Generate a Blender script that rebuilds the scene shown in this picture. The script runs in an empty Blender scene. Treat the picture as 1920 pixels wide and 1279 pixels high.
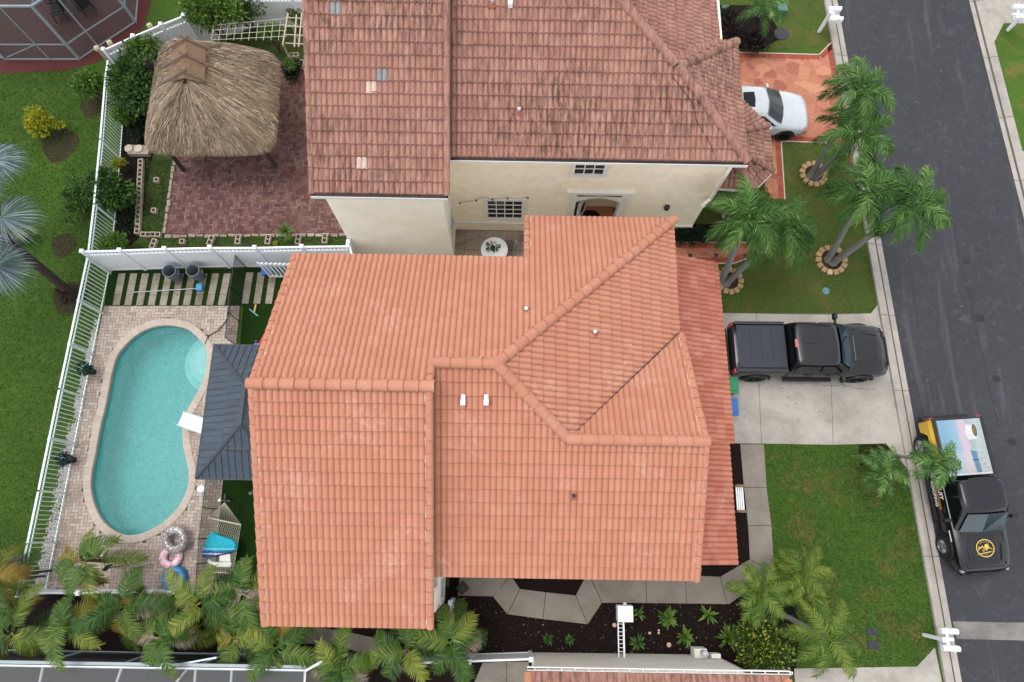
import bpy, bmesh, math, random
import numpy as np
from mathutils import Vector, Matrix
random.seed(7)
S = bpy.context.scene
R = math.radians
# ------------------------------------------------------------------ camera
F = 1280.0; H = 25.0
_d = Vector((-7, -360, -1280)).normalized()
_n = Vector((75, 4551, -1280)); _n = (_n - _n.dot(_d)*_d).normalized()
_u = -_d; _e = _n.cross(_u)
cam_data = bpy.data.cameras.new('camera'); cam = bpy.data.objects.new('camera', cam_data)
S.collection.objects.link(cam)
m = Matrix((_e, _n, _u)).to_4x4(); m.translation = (0, 0, H)
cam.matrix_world = m
cam_data.sensor_width = 36; cam_data.lens = 24; cam_data.clip_end = 500
S.camera = cam
# ------------------------------------------------------------------ world, sun, exposure
SUN_EL, SUN_AZ = R(74), R(-70)       # azimuth clockwise from north: the light comes from the north-west
w = bpy.data.worlds.new('World'); S.world = w; w.use_nodes = True
nt = w.node_tree; nt.nodes.clear()
sky = nt.nodes.new('ShaderNodeTexSky'); sky.sky_type = 'NISHITA'; sky.sun_disc = False
sky.sun_elevation = SUN_EL; sky.sun_rotation = SUN_AZ; sky.dust_density = .6; sky.air_density = 1; sky.ozone_density = 1
hs = nt.nodes.new('ShaderNodeHueSaturation'); hs.inputs['Saturation'].default_value = .15
bg = nt.nodes.new('ShaderNodeBackground'); bg.inputs[1].default_value = .15
wo = nt.nodes.new('ShaderNodeOutputWorld')
nt.links.new(sky.outputs[0], hs.inputs['Color']); nt.links.new(hs.outputs[0], bg.inputs[0]); nt.links.new(bg.outputs[0], wo.inputs[0])
sd = bpy.data.lights.new('sun', 'SUN'); sd.energy = .75; sd.angle = R(30); sd.color = (1, .96, .9)
sun = bpy.data.objects.new('sun', sd); S.collection.objects.link(sun)
sun.rotation_euler = Vector((-math.sin(SUN_AZ)*math.cos(SUN_EL), -math.cos(SUN_AZ)*math.cos(SUN_EL), -math.sin(SUN_EL))).to_track_quat('-Z', 'Y').to_euler()
S.view_settings.view_transform = 'Standard'; S.view_settings.look = 'None'
S.view_settings.exposure = 1.28; S.view_settings.gamma = 1

# ------------------------------------------------------------------ helpers
def P(px, py, z=0.0):
    """the point at height z that the photograph shows at pixel (px, py)"""
    r = Vector((px-960, 639.5-py, -F)); g = Vector((r.dot(_e), r.dot(_n), r.dot(_u)))
    t = (z-H)/g.z
    return Vector((g.x*t, g.y*t, z))
def PP(pts, z=0.0): return [P(a, b, z) for a, b in pts]
def C(h, a=1.0):
    h = h.lstrip('#'); c = [int(h[i:i+2], 16)/255 for i in (0, 2, 4)]
    return tuple((x/12.92 if x <= .04045 else ((x+.055)/1.055)**2.4) for x in c)+(a,)

class G:                                     # tiny node helper
    def __init__(s, name):
        s.m = bpy.data.materials.new(name); s.m.use_nodes = True; s.t = s.m.node_tree; s.n = s.t.nodes
        s.b = s.n['Principled BSDF']; s.out = s.n['Material Output']
    def new(s, typ, **k):
        x = s.n.new(typ)
        for a, b in k.items(): setattr(x, a, b)
        return x
    def lk(s, a, b): s.t.links.new(a, b)
    def coord(s, scale=(1, 1, 1), rot=0):
        g = s.new('ShaderNodeNewGeometry'); mp = s.new('ShaderNodeMapping')
        mp.inputs['Scale'].default_value = scale; mp.inputs['Rotation'].default_value = (0, 0, rot)
        s.lk(g.outputs['Position'], mp.inputs[0]); return mp.outputs[0]
    def noise(s, scale, detail=4, rough=.55, vec=None, dist=0):
        x = s.new('ShaderNodeTexNoise'); x.inputs['Scale'].default_value = scale; x.inputs['Detail'].default_value = detail
        x.inputs['Roughness'].default_value = rough; x.inputs['Distortion'].default_value = dist
        s.lk(vec if vec else s.coord(), x.inputs['Vector']); return x.outputs['Fac']
    def ramp(s, fac, stops, interp='LINEAR'):
        x = s.new('ShaderNodeValToRGB'); cr = x.color_ramp; cr.interpolation = interp
        while len(cr.elements) < len(stops): cr.elements.new(.5)
        for e, (p, c) in zip(cr.elements, stops):
            e.position = p; e.color = c if isinstance(c, tuple) else C(c)
        s.lk(fac, x.inputs[0]); return x.outputs[0]
    def mix(s, fac, a, b, mode='MIX'):
        x = s.new('ShaderNodeMix', data_type='RGBA', blend_type=mode)
        for i, v in ((0, fac), (6, a), (7, b)):
            if isinstance(v, (int, float)): x.inputs[i].default_value = v
            elif isinstance(v, str): x.inputs[i].default_value = C(v)
            elif isinstance(v, tuple): x.inputs[i].default_value = v
            else: s.lk(v, x.inputs[i])
        return x.outputs[2]
    def attr(s, name='rnd'):
        x = s.new('ShaderNodeAttribute'); x.attribute_name = name; return x.outputs['Fac']
    def bump(s, h, strength=.3, dist=.02):
        x = s.new('ShaderNodeBump'); x.inputs['Strength'].default_value = strength; x.inputs['Distance'].default_value = dist
        s.lk(h, x.inputs['Height']); s.lk(x.outputs[0], s.b.inputs['Normal'])
    def fin(s, col=None, rough=.8, metal=0, spec=None):
        if col is not None:
            if isinstance(col, (str, tuple)): s.b.inputs['Base Color'].default_value = C(col) if isinstance(col, str) else col
            else: s.lk(col, s.b.inputs['Base Color'])
        s.b.inputs['Roughness'].default_value = rough; s.b.inputs['Metallic'].default_value = metal
        if spec is not None: s.b.inputs['Specular IOR Level'].default_value = spec
        return s.m
M = {}
BWN = ((0, 0, 0, 1), (1, 1, 1, 1))
def bw(a, b): return [(a, (0, 0, 0, 1)), (b, (1, 1, 1, 1))]
def plain(key, col, rough=.6, metal=0, var=.12, scale=3.0, spec=None):
    """a paint, metal or plastic with faint uneven wear"""
    g = G(key); n = g.noise(scale, 5)
    c = C(col); d = tuple(x*(1-var) for x in c[:3])+(1,)
    M[key] = g.fin(g.ramp(n, [(.35, d), (.65, c)]), rough, metal, spec); return M[key]

class MB:
    def __init__(s): s.v = []; s.f = []; s.r = []; s.mi = []
    def face(s, idx, r=0.0, mi=0): s.f.append(tuple(idx)); s.r.append(r); s.mi.append(mi)
    def add(s, pts): k = len(s.v); s.v.extend([tuple(p) for p in pts]); return k
    def poly(s, pts, r=0.0, mi=0): k = s.add(pts); s.face(range(k, k+len(pts)), r, mi)
    def prism(s, pts, z0, z1, r=0.0, mi=0, zt=None):
        """pts: xy loop; zt optional per-vertex top heights"""
        a = sum(pts[i][0]*pts[(i+1) % len(pts)][1]-pts[(i+1) % len(pts)][0]*pts[i][1] for i in range(len(pts)))
        if a < 0:
            pts = list(reversed(pts)); zt = list(reversed(zt)) if zt else None
        n = len(pts); k = s.add([(p[0], p[1], z0) for p in pts]); s.add([(p[0], p[1], zt[i] if zt else z1) for i, p in enumerate(pts)])
        s.face(range(k+n-1, k-1, -1), r, mi); s.face(range(k+n, k+2*n), r, mi)
        for i in range(n): j = (i+1) % n; s.face((k+i, k+j, k+n+j, k+n+i), r, mi)
    def box(s, c, d, rot=0, r=0.0, mi=0, mat=None):
        x, y, z = d[0]/2, d[1]/2, d[2]/2
        pts = [Vector((a*x, b*y, e*z)) for e in (-1, 1) for a, b in ((-1, -1), (1, -1), (1, 1), (-1, 1))]
        mm = mat if mat else Matrix.Rotation(rot, 3, 'Z')
        k = s.add([mm @ p + Vector(c) for p in pts])
        for q in ((3, 2, 1, 0), (4, 5, 6, 7), (0, 1, 5, 4), (1, 2, 6, 5), (2, 3, 7, 6), (3, 0, 4, 7)): s.face([k+i for i in q], r, mi)
    def bar(s, a, b, w, h=None, r=0.0, mi=0):
        """a square bar from a to b"""
        a, b = Vector(a), Vector(b); h = h or w; t = b-a; L = t.length
        if L < 1e-6: return
        q = t.normalized(); up = Vector((0, 0, 1)) if abs(q.z) < .95 else Vector((0, 1, 0))
        sx = q.cross(up).normalized(); sz = sx.cross(q)
        mm = Matrix((sx, q, sz)).transposed()
        s.box((a+b)/2, (w, L, h), r=r, mi=mi, mat=mm)
    def tube(s, pts, rad, n=8, r=0.0, mi=0, cap=True):
        pts = [Vector(p) for p in pts]; N = len(pts); rr = rad if isinstance(rad, (list, tuple)) else [rad]*N
        ks = []; prev = None
        for i, p in enumerate(pts):
            t = (pts[min(i+1, N-1)]-pts[max(i-1, 0)]).normalized()
            if prev is None: a = t.cross(Vector((0, 0, 1)) if abs(t.z) < .9 else Vector((1, 0, 0))).normalized()
            else: a = (prev-t*prev.dot(t)).normalized()
            prev = a; b = t.cross(a)
            ks.append(s.add([p+(a*math.cos(2*math.pi*k/n)+b*math.sin(2*math.pi*k/n))*rr[i] for k in range(n)]))
        for i in range(N-1):
            for k in range(n):
                j = (k+1) % n; s.face((ks[i]+k, ks[i]+j, ks[i+1]+j, ks[i+1]+k), r, mi)
        if cap: s.face([ks[0]+n-1-k for k in range(n)], r, mi); s.face([ks[-1]+k for k in range(n)], r, mi)
    def lathe(s, c, prof, n=20, r=0.0, mi=0, mat=None, cap=False):
        """prof: (radius, height) from bottom to top"""
        c = Vector(c); ks = []
        for rad, z in prof:
            pts = [Vector((rad*math.cos(2*math.pi*k/n), rad*math.sin(2*math.pi*k/n), z)) for k in range(n)]
            if mat: pts = [mat @ p for p in pts]
            ks.append(s.add([c+p for p in pts]))
        for i in range(len(prof)-1):
            for k in range(n): j = (k+1) % n; s.face((ks[i]+k, ks[i]+j, ks[i+1]+j, ks[i+1]+k), r, mi)
        if cap: s.face([ks[0]+n-1-k for k in range(n)], r, mi); s.face([ks[-1]+k for k in range(n)], r, mi)
    def torus(s, c, R1, r1, n=32, k=12, tilt=None, r=0.0, sq=1.0, wob=0):
        c = Vector(c); st = len(s.v)
        for i in range(n):
            a = 2*math.pi*i/n; rw = r1*(1+wob*math.sin(9*a))
            for j in range(k):
                b = 2*math.pi*j/k; p = Vector(((R1+rw*math.cos(b))*math.cos(a), (R1+rw*math.cos(b))*math.sin(a), rw*math.sin(b)*sq))
                if tilt: p = tilt @ p
                s.v.append(tuple(c+p))
        for i in range(n):
            for j in range(k):
                s.face((st+i*k+j, st+((i+1) % n)*k+j, st+((i+1) % n)*k+(j+1) % k, st+i*k+(j+1) % k), r + (i % 7)/7.0)
    def build(s, name, mat, parent=None, smooth=False, angle=40, bevel=0):
        me = bpy.data.meshes.new(name)
        o = ORG.get(parent.name, Vector()) if parent else Vector()
        me.from_pydata([(x-o.x, y-o.y, z-o.z) for x, y, z in s.v], [], s.f)
        mats = mat if isinstance(mat, (list, tuple)) else [mat]
        for q in mats: me.materials.append(M[q] if isinstance(q, str) else q)
        if len(mats) > 1: me.polygons.foreach_set('material_index', s.mi)
        at = me.attributes.new('rnd', 'FLOAT', 'FACE'); at.data.foreach_set('value', s.r)
        me.update(); me.validate(clean_customdata=False)
        return link(me, name, parent, smooth, angle, bevel)
ORG = {}
def link(me, name, parent=None, smooth=False, angle=40, bevel=0):
    ob = bpy.data.objects.new(name, me); S.collection.objects.link(ob)
    if smooth:
        me.polygons.foreach_set('use_smooth', [True]*len(me.polygons)); me.set_sharp_from_angle(angle=R(angle))
    if bevel:
        b = ob.modifiers.new('bevel', 'BEVEL'); b.width = bevel; b.segments = 2; b.limit_method = 'ANGLE'
    if parent: ob.parent = parent; ORG[ob.name] = ORG.get(parent.name, Vector())
    return ob
def tag(o, label, cat, group=None):
    o['label'] = label; o['category'] = cat
    if group: o['group'] = group
    return o
def thing(name, label, cat, loc=(0, 0, 0), group=None):
    o = bpy.data.objects.new(name, None); S.collection.objects.link(o); o.location = loc; o.empty_display_size = .2
    ORG[o.name] = Vector(loc); return tag(o, label, cat, group)
def struct(o): o['kind'] = 'structure'; return o
def dup(root, loc, rotz=0.0, label=None, scale=1.0, group=None):
    """copy a thing with its parts and their sub-parts (mesh data shared)"""
    r = root.copy(); S.collection.objects.link(r); r.location = loc; r.rotation_euler = (0, 0, rotz); r.scale = (scale,)*3
    if label: r['label'] = label
    if group: r['group'] = group
    for ch in list(root.children):
        c = ch.copy(); S.collection.objects.link(c); c.parent = r
        for g in ch.children:
            d = g.copy(); S.collection.objects.link(d); d.parent = c
    return r
def inside(p, poly):
    x, y = p[0], p[1]; c = False; n = len(poly)
    for i in range(n):
        x1, y1 = poly[i][0], poly[i][1]; x2, y2 = poly[i-1][0], poly[i-1][1]
        if (y1 > y) != (y2 > y) and x < (x2-x1)*(y-y1)/(y2-y1)+x1: c = not c
    return c
def clip(me, poly):
    """cut a mesh to a convex outline in plan"""
    bm = bmesh.new(); bm.from_mesh(me)
    cx = sum(p[0] for p in poly)/len(poly); cy = sum(p[1] for p in poly)/len(poly)
    for i in range(len(poly)):
        a, b = poly[i], poly[(i+1) % len(poly)]
        nx, ny = (b[1]-a[1]), -(b[0]-a[0])
        if (cx-a[0])*nx+(cy-a[1])*ny > 0: nx, ny = -nx, -ny
        bmesh.ops.bisect_plane(bm, geom=bm.verts[:]+bm.edges[:]+bm.faces[:], plane_co=(a[0], a[1], 0), plane_no=(nx, ny, 0), clear_outer=True, dist=1e-5)
    bm.to_mesh(me); bm.free(); me.update()
def sheet(name, mat, pts, z, holes=(), parent=None, tris=False):
    """a flat sheet with optional holes"""
    bm = bmesh.new(); es = []
    for loop in [pts]+list(holes):
        vs = [bm.verts.new((p[0], p[1], z)) for p in loop]
        es += [bm.edges.new((vs[i], vs[(i+1) % len(vs)])) for i in range(len(vs))]
    bmesh.ops.triangle_fill(bm, edges=es, use_beauty=True, normal=(0, 0, 1))
    for f in bm.faces:
        if f.normal.z < 0: f.normal_flip()
    me = bpy.data.meshes.new(name); bm.to_mesh(me); bm.free(); me.materials.append(M[mat])
    return link(me, name, parent)
def shrink(pts, d):
    """inset a convex loop by d"""
    n = len(pts); a = sum(pts[i][0]*pts[(i+1) % n][1]-pts[(i+1) % n][0]*pts[i][1] for i in range(n)); sg = 1 if a > 0 else -1
    out = []
    for i in range(n):
        p0, p1, p2 = Vector(pts[i-1][:2]), Vector(pts[i][:2]), Vector(pts[(i+1) % n][:2])
        e1 = (p1-p0).normalized(); e2 = (p2-p1).normalized()
        n1 = Vector((-e1.y, e1.x))*sg; n2 = Vector((-e2.y, e2.x))*sg
        k = (n1+n2); k = k/max(.3, k.dot(n1)) if k.length > 1e-6 else n1
        out.append(p1+k*d)
    return out
def slab(name, mat, pts, z, th=.05, gap=.008, parent=None):
    mb = MB(); mb.prism(shrink(pts, gap), z-th, z); return mb.build(name, mat, parent)
def offset_line(pts, d):
    """parallel polyline in plan, d to the left"""
    out = []
    for i, p in enumerate(pts):
        t = (Vector(pts[min(i+1, len(pts)-1)][:2])-Vector(pts[max(i-1, 0)][:2])).normalized()
        out.append((p[0]-t.y*d, p[1]+t.x*d))
    return out
def smooth_loop(pts, k=6, closed=True):
    n = len(pts); out = []
    rng = n if closed else n-1
    for i in range(rng):
        p0, p1, p2, p3 = [Vector(pts[(i+j) % n] if closed else pts[min(max(i+j, 0), n-1)]) for j in (-1, 0, 1, 2)]
        for s_ in range(k):
            t = s_/k; out.append(.5*((2*p1)+(p2-p0)*t+(2*p0-5*p1+4*p2-p3)*t*t+(3*p1-p0-3*p2+p3)*t**3))
    if not closed: out.append(Vector(pts[-1]))
    return out

# ------------------------------------------------------------------ materials
def tile_mat(key, c1, c2, c3, stain=None, smax=.5, pale=.12):
    g = G(key); r = g.attr()
    col = g.ramp(r, [(0, c1), (.5, c2), (1, c3)])
    n = g.noise(1.1, 5, .6); col = g.mix(g.ramp(n, [(.3, (0, 0, 0, 1)), (.7, (1, 1, 1, 1))]), col, g.mix(.14, col, c1))
    fine = g.noise(26, 4, .7); col = g.mix(g.ramp(fine, bw(.35, .75)), col, g.mix(.16, col, c3))
    if pale:                                     # chalky bloom in patches
        pn = g.noise(.55, 6, .7, dist=.6); col = g.mix(g.mix(1.0, g.ramp(pn, bw(.53, .66)), g.ramp(g.noise(7, 4, .7), bw(.42, .62)), 'MULTIPLY'), col, g.mix(pale*2.6, col, '#e8c6bc'))
    if stain:
        sn = g.noise(1.0, 6, .65, g.coord((11, 2.2, 2.2))); big = g.noise(.33, 4, .6, g.coord((.8, 1.1, 1)))
        f = g.mix(1.0, g.ramp(sn, bw(.42, .6)), g.ramp(big, [(.3, (.15, .15, .15, 1)), (.66, (1, 1, 1, 1))]), 'MULTIPLY')
        f = g.mix(1.0, f, (smax, smax, smax, 1), 'MULTIPLY'); col = g.mix(f, col, stain)
    g.bump(fine, .25, .006); M[key] = g.fin(col, .82, spec=.3)
tile_mat('tile', '#b97e69', '#bc816c', '#c08771')
tile_mat('tile_old', '#a2766b', '#a87d72', '#b0867b', stain='#382b27', smax=.72, pale=0)
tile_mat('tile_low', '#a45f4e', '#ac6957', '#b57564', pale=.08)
def ground_grass(key, a, b, c, dry='#7d7a45', dryamt=.6):
    g = G(key)
    n1 = g.noise(.45, 5, .6); n2 = g.noise(7, 5, .7); n3 = g.noise(60, 3, .8)
    col = g.ramp(n1, [(.3, a), (.5, b), (.7, c)])
    col = g.mix(g.ramp(n2, bw(.35, .7)), col, g.mix(.4, col, a))
    col = g.mix(g.ramp(n3, bw(.3, .75)), g.mix(.6, col, (.008, .02, .004, 1)), g.mix(.38, col, '#8fa358'))
    d = g.noise(.8, 6, .7, dist=.5)
    col = g.mix(g.mix(1.0, g.ramp(d, bw(.5, .68)), (dryamt,)*3+(1,), 'MULTIPLY'), col, dry)
    g.bump(n3, .8, .04); M[key] = g.fin(col, .95, spec=.1)
ground_grass('grass', '#2b4820', '#365823', '#44672d')
ground_grass('grass_west', '#264620', '#325a20', '#3f6b24', dryamt=.15)
ground_grass('grass_front', '#2f4520', '#3f5428', '#4c5f30', dry='#6b5f3c', dryamt=.75)
ground_grass('weeds', '#22331a', '#33481f', '#40562a', dry='#40372c', dryamt=.9)
g = G('turf'); n3 = g.noise(70, 3, .8); M['turf'] = (g.bump(n3, .6, .02), g.fin(g.ramp(n3, [(.3, '#12220a'), (.7, '#26401a')]), .95, spec=.05))[1]
g = G('mulch'); n = g.noise(30, 6, .8); n2 = g.noise(1.2, 4)
v = g.new('ShaderNodeTexVoronoi'); v.inputs['Scale'].default_value = 24; g.lk(g.coord((1, 2.2, 1)), v.inputs['Vector'])
g.bump(n, 1, .04)
col = g.ramp(n, [(.35, '#0d0908'), (.6, '#241815'), (.72, '#3c2b25')])
fl = g.ramp(v.outputs['Distance'], [(.035, (1, 1, 1, 1)), (.06, (0, 0, 0, 1))])
sel = g.ramp(v.outputs['Color'], bw(.72, .76)); M['mulch'] = g.fin(g.mix(g.mix(1.0, fl, sel, 'MULTIPLY'), col, '#8b7868'), .9, spec=.15)
g = G('soil'); n = g.noise(14, 6, .8); g.bump(n, 1, .04); M['soil'] = g.fin(g.ramp(n, [(.3, '#2b221b'), (.55, '#4a3d32'), (.75, '#6b5c4c')]), .95, spec=.1)
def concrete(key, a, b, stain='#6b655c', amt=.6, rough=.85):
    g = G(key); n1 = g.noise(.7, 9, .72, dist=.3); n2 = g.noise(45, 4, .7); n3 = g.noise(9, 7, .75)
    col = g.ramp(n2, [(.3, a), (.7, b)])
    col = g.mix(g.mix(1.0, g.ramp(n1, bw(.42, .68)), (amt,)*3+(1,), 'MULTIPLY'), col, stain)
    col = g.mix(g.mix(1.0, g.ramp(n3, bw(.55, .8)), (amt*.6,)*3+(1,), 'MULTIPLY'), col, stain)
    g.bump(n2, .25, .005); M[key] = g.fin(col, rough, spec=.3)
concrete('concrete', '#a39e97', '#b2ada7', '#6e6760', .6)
concrete('path_concrete', '#8f877c', '#a0978c', '#6d6358', .6)
concrete('kerb', '#a09a92', '#b2aba3', '#77716a', .6)
concrete('coping', '#c3b2a4', '#cfc0b3', '#a39285', .35)
concrete('travertine', '#9f9182', '#b8aa9a', '#6a5a4d', .85)
concrete('stepstone', '#8f8577', '#b9ad9e', '#62574c', .95)
concrete('block', '#b3a593', '#c4b8a7', '#8a7c6c', .5)
concrete('treering', '#a68a63', '#b99c74', '#7d6547', .5)
g = G('asphalt'); n1 = g.noise(.35, 6, .65, g.coord((1, .35, 1), R(-11)), dist=.4); n2 = g.noise(140, 3, .8); n3 = g.noise(2.2, 9, .8, dist=1.0)
col = g.ramp(n1, [(.3, '#323439'), (.7, '#414349')]); col = g.mix(g.ramp(n2, bw(.35, .75)), col, g.mix(.3, col, '#7a7a7c'))
col = g.mix(g.mix(1.0, g.ramp(n3, bw(.52, .7)), (.75,)*3+(1,), 'MULTIPLY'), col, '#66676b')
st_ = g.noise(.5, 4, .6, g.coord((2.6, .25, 1), R(-3)), dist=.5); col = g.mix(g.mix(1.0, g.ramp(st_, bw(.58, .66)), (.25,)*3+(1,), 'MULTIPLY'), col, '#7a7b80')
col = g.mix(g.mix(1.0, g.ramp(g.noise(1.1, 5, .7), bw(.62, .78)), (.5,)*3+(1,), 'MULTIPLY'), col, '#2a2b2f')
g.bump(n2, .5, .008); M['asphalt'] = g.fin(col, .85, spec=.3)
def brick_mat(key, stops, fleck=.4, stain=None, amt=.4):
    g = G(key); col = g.ramp(g.attr(), stops)
    n = g.noise(50, 4, .7); col = g.mix(g.ramp(n, bw(.3, .8)), g.mix(fleck, col, stops[0][1]), col)
    if stain:
        s_ = g.noise(.7, 6, .7, dist=.6); col = g.mix(g.mix(1.0, g.ramp(s_, bw(.46, .7)), (amt,)*3+(1,), 'MULTIPLY'), col, stain)
    g.bump(n, .3, .006); M[key] = g.fin(col, .85, spec=.25)
brick_mat('paver', [(0, '#8f8077'), (.35, '#a89a8e'), (.7, '#b6a99e'), (1, '#a08a80')], .3, '#857a70', .45)
brick_mat('paver_red', [(0, '#5f4343'), (.35, '#815c56'), (.7, '#93746c'), (1, '#523a39')], .4, '#5e3634', .75)
brick_mat('brick_edge', [(0, '#8e4534'), (1, '#a65a45')], .3)
plain('grout', '#6b6058', .95); plain('grout_dark', '#40332f', .95)
g = G('flagstone'); v = g.new('ShaderNodeTexVoronoi'); v.inputs['Scale'].default_value = 2.3; v.inputs['Randomness'].default_value = .95
wv = g.coord(); wn = g.new('ShaderNodeTexNoise'); wn.inputs['Scale'].default_value = 2.2
g.lk(wv, wn.inputs['Vector']); am = g.new('ShaderNodeVectorMath', operation='MULTIPLY_ADD'); g.lk(wn.outputs['Color'], am.inputs[0]); am.inputs[1].default_value = (.35, .35, 0); g.lk(wv, am.inputs[2])
g.lk(am.outputs[0], v.inputs['Vector'])
ve = g.new('ShaderNodeTexVoronoi'); ve.feature = 'DISTANCE_TO_EDGE'; ve.inputs['Scale'].default_value = 2.3; ve.inputs['Randomness'].default_value = .95; g.lk(am.outputs[0], ve.inputs['Vector'])
col = g.ramp(v.outputs['Color'], [(.2, '#95503f'), (.42, '#b06b50'), (.6, '#a8634b'), (.85, '#bd8262')])
col = g.mix(g.ramp(g.noise(6, 5, .7), bw(.4, .8)), col, g.mix(.4, col, '#b98a6c'))
col = g.mix(g.ramp(ve.outputs[0], [(.008, (.6,)*3+(1,)), (.03, (0, 0, 0, 1))]), col, '#b98a70')
g.bump(g.noise(40, 3), .2, .004); M['flagstone'] = g.fin(col, .7, spec=.4)
plain('stucco_cream', '#fbf3e6', .9, var=.1, scale=1.6); plain('stucco_yellow', '#fbeed6', .9, var=.1); plain('stucco_grey', '#dcd8d0', .9, var=.1)
plain('trim_white', '#dedcd8', .6, var=.04); plain('vinyl', '#e3e6ea', .35, var=.05); plain('gutter_dark', '#1f1d20', .5)
plain('alu_white', '#cfdcdc', .4, var=.08); plain('alu_grey', '#96a3a8', .4, .1); plain('dark_frame', '#111214', .5)
plain('fascia', '#d8cfc4', .7); plain('gravel_white', '#b9b4b0', .9, var=.4, scale=40)
g = G('window_glass'); M['window_glass'] = g.fin('#14181b', .15, spec=.35)
g = G('wood'); n = g.noise(3, 5, .6, g.coord((1, 1, 9))); M['wood'] = g.fin(g.ramp(n, [(.3, '#2a211b'), (.7, '#453930')]), .85)

def dim(key, f):
    """scale a material's base colour (albedo calibration)"""
    m_ = M[key]; t = m_.node_tree; b = t.nodes['Principled BSDF']; i = b.inputs['Base Color']
    if i.links:
        src = i.links[0].from_socket; x = t.nodes.new('ShaderNodeMix'); x.data_type = 'RGBA'; x.blend_type = 'MULTIPLY'; x.inputs[0].default_value = 1; t.links.new(src, x.inputs[6]); x.inputs[7].default_value = tuple(f)+(1,) if not isinstance(f, float) else (f, f, f, 1); t.links.new(x.outputs[2], i)
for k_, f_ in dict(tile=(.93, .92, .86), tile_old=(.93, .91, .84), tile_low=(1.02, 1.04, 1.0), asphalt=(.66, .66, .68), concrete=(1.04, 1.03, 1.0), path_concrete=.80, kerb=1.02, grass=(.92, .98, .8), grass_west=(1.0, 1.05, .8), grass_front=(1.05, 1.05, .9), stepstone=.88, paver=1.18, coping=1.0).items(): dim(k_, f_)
# ================================================================== THE SETTING
pool_px = [(320,610),(353,617),(377,637),(391,660),(388,700),(373,737),(354,770),(346,797),(345,820),(350,853),(357,885),(354,918),(337,952),(307,982),(267,1002),(233,1004),(200,985),(181,955),(172,922),(172,890),(180,850),(188,805),(200,755),(216,678),(240,643),(267,622),(293,612)]
water_edge = [tuple(p) for p in smooth_loop([P(a, b, -.05)[:2] for a, b in pool_px], 4)]
cop_out = offset_line(water_edge, .30)
if inside(cop_out[3], water_edge): cop_out = offset_line(water_edge, -.30)
hole_loop = offset_line(water_edge, .08)
if inside(hole_loop[3], water_edge): hole_loop = offset_line(water_edge, -.08)
def fixloop(l):
    out = []
    for p in l:
        if not out or (Vector(p)-Vector(out[-1])).length > .04: out.append(p)
    return out
cop_out = fixloop(cop_out); hole_loop = fixloop(hole_loop)
struct(sheet('ground', 'grass_west', [(-250, -250), (250, -250), (250, 250), (-250, 250)], 0, [hole_loop]))
roadL = [(1569,0),(1592,116),(1661.7,480),(1678,577),(1716.7,800),(1731.7,902),(1760,1058.7),(1783,1162),(1805,1278)]
RL = [P(a, b) for a, b in roadL]; RL = [Vector((13.9, 60, 0)), Vector((14.1, 30, 0))]+RL+[Vector((15.5, -12, 0)), Vector((16.0, -40, 0))]
RL = [Vector((14.19+(23-p.y)*.0385+(.0 if p.y > 8 else 0), p.y, 0)) for p in RL]
roadR = [(1816,0),(1850.6,131),(1893,308),(1920,412)]
RR = [P(a, b) for a, b in roadR]; RR = [Vector((20.06+(23.1-p.y)*.043, p.y, 0)) for p in [Vector((0, 60, 0)), Vector((0, 30, 0))]+RR+[Vector((0, -12, 0)), Vector((0, -40, 0))]]
mb = MB(); pts = RL+list(reversed(RR)); mb.poly([(p.x, p.y, .004) for p in pts]); struct(mb.build('road', 'asphalt'))
plain('patch', '#2c2e32', .95, var=.3, scale=30)
# lighter concrete band across the road
a1, a2 = P(1783, 1165), P(1920, 1168); b1, b2 = P(1792, 1198), P(1920, 1201)
concrete('road_band', '#77746f', '#8d8984', '#4c4b4b', .8)
mb = MB(); mb.poly([(a1.x+.05, a1.y, .008), (b1.x+.03, b1.y, .008), (21, b2.y-.02, .008), (21, a2.y, .008)][::1]); o = mb.build('road_band', 'road_band'); struct(o)

for i, (a, b, s_) in enumerate([(1812,490,.14),(1838,597,.16),(1868,710,.15),(1897,828,.16)]):
    if s_:
        c = P(a, b); mb = MB(); mb.poly([(c.x+s_*(1.2 if t % 2 else 1)*math.cos(t*.785+.6), c.y+s_*math.sin(t*.785+.6), .009) for t in range(8)]); struct(mb.build('road_patch', 'patch'))
# kerbs: gutter pan, dark valley line, low rolled back
def kerb(line, side, name='kerb'):
    mb = MB(); jm = MB()
    prof = [(0, .008), (.2, .0), (.235, -.02), (.27, .03), (.42, .085), (.58, .09), (.60, -.05)]
    dense = []
    for i in range(len(line)-1):
        n = max(1, int((line[i+1]-line[i]).length/1.5))
        for k in range(n): dense.append(line[i].lerp(line[i+1], k/n))
    dense.append(line[-1]); rows = []
    for d_, z in prof:
        rows.append(mb.add([(x, y, z+.012) for x, y in offset_line(dense, d_*side)]))
    n = len(dense)
    for a in range(len(prof)-1):
        for i in range(n-1):
            q = (rows[a]+i, rows[a]+i+1, rows[a+1]+i+1, rows[a+1]+i)
            mb.face(q if side < 0 else q[::-1], random.random(), 1 if a in (1, 2) else 0)
    return struct(mb.build(name, ['kerb', 'grout']))
kerb(RL, -1); kerb(RR, 1)
# kerb joints
jm = MB()
for L, sgn in ((RL, -1), (RR, 1)):
    for k in range(14):
        y = 26-k*2.95; x = (14.19+(23-y)*.0385) if sgn < 0 else (20.06+(23.1-y)*.043)
        pr = [(0, .022), (.2, .014), (.27, .045), (.42, .1), (.58, .105)]
        for (d0, z0), (d1, z1) in zip(pr, pr[1:]):
            jm.poly([(x+sgn*d0, y-.012, z0+.003), (x+sgn*d1, y-.012, z1+.003), (x+sgn*d1, y+.012, z1+.003), (x+sgn*d0, y+.012, z0+.003)])
struct(jm.build('kerb_joint', 'grout'))
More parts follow.
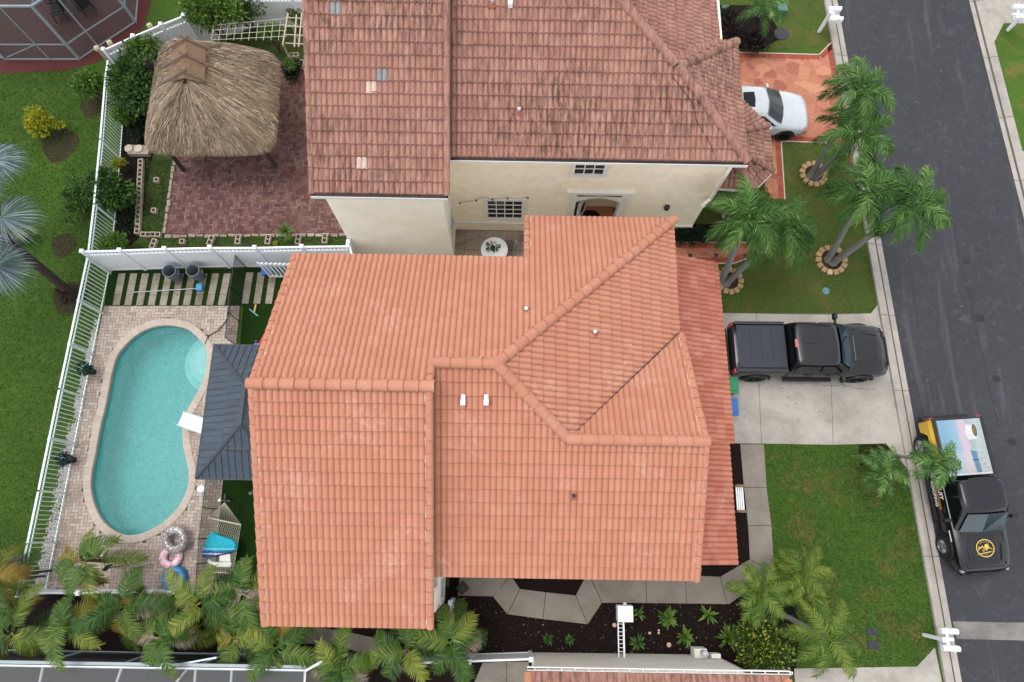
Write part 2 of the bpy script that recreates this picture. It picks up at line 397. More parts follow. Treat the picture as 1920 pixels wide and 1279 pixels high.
# lawns
def xs(y): return 14.19+(23-y)*.0385-.6
fr = [P(1432, 832), P(1452, 1062), P(1440, 1150), P(1480, 1250), P(1718, 1250), P(1752, 1212)]
lawn = [(p.x, p.y) for p in fr]+[(xs(P(1752,1212).y)+.05, P(1752,1212).y), (xs(2.3)+.05, 2.3), (P(1655, 832).x, P(1655, 832).y)]
ground_grass('grass_lawn', '#2b561b', '#38681f', '#447426', dry='#86684a', dryamt=.6)
dim('grass_lawn', (1.08, 1.06, .88)); struct(sheet('lawn', 'grass_lawn', lawn, .006))
# verge north of the driveway and the strip up the street
v1 = [P(1270, 590), P(1632, 588), P(1646, 572)]
verge = [(p.x, p.y) for p in v1]+[(xs(8.6)+.05, 8.6), (xs(15)+.05, 15), (P(1590,262).x, P(1590,262).y), (P(1460,262).x, P(1460,262).y), (P(1262,262).x, P(1262,262).y)]
struct(sheet('front_verge', 'grass_front', verge, .006))
verge2 = [(P(1340,100).x, P(1340,100).y), (xs(21)+.05, P(1560, 85).y), (xs(26)+.05, 30), (6, 30)]
struct(sheet('street_verge', 'grass_front', verge2, .006))
rl = [P(1874,127), P(1850,50), P(1920, 16)]
struct(sheet('far_lawn', 'grass_lawn', [(20.0+(23.1-25)*.043+.55, 25)]+[(20.06+(23.1-y)*.043+.55, y) for y in (20.5, 16.3, 14, 10, -20)]+[(45, -20), (45, 25)], .006))
struct(slab('far_driveway', 'concrete', [(20.62, 20.6), (21.4, 21.9), (45, 21.9), (45, 45), (20.4, 45)], .03))
struct(slab('far_walk', 'concrete', [(20.98, 15.6), (22.2, 15.0), (22.5, 10), (21.2, 10)], .03))
# driveway in two rows of slabs
D = lambda a, b: tuple(P(a, b)[:2])
struct(slab('driveway', 'grout', [D(1300,588), D(1632,588), (xs(8.8), P(1646,572).y), (xs(2.2), P(1703,878).y), D(1660,832), D(1300,832)], .016, gap=0))
yt, yb = P(1400, 588).y, P(1400, 832).y
x0, x1, x2 = P(1290, 700).x, P(1422, 700).x, P(1560, 700).x
def slabs(name, polys, mat='concrete', z=.04):
    for q in polys: struct(slab(name, mat, q, z))
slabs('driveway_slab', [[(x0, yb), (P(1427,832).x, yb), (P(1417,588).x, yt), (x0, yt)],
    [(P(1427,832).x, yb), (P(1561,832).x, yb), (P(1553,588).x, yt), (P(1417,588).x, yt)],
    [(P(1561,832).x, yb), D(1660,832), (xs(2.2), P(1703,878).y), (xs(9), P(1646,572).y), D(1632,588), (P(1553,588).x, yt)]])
# mulch beds
plain('crack', '#5a5550', .9); plain('chalk', '#a3acae', .9)
def crackline(pts, w_, mt, z=.0445, jit=.03, seed=1, name='crack'):
    rq = random.Random(seed); lp = smooth_loop([P(a, b, z) for a, b in pts], 7, False); lp = [p+Vector((rq.uniform(-jit, jit), rq.uniform(-jit, jit), 0)) for p in lp]; mb = MB()
    for p, q in zip(lp, lp[1:]):
        d_ = (q-p).normalized(); n_ = Vector((-d_.y, d_.x, 0))*w_*rq.uniform(.3, .7); mb.poly([p-n_, q-n_, q+n_, p+n_])
    struct(mb.build(name, mt))
crackline([(1541,724),(1575,722),(1610,728),(1645,730)], .012, 'crack'); crackline([(1546,695),(1554,712),(1558,738)], .035, 'chalk', seed=3, jit=.02, name='chalk_mark'); crackline([(1558,730),(1575,722)], .02, 'chalk', seed=4, jit=.02, name='chalk_mark')
crackline([(1760,300),(1800,480),(1838,650),(1872,800)], .014, 'patch', .012, .02, 5, 'road_seam'); crackline([(1600,60),(1680,330),(1722,620)], .01, 'patch', .012, .02, 6, 'road_seam')
struct(sheet('mulch_bed', 'mulch', [D(1290,832), D(1388,832), D(1407,1050), D(1360,1085), D(1290,1090)], .012))
struct(sheet('mulch_bed', 'mulch', [D(845,1060), D(1320,1060), D(1350,1081), D(1410,1050), D(1452,1072), D(1478,1120), D(1500,1165), D(1492,1262), D(830,1262)], .010))
struct(sheet('mulch_bed', 'mulch', [D(1610,833), D(1658,833), D(1690,858), D(1640,880), D(1612,872)], .012))
paths = [
 [(862,1075),(950,1078),(951,1089),(923.8,1118.7),(858,1117)],
 [(951,1085),(962,1085),(975,1104),(951.3,1152),(923.8,1118.7)],
 [(975,1104),(1023,1110),(1018,1161),(951.3,1152)],
 [(1023,1110),(1079,1116),(1102,1170.7),(1018,1161)],
 [(1079,1116),(1098,1080),(1106,1080),(1128.6,1130.7),(1102,1170.7)],
 [(1104,1075),(1210,1070),(1212,1131),(1128.6,1130.7)],
 [(1210,1070),(1284,1070),(1287,1132),(1212,1131)],
 [(1284,1078),(1350,1081),(1363,1133),(1287,1132)],
 [(1350,1081),(1405,1049),(1452,1072),(1367,1133),(1363,1133)],
 [(1405,1049),(1402,986),(1446,985),(1452,1072)],
 [(1402,986),(1394,914),(1437,914),(1446,985)],
 [(1394,914),(1387,833),(1432,833),(1437,914)]]
for q in paths: struct(slab('path_slab', 'path_concrete', PP(q), .035, gap=.009))
for q in [[(1488,1253),(1597,1251),(1600,1290),(1490,1290)], [(1597,1251),(1718,1249),(1752,1213),(1768,1290),(1600,1290)]]:
    struct(slab('path_slab', 'concrete', PP(q), .035, gap=.009))
struct(sheet('side_yard', 'mulch', [D(-300,1112), D(560,1112), D(845,1100), D(845,1262), D(1000,1262), D(1000,1400), D(-300,1400)], .005))
for q in [[(640,1182),(700,1195),(760,1225),(680,1226),(636,1210)],[(560,1170),(640,1182),(636,1210),(540,1205)],[(905,1242),(950,1240),(950,1300),(880,1300)],[(950,1240),(992,1240),(992,1300),(950,1300)]]:
    struct(slab('path_slab', 'path_concrete', PP(q), .03))
struct(slab('enclosure_floor', 'grout', [(-20, -3.8-.45), (-5.5, -4.3), (-5.5, -12), (-20, -12)], .02, gap=0))
# pool deck of herringbone pavers
def herring(name, mat, poly, z, L=.2, rot=0.0, hole=None, gap=.006, clipto=None):
    mb = MB(); u = L/2; cx = sum(p[0] for p in poly)/len(poly); cy = sum(p[1] for p in poly)/len(poly)
    rad = max((Vector(p)-Vector((cx, cy))).length for p in poly)+L; n = int(rad/u)+2; c, s_ = math.cos(rot), math.sin(rot)
    for x in range(-n, n):
        for y in range(-n, n):
            k = (x-y) % 4
            if k == 0: w_, h_ = 2, 1
            elif k == 3: w_, h_ = 1, 2
            else: continue
            mx, my = (x+w_/2)*u, (y+h_/2)*u; p = (cx+mx*c-my*s_, cy+mx*s_+my*c)
            if not inside(p, poly): continue
            if hole and inside(p, hole) and all(inside((p[0]+a, p[1]+b), hole) for a, b in ((.1, 0), (-.1, 0), (0, .1), (0, -.1))): continue
            hw, hh = w_*u/2-gap, h_*u/2-gap; dz = random.uniform(0, .003)
            pts = [(p[0]+a*hw*c-b*hh*s_, p[1]+a*hw*s_+b*hh*c, z+dz) for a, b in ((-1, -1), (1, -1), (1, 1), (-1, 1))]
            mb.poly(pts, random.random())
    o_ = mb.build(name, mat)
    if clipto: clip(o_.data, clipto)
    return o_
deck = PP([(196,574),(446,574),(440,660),(414,905),(396,1112),(82,1110)])
deckp = [(p.x, p.y) for p in deck]
struct(sheet('pool_deck', 'grout', deckp, .012, [cop_out]))
struct(herring('pool_deck_pavers', 'paver', [D(190,560), D(460,560), D(410,1125), D(70,1122)], .02, clipto=[D(196,574), D(450,574), D(398,1112), D(83,1110)], L=.24, rot=R(2), hole=cop_out))
turf = [D(456,574), D(620,574), D(620,900), D(600,1112), D(396,1112), D(414,905), D(446,700)]
struct(sheet('artificial_turf', 'turf', turf, .014))
st = [D(204,508), D(640,500), D(640,574), D(196,574)]
struct(sheet('artificial_turf', 'turf', st, .010))
for i in range(14):
    xa = 215+i*21.9; 
    if i == 10: continue
    q = [(xa+8, 513), (xa+21.5, 513), (xa+10, 573), (xa-3.5, 573)] if i < 10 else [(xa+6, 511), (xa+20, 511), (xa+10.5, 570), (xa-2.5, 570)]
    for k in range(3):
        t0, t1 = k/3, (k+1)/3; L = lambda a, b, t: (a[0]+(b[0]-a[0])*t, a[1]+(b[1]-a[1])*t)
        struct(slab('stepping_stone', 'stepstone', PP([L(q[0], q[3], t0), L(q[1], q[2], t0), L(q[1], q[2], t1), L(q[0], q[3], t1)]), .03+random.uniform(0, .004), gap=.006))
# white gravel strip outside the picket fence
random.seed(3); gv = MB()
for i in range(5200):
    t = random.random(); py = 600+t*510; cx_ = 207-(py-507)*.1957
    off = random.gauss(9, 6)*(.5+.9*t)+1
    if off < 0: continue
    if math.sin(py*.11)+math.sin(py*.037+1) < random.uniform(-2.4, .6)-.2: continue
    c = P(cx_-off, py, .02); r_ = random.uniform(.018, .05)
    if off > 26: continue
    k = gv.add([(c.x+r_*math.cos(a), c.y+r_*.8*math.sin(a), .012+r_*.25) for a in (0, 1.3, 2.4, 3.6, 4.9)]+[(c.x, c.y, .02+r_*.9)])
    for j in range(5): gv.face((k+j, k+(j+1) % 5, k+5), random.random())
brick_mat('pebble', [(0, '#7f7a76'), (.4, '#b7b2ae'), (1, '#d8d4d0')], .2)
o = gv.build('white_gravel', 'pebble'); o['kind'] = 'stuff'; tag(o, 'white gravel strewn along the foot of the picket fence by the pool', 'gravel')
# back yard of the north house
yard = [D(229,150), D(700,150), D(700,500), D(207,506)]
struct(sheet('weed_ground', 'weeds', [D(238,120), D(470,28), D(720,28), D(720,500), D(207,506)], .006))
redp = [D(335,120), D(600,120), D(705,485-40), D(309,442), D(330,300)]
struct(sheet('red_patio', 'grout_dark', redp, .012)); struct(herring('red_patio_pavers', 'paver_red', [D(310,100), D(620,100), D(730,470), D(290,460), D(318,300)], .02, clipto=[D(350,115), D(600,115), D(690,440), D(309,442)], L=.21, rot=R(1.5)))
# rubble kerb round the red patio
random.seed(5); mb = MB()
for (a, b) in [((329,300),(309,440)), ((309,444),(650,442))]:
    A_, B_ = P(*a), P(*b); n = int((B_-A_).length/.3)
    for k in range(n):
        c = A_.lerp(B_, (k+.5)/n); ang = math.atan2(B_.y-A_.y, B_.x-A_.x)+random.uniform(-.12, .12)
        mb.box((c.x+random.uniform(-.02, .02), c.y+random.uniform(-.02, .02), .05), (.27, random.uniform(.1, .15), .1), ang, random.random())
o = mb.build('stone_edging', 'travertine', bevel=.02); tag(o, 'low edging of rough tan stones around the red brick patio', 'edging')
# courtyard
struct(sheet('courtyard', 'grout', [(-2.5, 12), (1, 12), (1, 9), (-2.5, 9)], .010)); struct(sheet('side_passage', 'soil', [(-6.6, 11), (-2.0, 11), (-2.0, 8.5), (-6.6, 8.5)], .009))
random.seed(11)
cy0 = P(872, 432); 
for ix in range(-1, 6):
    y = cy0.y; 
    while y > cy0.y-1.9:
        h_ = random.choice([.42, .62, .42]); struct(slab('courtyard_paver', 'travertine', [(cy0.x+ix*.55+.0, y-h_), (cy0.x+ix*.55+.55, y-h_), (cy0.x+ix*.55+.55, y), (cy0.x+ix*.55, y)], .025+random.uniform(0, .003), gap=.008)); y -= h_
# neighbour's flagstone driveway and walk, with red brick borders
dv = [D(1300,86), D(1536,90), D(1560,83), (xs(15), P(1600,262).y-0.5), D(1575,262), D(1430,262), D(1300,262)]
dv = [(6.6, P(1350,98).y), D(1536,104), (xs(P(1560,83).y), P(1562,82).y), (xs(14.2), 14.2), D(1590,292), D(1562,268), (6.6, P(1470,265).y)]
struct(sheet('flagstone_driveway', 'flagstone', dv, .018))
walk = [D(1430,262), D(1462,262), D(1470,372), D(1436,374)]
struct(sheet('flagstone_walk', 'flagstone', walk, .019))
walk2 = [D(1255,456), D(1425,456), D(1428,470), D(1375,492), D(1255,492)]
struct(sheet('flagstone_walk', 'flagstone', walk2, .018))
def border(line, w_=.22, bl=.1, z=.028, edge=True):
    line = [Vector((p[0], p[1], 0)) for p in line]; mb = MB(); eb = MB()
    for a, b in zip(line, line[1:]):
        t = (b-a); L_ = t.length; t.normalize(); nn = Vector((-t.y, t.x, 0)); n = max(1, int(L_/bl)); ang = math.atan2(t.y, t.x)
        for k in range(n):
            c = a+t*((k+.5)*L_/n)+nn*w_/2; mb.box((c.x, c.y, z-.02), (L_/n-.012, w_-.01, .04), ang, random.random())
        if edge:
            c = (a+b)/2-nn*.025; eb.box((c.x, c.y, z-.018), (L_, .045, .05), ang)
    struct(mb.build('brick_border', 'brick_edge'))
    if edge: struct(eb.build('kerb_edge', 'coping'))
border([dv[2], dv[1], dv[0]]); border([(xs(15)-.02, 14.75), (xs(18), 18), dv[2]], edge=False)
border([D(1462,264), D(1562,268), D(1592,292)]); border([D(1470,374), D(1463,264)])
border([D(1255,493), D(1376,493), D(1430,472)]); border([D(1425,456), D(1255,456)])
struct(sheet('mulch_bed', 'mulch', [D(1255,420), D(1345,420), D(1360,452), D(1255,454)], .012))
struct(sheet('mulch_bed', 'mulch', [D(1340,10), D(1430,10), D(1470,70), D(1420,95), D(1340,85)], .012))
# walls of soil under the tiki yard hedge line
struct(sheet('planting_bed', 'mulch', [D(238,130), D(300,110), D(285,300), D(262,445), D(205,500), D(218,416), D(229,247)], .010))
struct(sheet('brick_apron', 'paver_red', [D(-60,-60), D(262,-60), D(285,0), D(270,50), D(235,85), D(180,118), D(120,133), D(0,138), D(-60,138)], .010))
brick_mat('apron', [(0, '#5b2c2b'), (1, '#6b3836')], .5)
bpy.data.objects['brick_apron'].data.materials[0] = M['apron']
plain('red_floor', '#67403b', .6, var=.25, scale=.8)
for c_, r_ in (((112,272), 40), ((172,200), 26), ((120,460), 26), ((130,560), 34)):
    c = P(*c_); rr = r_/52; mb = MB(); mb.poly([(c.x+rr*math.cos(t)*(1+.13*math.sin(3*t)), c.y+rr*math.sin(t)*(1+.1*math.cos(4*t)), .008) for t in [i*.35 for i in range(18)]]); struct(mb.build('soil_bed', 'soil'))
# ================================================================== ROOFS
def rays(px, py, a, b, c):
    g = P(px, py, 0)-Vector((0, 0, H)); t = (H-c)/(a*g.x+b*g.y+H); return Vector((0, 0, H))+g*t
def tile_roof(poly, pl, down, parent, mat, name='roof_tiles', w_=.168, course=.37, amp=.047, lift=.062, special=None, seed=1):
    """barrel tiles over a convex outline; pl=(a,b,c): z=ax+by+c; down = unit vector downslope in plan"""
    rnd = random.Random(seed); down = Vector(down).normalized(); uv = Vector((-down.y, down.x)); up = -down
    us = [Vector(p[:2]).dot(uv) for p in poly]; vs = [Vector(p[:2]).dot(up) for p in poly]
    u0, u1, v0, v1 = min(us), max(us), min(vs), max(vs)
    u0 = math.floor(u0/w_)*w_; nb = int((u1-u0)/w_)+2; slope = abs(pl[0]*down.x+pl[1]*down.y); cd = course*math.cos(math.atan(slope)); nc = int((v1-v0)/cd)+1
    sub = 6; hs_ = [amp*q for q in (-.35, .62, .95, 1.0, .82, .42)]
    co = []; fc = []; rn = []
    N = nb*sub+1
    for j in range(nc):
        va, vb = v0+j*cd, v0+(j+1)*cd+.012
        base = len(co); jit = [rnd.uniform(-.004, .006) for _ in range(nb//2+3)]; vj = [rnd.uniform(-.008, .008) for _ in range(nb//2+3)]
        for row in range(3):
            for i in range(N):
                u_ = u0+i*w_/sub; ti = (i//sub+(j % 2))//2
                v_ = (va+(vj[ti] if j else 0)) if row < 2 else vb
                x, y = uv.x*u_+up.x*v_, uv.y*u_+up.y*v_; z = pl[0]*x+pl[1]*y+pl[2]
                h_ = hs_[i % sub]
                if row == 0: z += -.03
                elif row == 1: z += lift+h_+jit[ti]
                else: z += h_*.9
                co.append((x, y, z))
        tr = [rnd.random() for _ in range(nb//2+3)]
        for i in range(N-1):
            ti = (i//sub+(j % 2))//2; r_ = tr[ti]
            for row in range(2):
                a = base+row*N+i; fc.append((a, a+1, a+1+N, a+N)); rn.append(r_)
    me = bpy.data.meshes.new(name); o = ORG.get(parent.name, Vector())
    me.from_pydata(co, [], fc); at = me.attributes.new('rnd', 'FLOAT', 'FACE'); at.data.foreach_set('value', rn)
    clip(me, [p[:2] for p in poly])
    if me.polygons and me.polygons[0].normal.z < 0: me.flip_normals()
    me.materials.append(M[mat]); me.transform(Matrix.Translation(-o))
    ob = link(me, name, parent, True, 38)
    return ob
def ridge(lines, parent, mat, r=.15, seg=.4, name='ridge_caps'):
    for a, b in lines:
        mb = MB(); a, b = Vector(a), Vector(b); t = b-a; L_ = t.length; n = max(1, round(L_/seg)); t.normalize()
        side = t.cross(Vector((0, 0, 1))).normalized(); up = side.cross(t)
        for k in range(n):
            p = a+t*(L_*k/n); q = a+t*(L_*(k+1)/n+.05); rr = random.random()
            K = 9; i0 = mb.add([p+side*math.cos(math.pi*(s_/(K-1)*1.16-.08))*r*.93+up*(math.sin(math.pi*(s_/(K-1)*1.16-.08))*r*.86+.0) for s_ in range(K)])
            i1 = mb.add([q+side*math.cos(math.pi*(s_/(K-1)*1.16-.08))*r*1.07+up*(math.sin(math.pi*(s_/(K-1)*1.16-.08))*r*.98+.025) for s_ in range(K)])
            i2 = mb.add([q+side*math.cos(math.pi*(s_/(K-1)*1.16-.08))*r*.85+up*(math.sin(math.pi*(s_/(K-1)*1.16-.08))*r*.8) for s_ in range(K)])
            i3 = mb.add([p-t*.0+side*math.cos(math.pi*(s_/(K-1)*1.16-.08))*r*.2+up*(math.sin(math.pi*(s_/(K-1)*1.16-.08))*r*.2) for s_ in range(K)])
            for s_ in range(K-1):
                mb.face((i0+s_+1, i0+s_, i1+s_, i1+s_+1), rr); mb.face((i1+s_+1, i1+s_, i2+s_, i2+s_+1), rr); mb.face((i3+s_+1, i3+s_, i0+s_, i0+s_+1), rr)
        mb.build(name, mat, parent, True, 50)
def zp(pl, x, y): return pl[0]*x+pl[1]*y+pl[2]
s_ = .49
# ---------------------------------------------------------------- main house
house = thing('house', 'two storey house with a clean salmon barrel tile roof in the middle of the photo', 'house', (-.6, 3.3, 0))
TL = 'tile'
PN = (0, -s_, 8.0+.49*3.55); PS1 = (0, s_, 8.0-.49*3.55)
Ax, Ay = -.39, 4.25; Az = zp(PN, Ax, Ay); PS2 = (0, s_, Az-s_*Ay); PE = (-s_, 0, Az+s_*Ax)
Gx, Gy = 1.56, 2.43; Gz = zp(PS2, Gx, Gy); PG = (0, -s_, Gz+s_*Gy)
xw, xm = -6.63, -2.03
Neav, Next, Nx = 8.02, 9.82, .38
# north slope in three pieces: west of the small rake, middle, and the lower extension
tile_roof([(xw, 3.55), (xm, 3.55), (xm, Neav), (xw, Neav)], PN, (0, 1), house, TL, seed=2)
tile_roof([(xm, Ay), (Ax, Ay), (Ax+Neav-Ay, Neav), (xm, Neav)], PN, (0, 1), house, TL, seed=3)
tile_roof([(Nx, Neav), (Ax+Neav-Ay, Neav), (5.08, Ay+5.08-Ax), (5.08, Next), (Nx, Next)], PN, (0, 1), house, TL, seed=4)
tile_roof([(xw, -2.53), (xm, -2.53), (xm, 3.55), (xw, 3.55)], PS1, (0, -1), house, TL, seed=5)
ge = 5.30
tile_roof([(xm, -1.2), (Gx, -1.2), (Gx, Gy), (Ax, Ay), (xm, Ay)], PS2, (0, -1), house, TL, seed=6)
tile_roof([(Gx, -1.2), (ge, -1.2), (ge, Gy), (Gx, Gy)], PS2, (0, -1), house, TL, seed=7)
vy = Gy+(5.14-Gx)
tile_roof([(Ax, Ay), (Gx, Gy), (5.14, vy), (5.14, Next), (Ax+Next-Ay, Next)], PE, (1, 0), house, TL, seed=8)
tile_roof([(Gx, Gy), (ge, Gy), (5.20, vy)], PG, (0, 1), house, TL, seed=9)
def V3(pl, x, y, dz=.03): return (x, y, zp(pl, x, y)+dz)
ridge([(V3(PN, xw-.06, 3.55), V3(PN, xm+.05, 3.55)), (V3(PN, xm-.03, Ay), V3(PN, Ax, Ay)), (V3(PN, Ax+Next-Ay+.02, Next), V3(PN, Ax, Ay)),
       (V3(PS2, Gx, Gy), V3(PS2, Ax, Ay)), (V3(PS2, ge+.03, Gy), V3(PS2, Gx, Gy))], house, TL)
def rake(lines, parent, mat, r=.1): return ridge(lines, parent, mat, r, .36, 'rake_tiles')
rake([(V3(PS1, xm-.04, -2.53, .0), V3(PS1, xm-.04, 3.5, .0)), (V3(PN, xm-.04, 4.2, 0), V3(PN, xm-.04, 3.6, 0)), (V3(PS1, xw+.05, -2.53, -.02), V3(PS1, xw+.05, 3.5, -.02)), (V3(PN, xw+.05, Neav, -.02), V3(PN, xw+.05, 3.6, -.02)),
      (V3(PN, Nx+.05, Next, -.02), V3(PN, Nx+.05, Neav, -.02)), (V3(PS2, ge-.05, -1.2, -.02), V3(PS2, ge-.05, 2.4, -.02)), (V3(PG, 5.18, vy-.1, -.02), V3(PG, ge-.05, 2.5, -.02))], house, TL)
mb = MB()                                    # fascia boards
def fas(pl, a, b, parent=None):
    (x0_, y0_), (x1_, y1_) = a, b
    z0_, z1_ = zp(pl, x0_, y0_), zp(pl, x1_, y1_)
    k = mb.add([(x0_, y0_, z0_-.2), (x1_, y1_, z1_-.2), (x1_, y1_, z1_-.015), (x0_, y0_, z0_-.015)]); mb.face((k, k+1, k+2, k+3))
for pl, a, b in [(PN, (xw+.03, Neav-.03), (Nx, Neav-.03)), (PN, (Nx+.03, Neav), (Nx+.03, Next-.03)), (PN, (Nx, Next-.03), (5.1, Next-.03)), (PE, (5.1, Next-.03), (5.1, vy)), (PS1, (xw+.03, -2.5), (xm-.03, -2.5)),
                 (PS2, (xm, -1.17), (ge-.03, -1.17)), (PS1, (xw+.03, -2.5), (xw+.03, 3.55)), (PN, (xw+.03, 3.55), (xw+.03, Neav)), (PS1, (xm-.03, -2.5), (xm-.03, 3.55)), (PN, (xm-.03, 3.55), (xm-.03, Ay)), (PS2, (ge-.03, -1.17), (ge-.03, Gy)), (PG, (ge-.03, Gy), (5.15, vy))]: fas(pl, a, b)
mb.build('fascia', 'fascia', house)
mb = MB()
def prof_x(x0_, x1_, pr):                     # profile in y-z extruded along x
    n = len(pr); k = mb.add([(x0_, y, z) for y, z in pr]); mb.add([(x1_, y, z) for y, z in pr])
    mb.face(range(k+n-1, k-1, -1)); mb.face(range(k+n, k+2*n))
    for i in range(n): j = (i+1) % n; mb.face((k+i, k+j, k+n+j, k+n+i))
ev = .09
prof_x(-6.35, -2.14, [(-2.3, 0), (7.7, 0), (7.7, zp(PN, 0, 7.7)-ev), (3.55, 8.0-ev), (-2.3, zp(PS1, 0, -2.3)-ev)])
prof_x(-2.143, Ax, [(-.95, 0), (7.69, 0), (7.69, zp(PN, 0, 7.69)-ev), (Ay, Az-ev), (-.95, zp(PS2, 0, -.95)-ev)])
mb.prism([(Ax, -.953), (4.95, -.953), (4.95, 7.68), (Ax, 7.68)], 0, 4.82)
mb.prism([(.62, 7.67), (4.945, 7.67), (4.945, 9.6), (.62, 9.6)], 0, 4.80)
prof_x(4.6, 5.12, [(-.94, 4.7), (5.6, 4.7), (Gy, Gz-ev), (-.94, zp(PS2, 0, -.94)-ev)])
mb.build('wall', 'stucco_cream', house)
# east lower roof over the garage
lz = 2.75; PLo = (-.42, .0, lz+.42*7.2)
p_ = lambda a, b: tuple(P(a, b, lz)[:2])
ln, ls, le = 9.22, -.84, 7.22
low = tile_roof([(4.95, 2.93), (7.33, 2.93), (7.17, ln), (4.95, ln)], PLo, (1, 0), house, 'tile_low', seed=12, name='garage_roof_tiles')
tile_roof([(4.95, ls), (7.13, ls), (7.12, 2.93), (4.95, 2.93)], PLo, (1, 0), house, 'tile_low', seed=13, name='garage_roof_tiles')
mb = MB(); mb.prism([(4.953, -.55), (6.9, -.55), (6.9, 8.9), (4.953, 8.9)], 0, 2.6, zt=[zp(PLo, 4.953, 0)-.1, zp(PLo, 6.9, 0)-.1, zp(PLo, 6.9, 0)-.1, zp(PLo, 4.953, 0)-.1]); mb.build('garage_wall', 'stucco_cream', house)
mb = MB(); 
for a, b in [((7.30, 2.93), (7.15, ln-.03)), ((7.10, ls), (7.09, 2.93)), ((7.17, ln-.03), (4.95, ln-.03)), ((4.95, ls+.03), (7.11, ls+.03))]: fas(PLo, a, b)
mb.build('fascia', 'fascia', house)
gd = MB()
for k in range(4): gd.box((6.92, 5.3, .3+k*.54), (.05, 4.9, .52))
gd.build('garage_door', 'trim_white', house)
# east wall of the west wing: window with white trim, seen past the rake
def window(parent, c, w_, h_, face, nx=2, nz=2, depth=.05, trim=.12, glass='window_glass'):
    """face: outward unit vector in plan"""
    f = Vector((face[0], face[1], 0)); t = Vector((-f.y, f.x, 0)); c = Vector(c); ang = math.atan2(t.y, t.x)
    fr = MB()
    for sx, sz, ww, hh in ((0, h_/2+trim/2, w_+2*trim, trim), (0, -h_/2-trim/2, w_+2*trim, trim), (-w_/2-trim/2, 0, trim, h_), (w_/2+trim/2, 0, trim, h_)):
        q = c+t*sx+Vector((0, 0, sz))+f*depth/2; fr.box(q, (ww, depth, hh), ang)
    wo_ = fr.build('window', 'trim_white', parent)
    gl = MB(); gl.box(c+f*.006, (w_, .012, h_), ang); gl.build('pane', glass, wo_)
    mu = MB()
    for i in range(1, nx): mu.box(c+t*(-w_/2+w_*i/nx)+f*.02, (.035, .03, h_), ang)
    for i in range(1, nz): mu.box(c+Vector((0, 0, -h_/2+h_*i/nz))+f*.021, (w_, .03, .035), ang)
    mu.build('glazing_bars', 'trim_white', wo_); return wo_
window(house, (-2.14, -1.75, 1.6), .55, 1.1, (1, 0), 1, 2); window(house, (-2.14, -1.2, 3.9), .7, 1.0, (1, 0), 1, 2)
window(house, (-.9, -.95, 1.6), 1.0, 1.2, (0, -1)); window(house, (2.6, -.955, 1.6), 1.4, 1.2, (0, -1), 3)
window(house, (-6.35, 1.5, 4.0), 1.3, 1.2, (-1, 0), 3); window(house, (-6.35, 5.5, 4.0), 1.3, 1.2, (-1, 0), 3)
# white hooded vents and pipe vents on the roof
plain('galv', '#b9bcc0', .45, .2); plain('boot', '#9a5b48', .85); plain('pipe_dark', '#3a2f2c', .8)
for a, b in ((869, 753), (912, 753)):
    c = rays(a, b, *PS2); mb = MB(); mb.box((c.x, c.y+.02, c.z+.1), (.11, .27, .2)); mb.box((c.x, c.y-.06, c.z+.215), (.13, .16, .03))
    v_ = mb.build('roof_vent', 'vinyl', house, bevel=.015)
    mb = MB(); mb.lathe((c.x, c.y+.08, c.z-.01), [(.19, -.02), (.18, .05), (.1, .07)], 14); mb.build('flashing', 'boot', v_)
def pipevent(a, b, pl, parent, h_=.22, mat='galv', boot='boot'):
    c = rays(a, b, *pl); mb = MB(); mb.tube([(c.x, c.y, c.z-.05), (c.x, c.y, c.z+h_)], .035, 10); mb.tube([(c.x, c.y, c.z+h_-.03), (c.x, c.y, c.z+h_+.03)], .055, 10)
    v_ = mb.build('vent_pipe', mat, parent); mb = MB(); mb.lathe((c.x, c.y, c.z), [(.14, 0), (.12, .05), (.045, .09)], 12); mb.build('flashing', boot, v_)
pipevent(986, 583, PN, house); pipevent(1114, 626, PE, house); pipevent(1075, 930, PS2, house, .12, 'pipe_dark')
# mortar showing along the verges and under the ridges
plain('mortar', '#cdb2a0', .9, var=.2, scale=20); rnm = random.Random(4)
for a, b in [(V3(PS1, xm-.14, -2.5), V3(PS1, xm-.14, 3.4)), (V3(PS2, ge-.16, -1.1), V3(PS2, ge-.16, 2.3)), (V3(PG, 5.06, vy-.25), V3(PG, ge-.2, 2.65)), (V3(PN, Nx+.16, Next-.05), V3(PN, Nx+.16, Neav)), (V3(PS1, xw+.17, -2.5), V3(PS1, xw+.17, 3.4)), (V3(PN, xw+.17, Neav-.1), V3(PN, xw+.17, 3.7)),
             (V3(PN, -2.0, Ay+.17), V3(PN, Ax-.1, Ay+.17)), (V3(PN, Ax+.1, Ay+.25), V3(PN, Ax+Next-Ay-.3, Next-.1))]:
    a, b = Vector(a), Vector(b); L_ = (b-a).length; t = 0; mb = MB(); dn = (b-a).normalized()
    while t < L_:
        s = rnm.uniform(.03, .2); p = a+dn*t; q = a+dn*min(L_, t+s+.03); w__ = rnm.choice((.003, .006, .012, .022))
        mb.bar(p+Vector((0, 0, .02)), q+Vector((0, 0, .02)), w__*1.6, .03)
        t += s
    mb.build('mortar', 'mortar', house)
# open valley flashing, dark and jagged
mb = MB(); a, b = Vector((Gx+.15, Gy+.15, zp(PG, Gx+.15, Gy+.15)+.045)), Vector((5.12, vy-.03, zp(PG, 5.12, vy-.03)+.045)); n = 30
for i in range(n):
    p, q = a.lerp(b, i/n), a.lerp(b, (i+.8)/n); mb.bar(p+Vector((0, 0, rnm.uniform(0, .01))), q, rnm.uniform(.01, .028), .02)
mb.build('valley_flashing', 'gutter_dark', house)
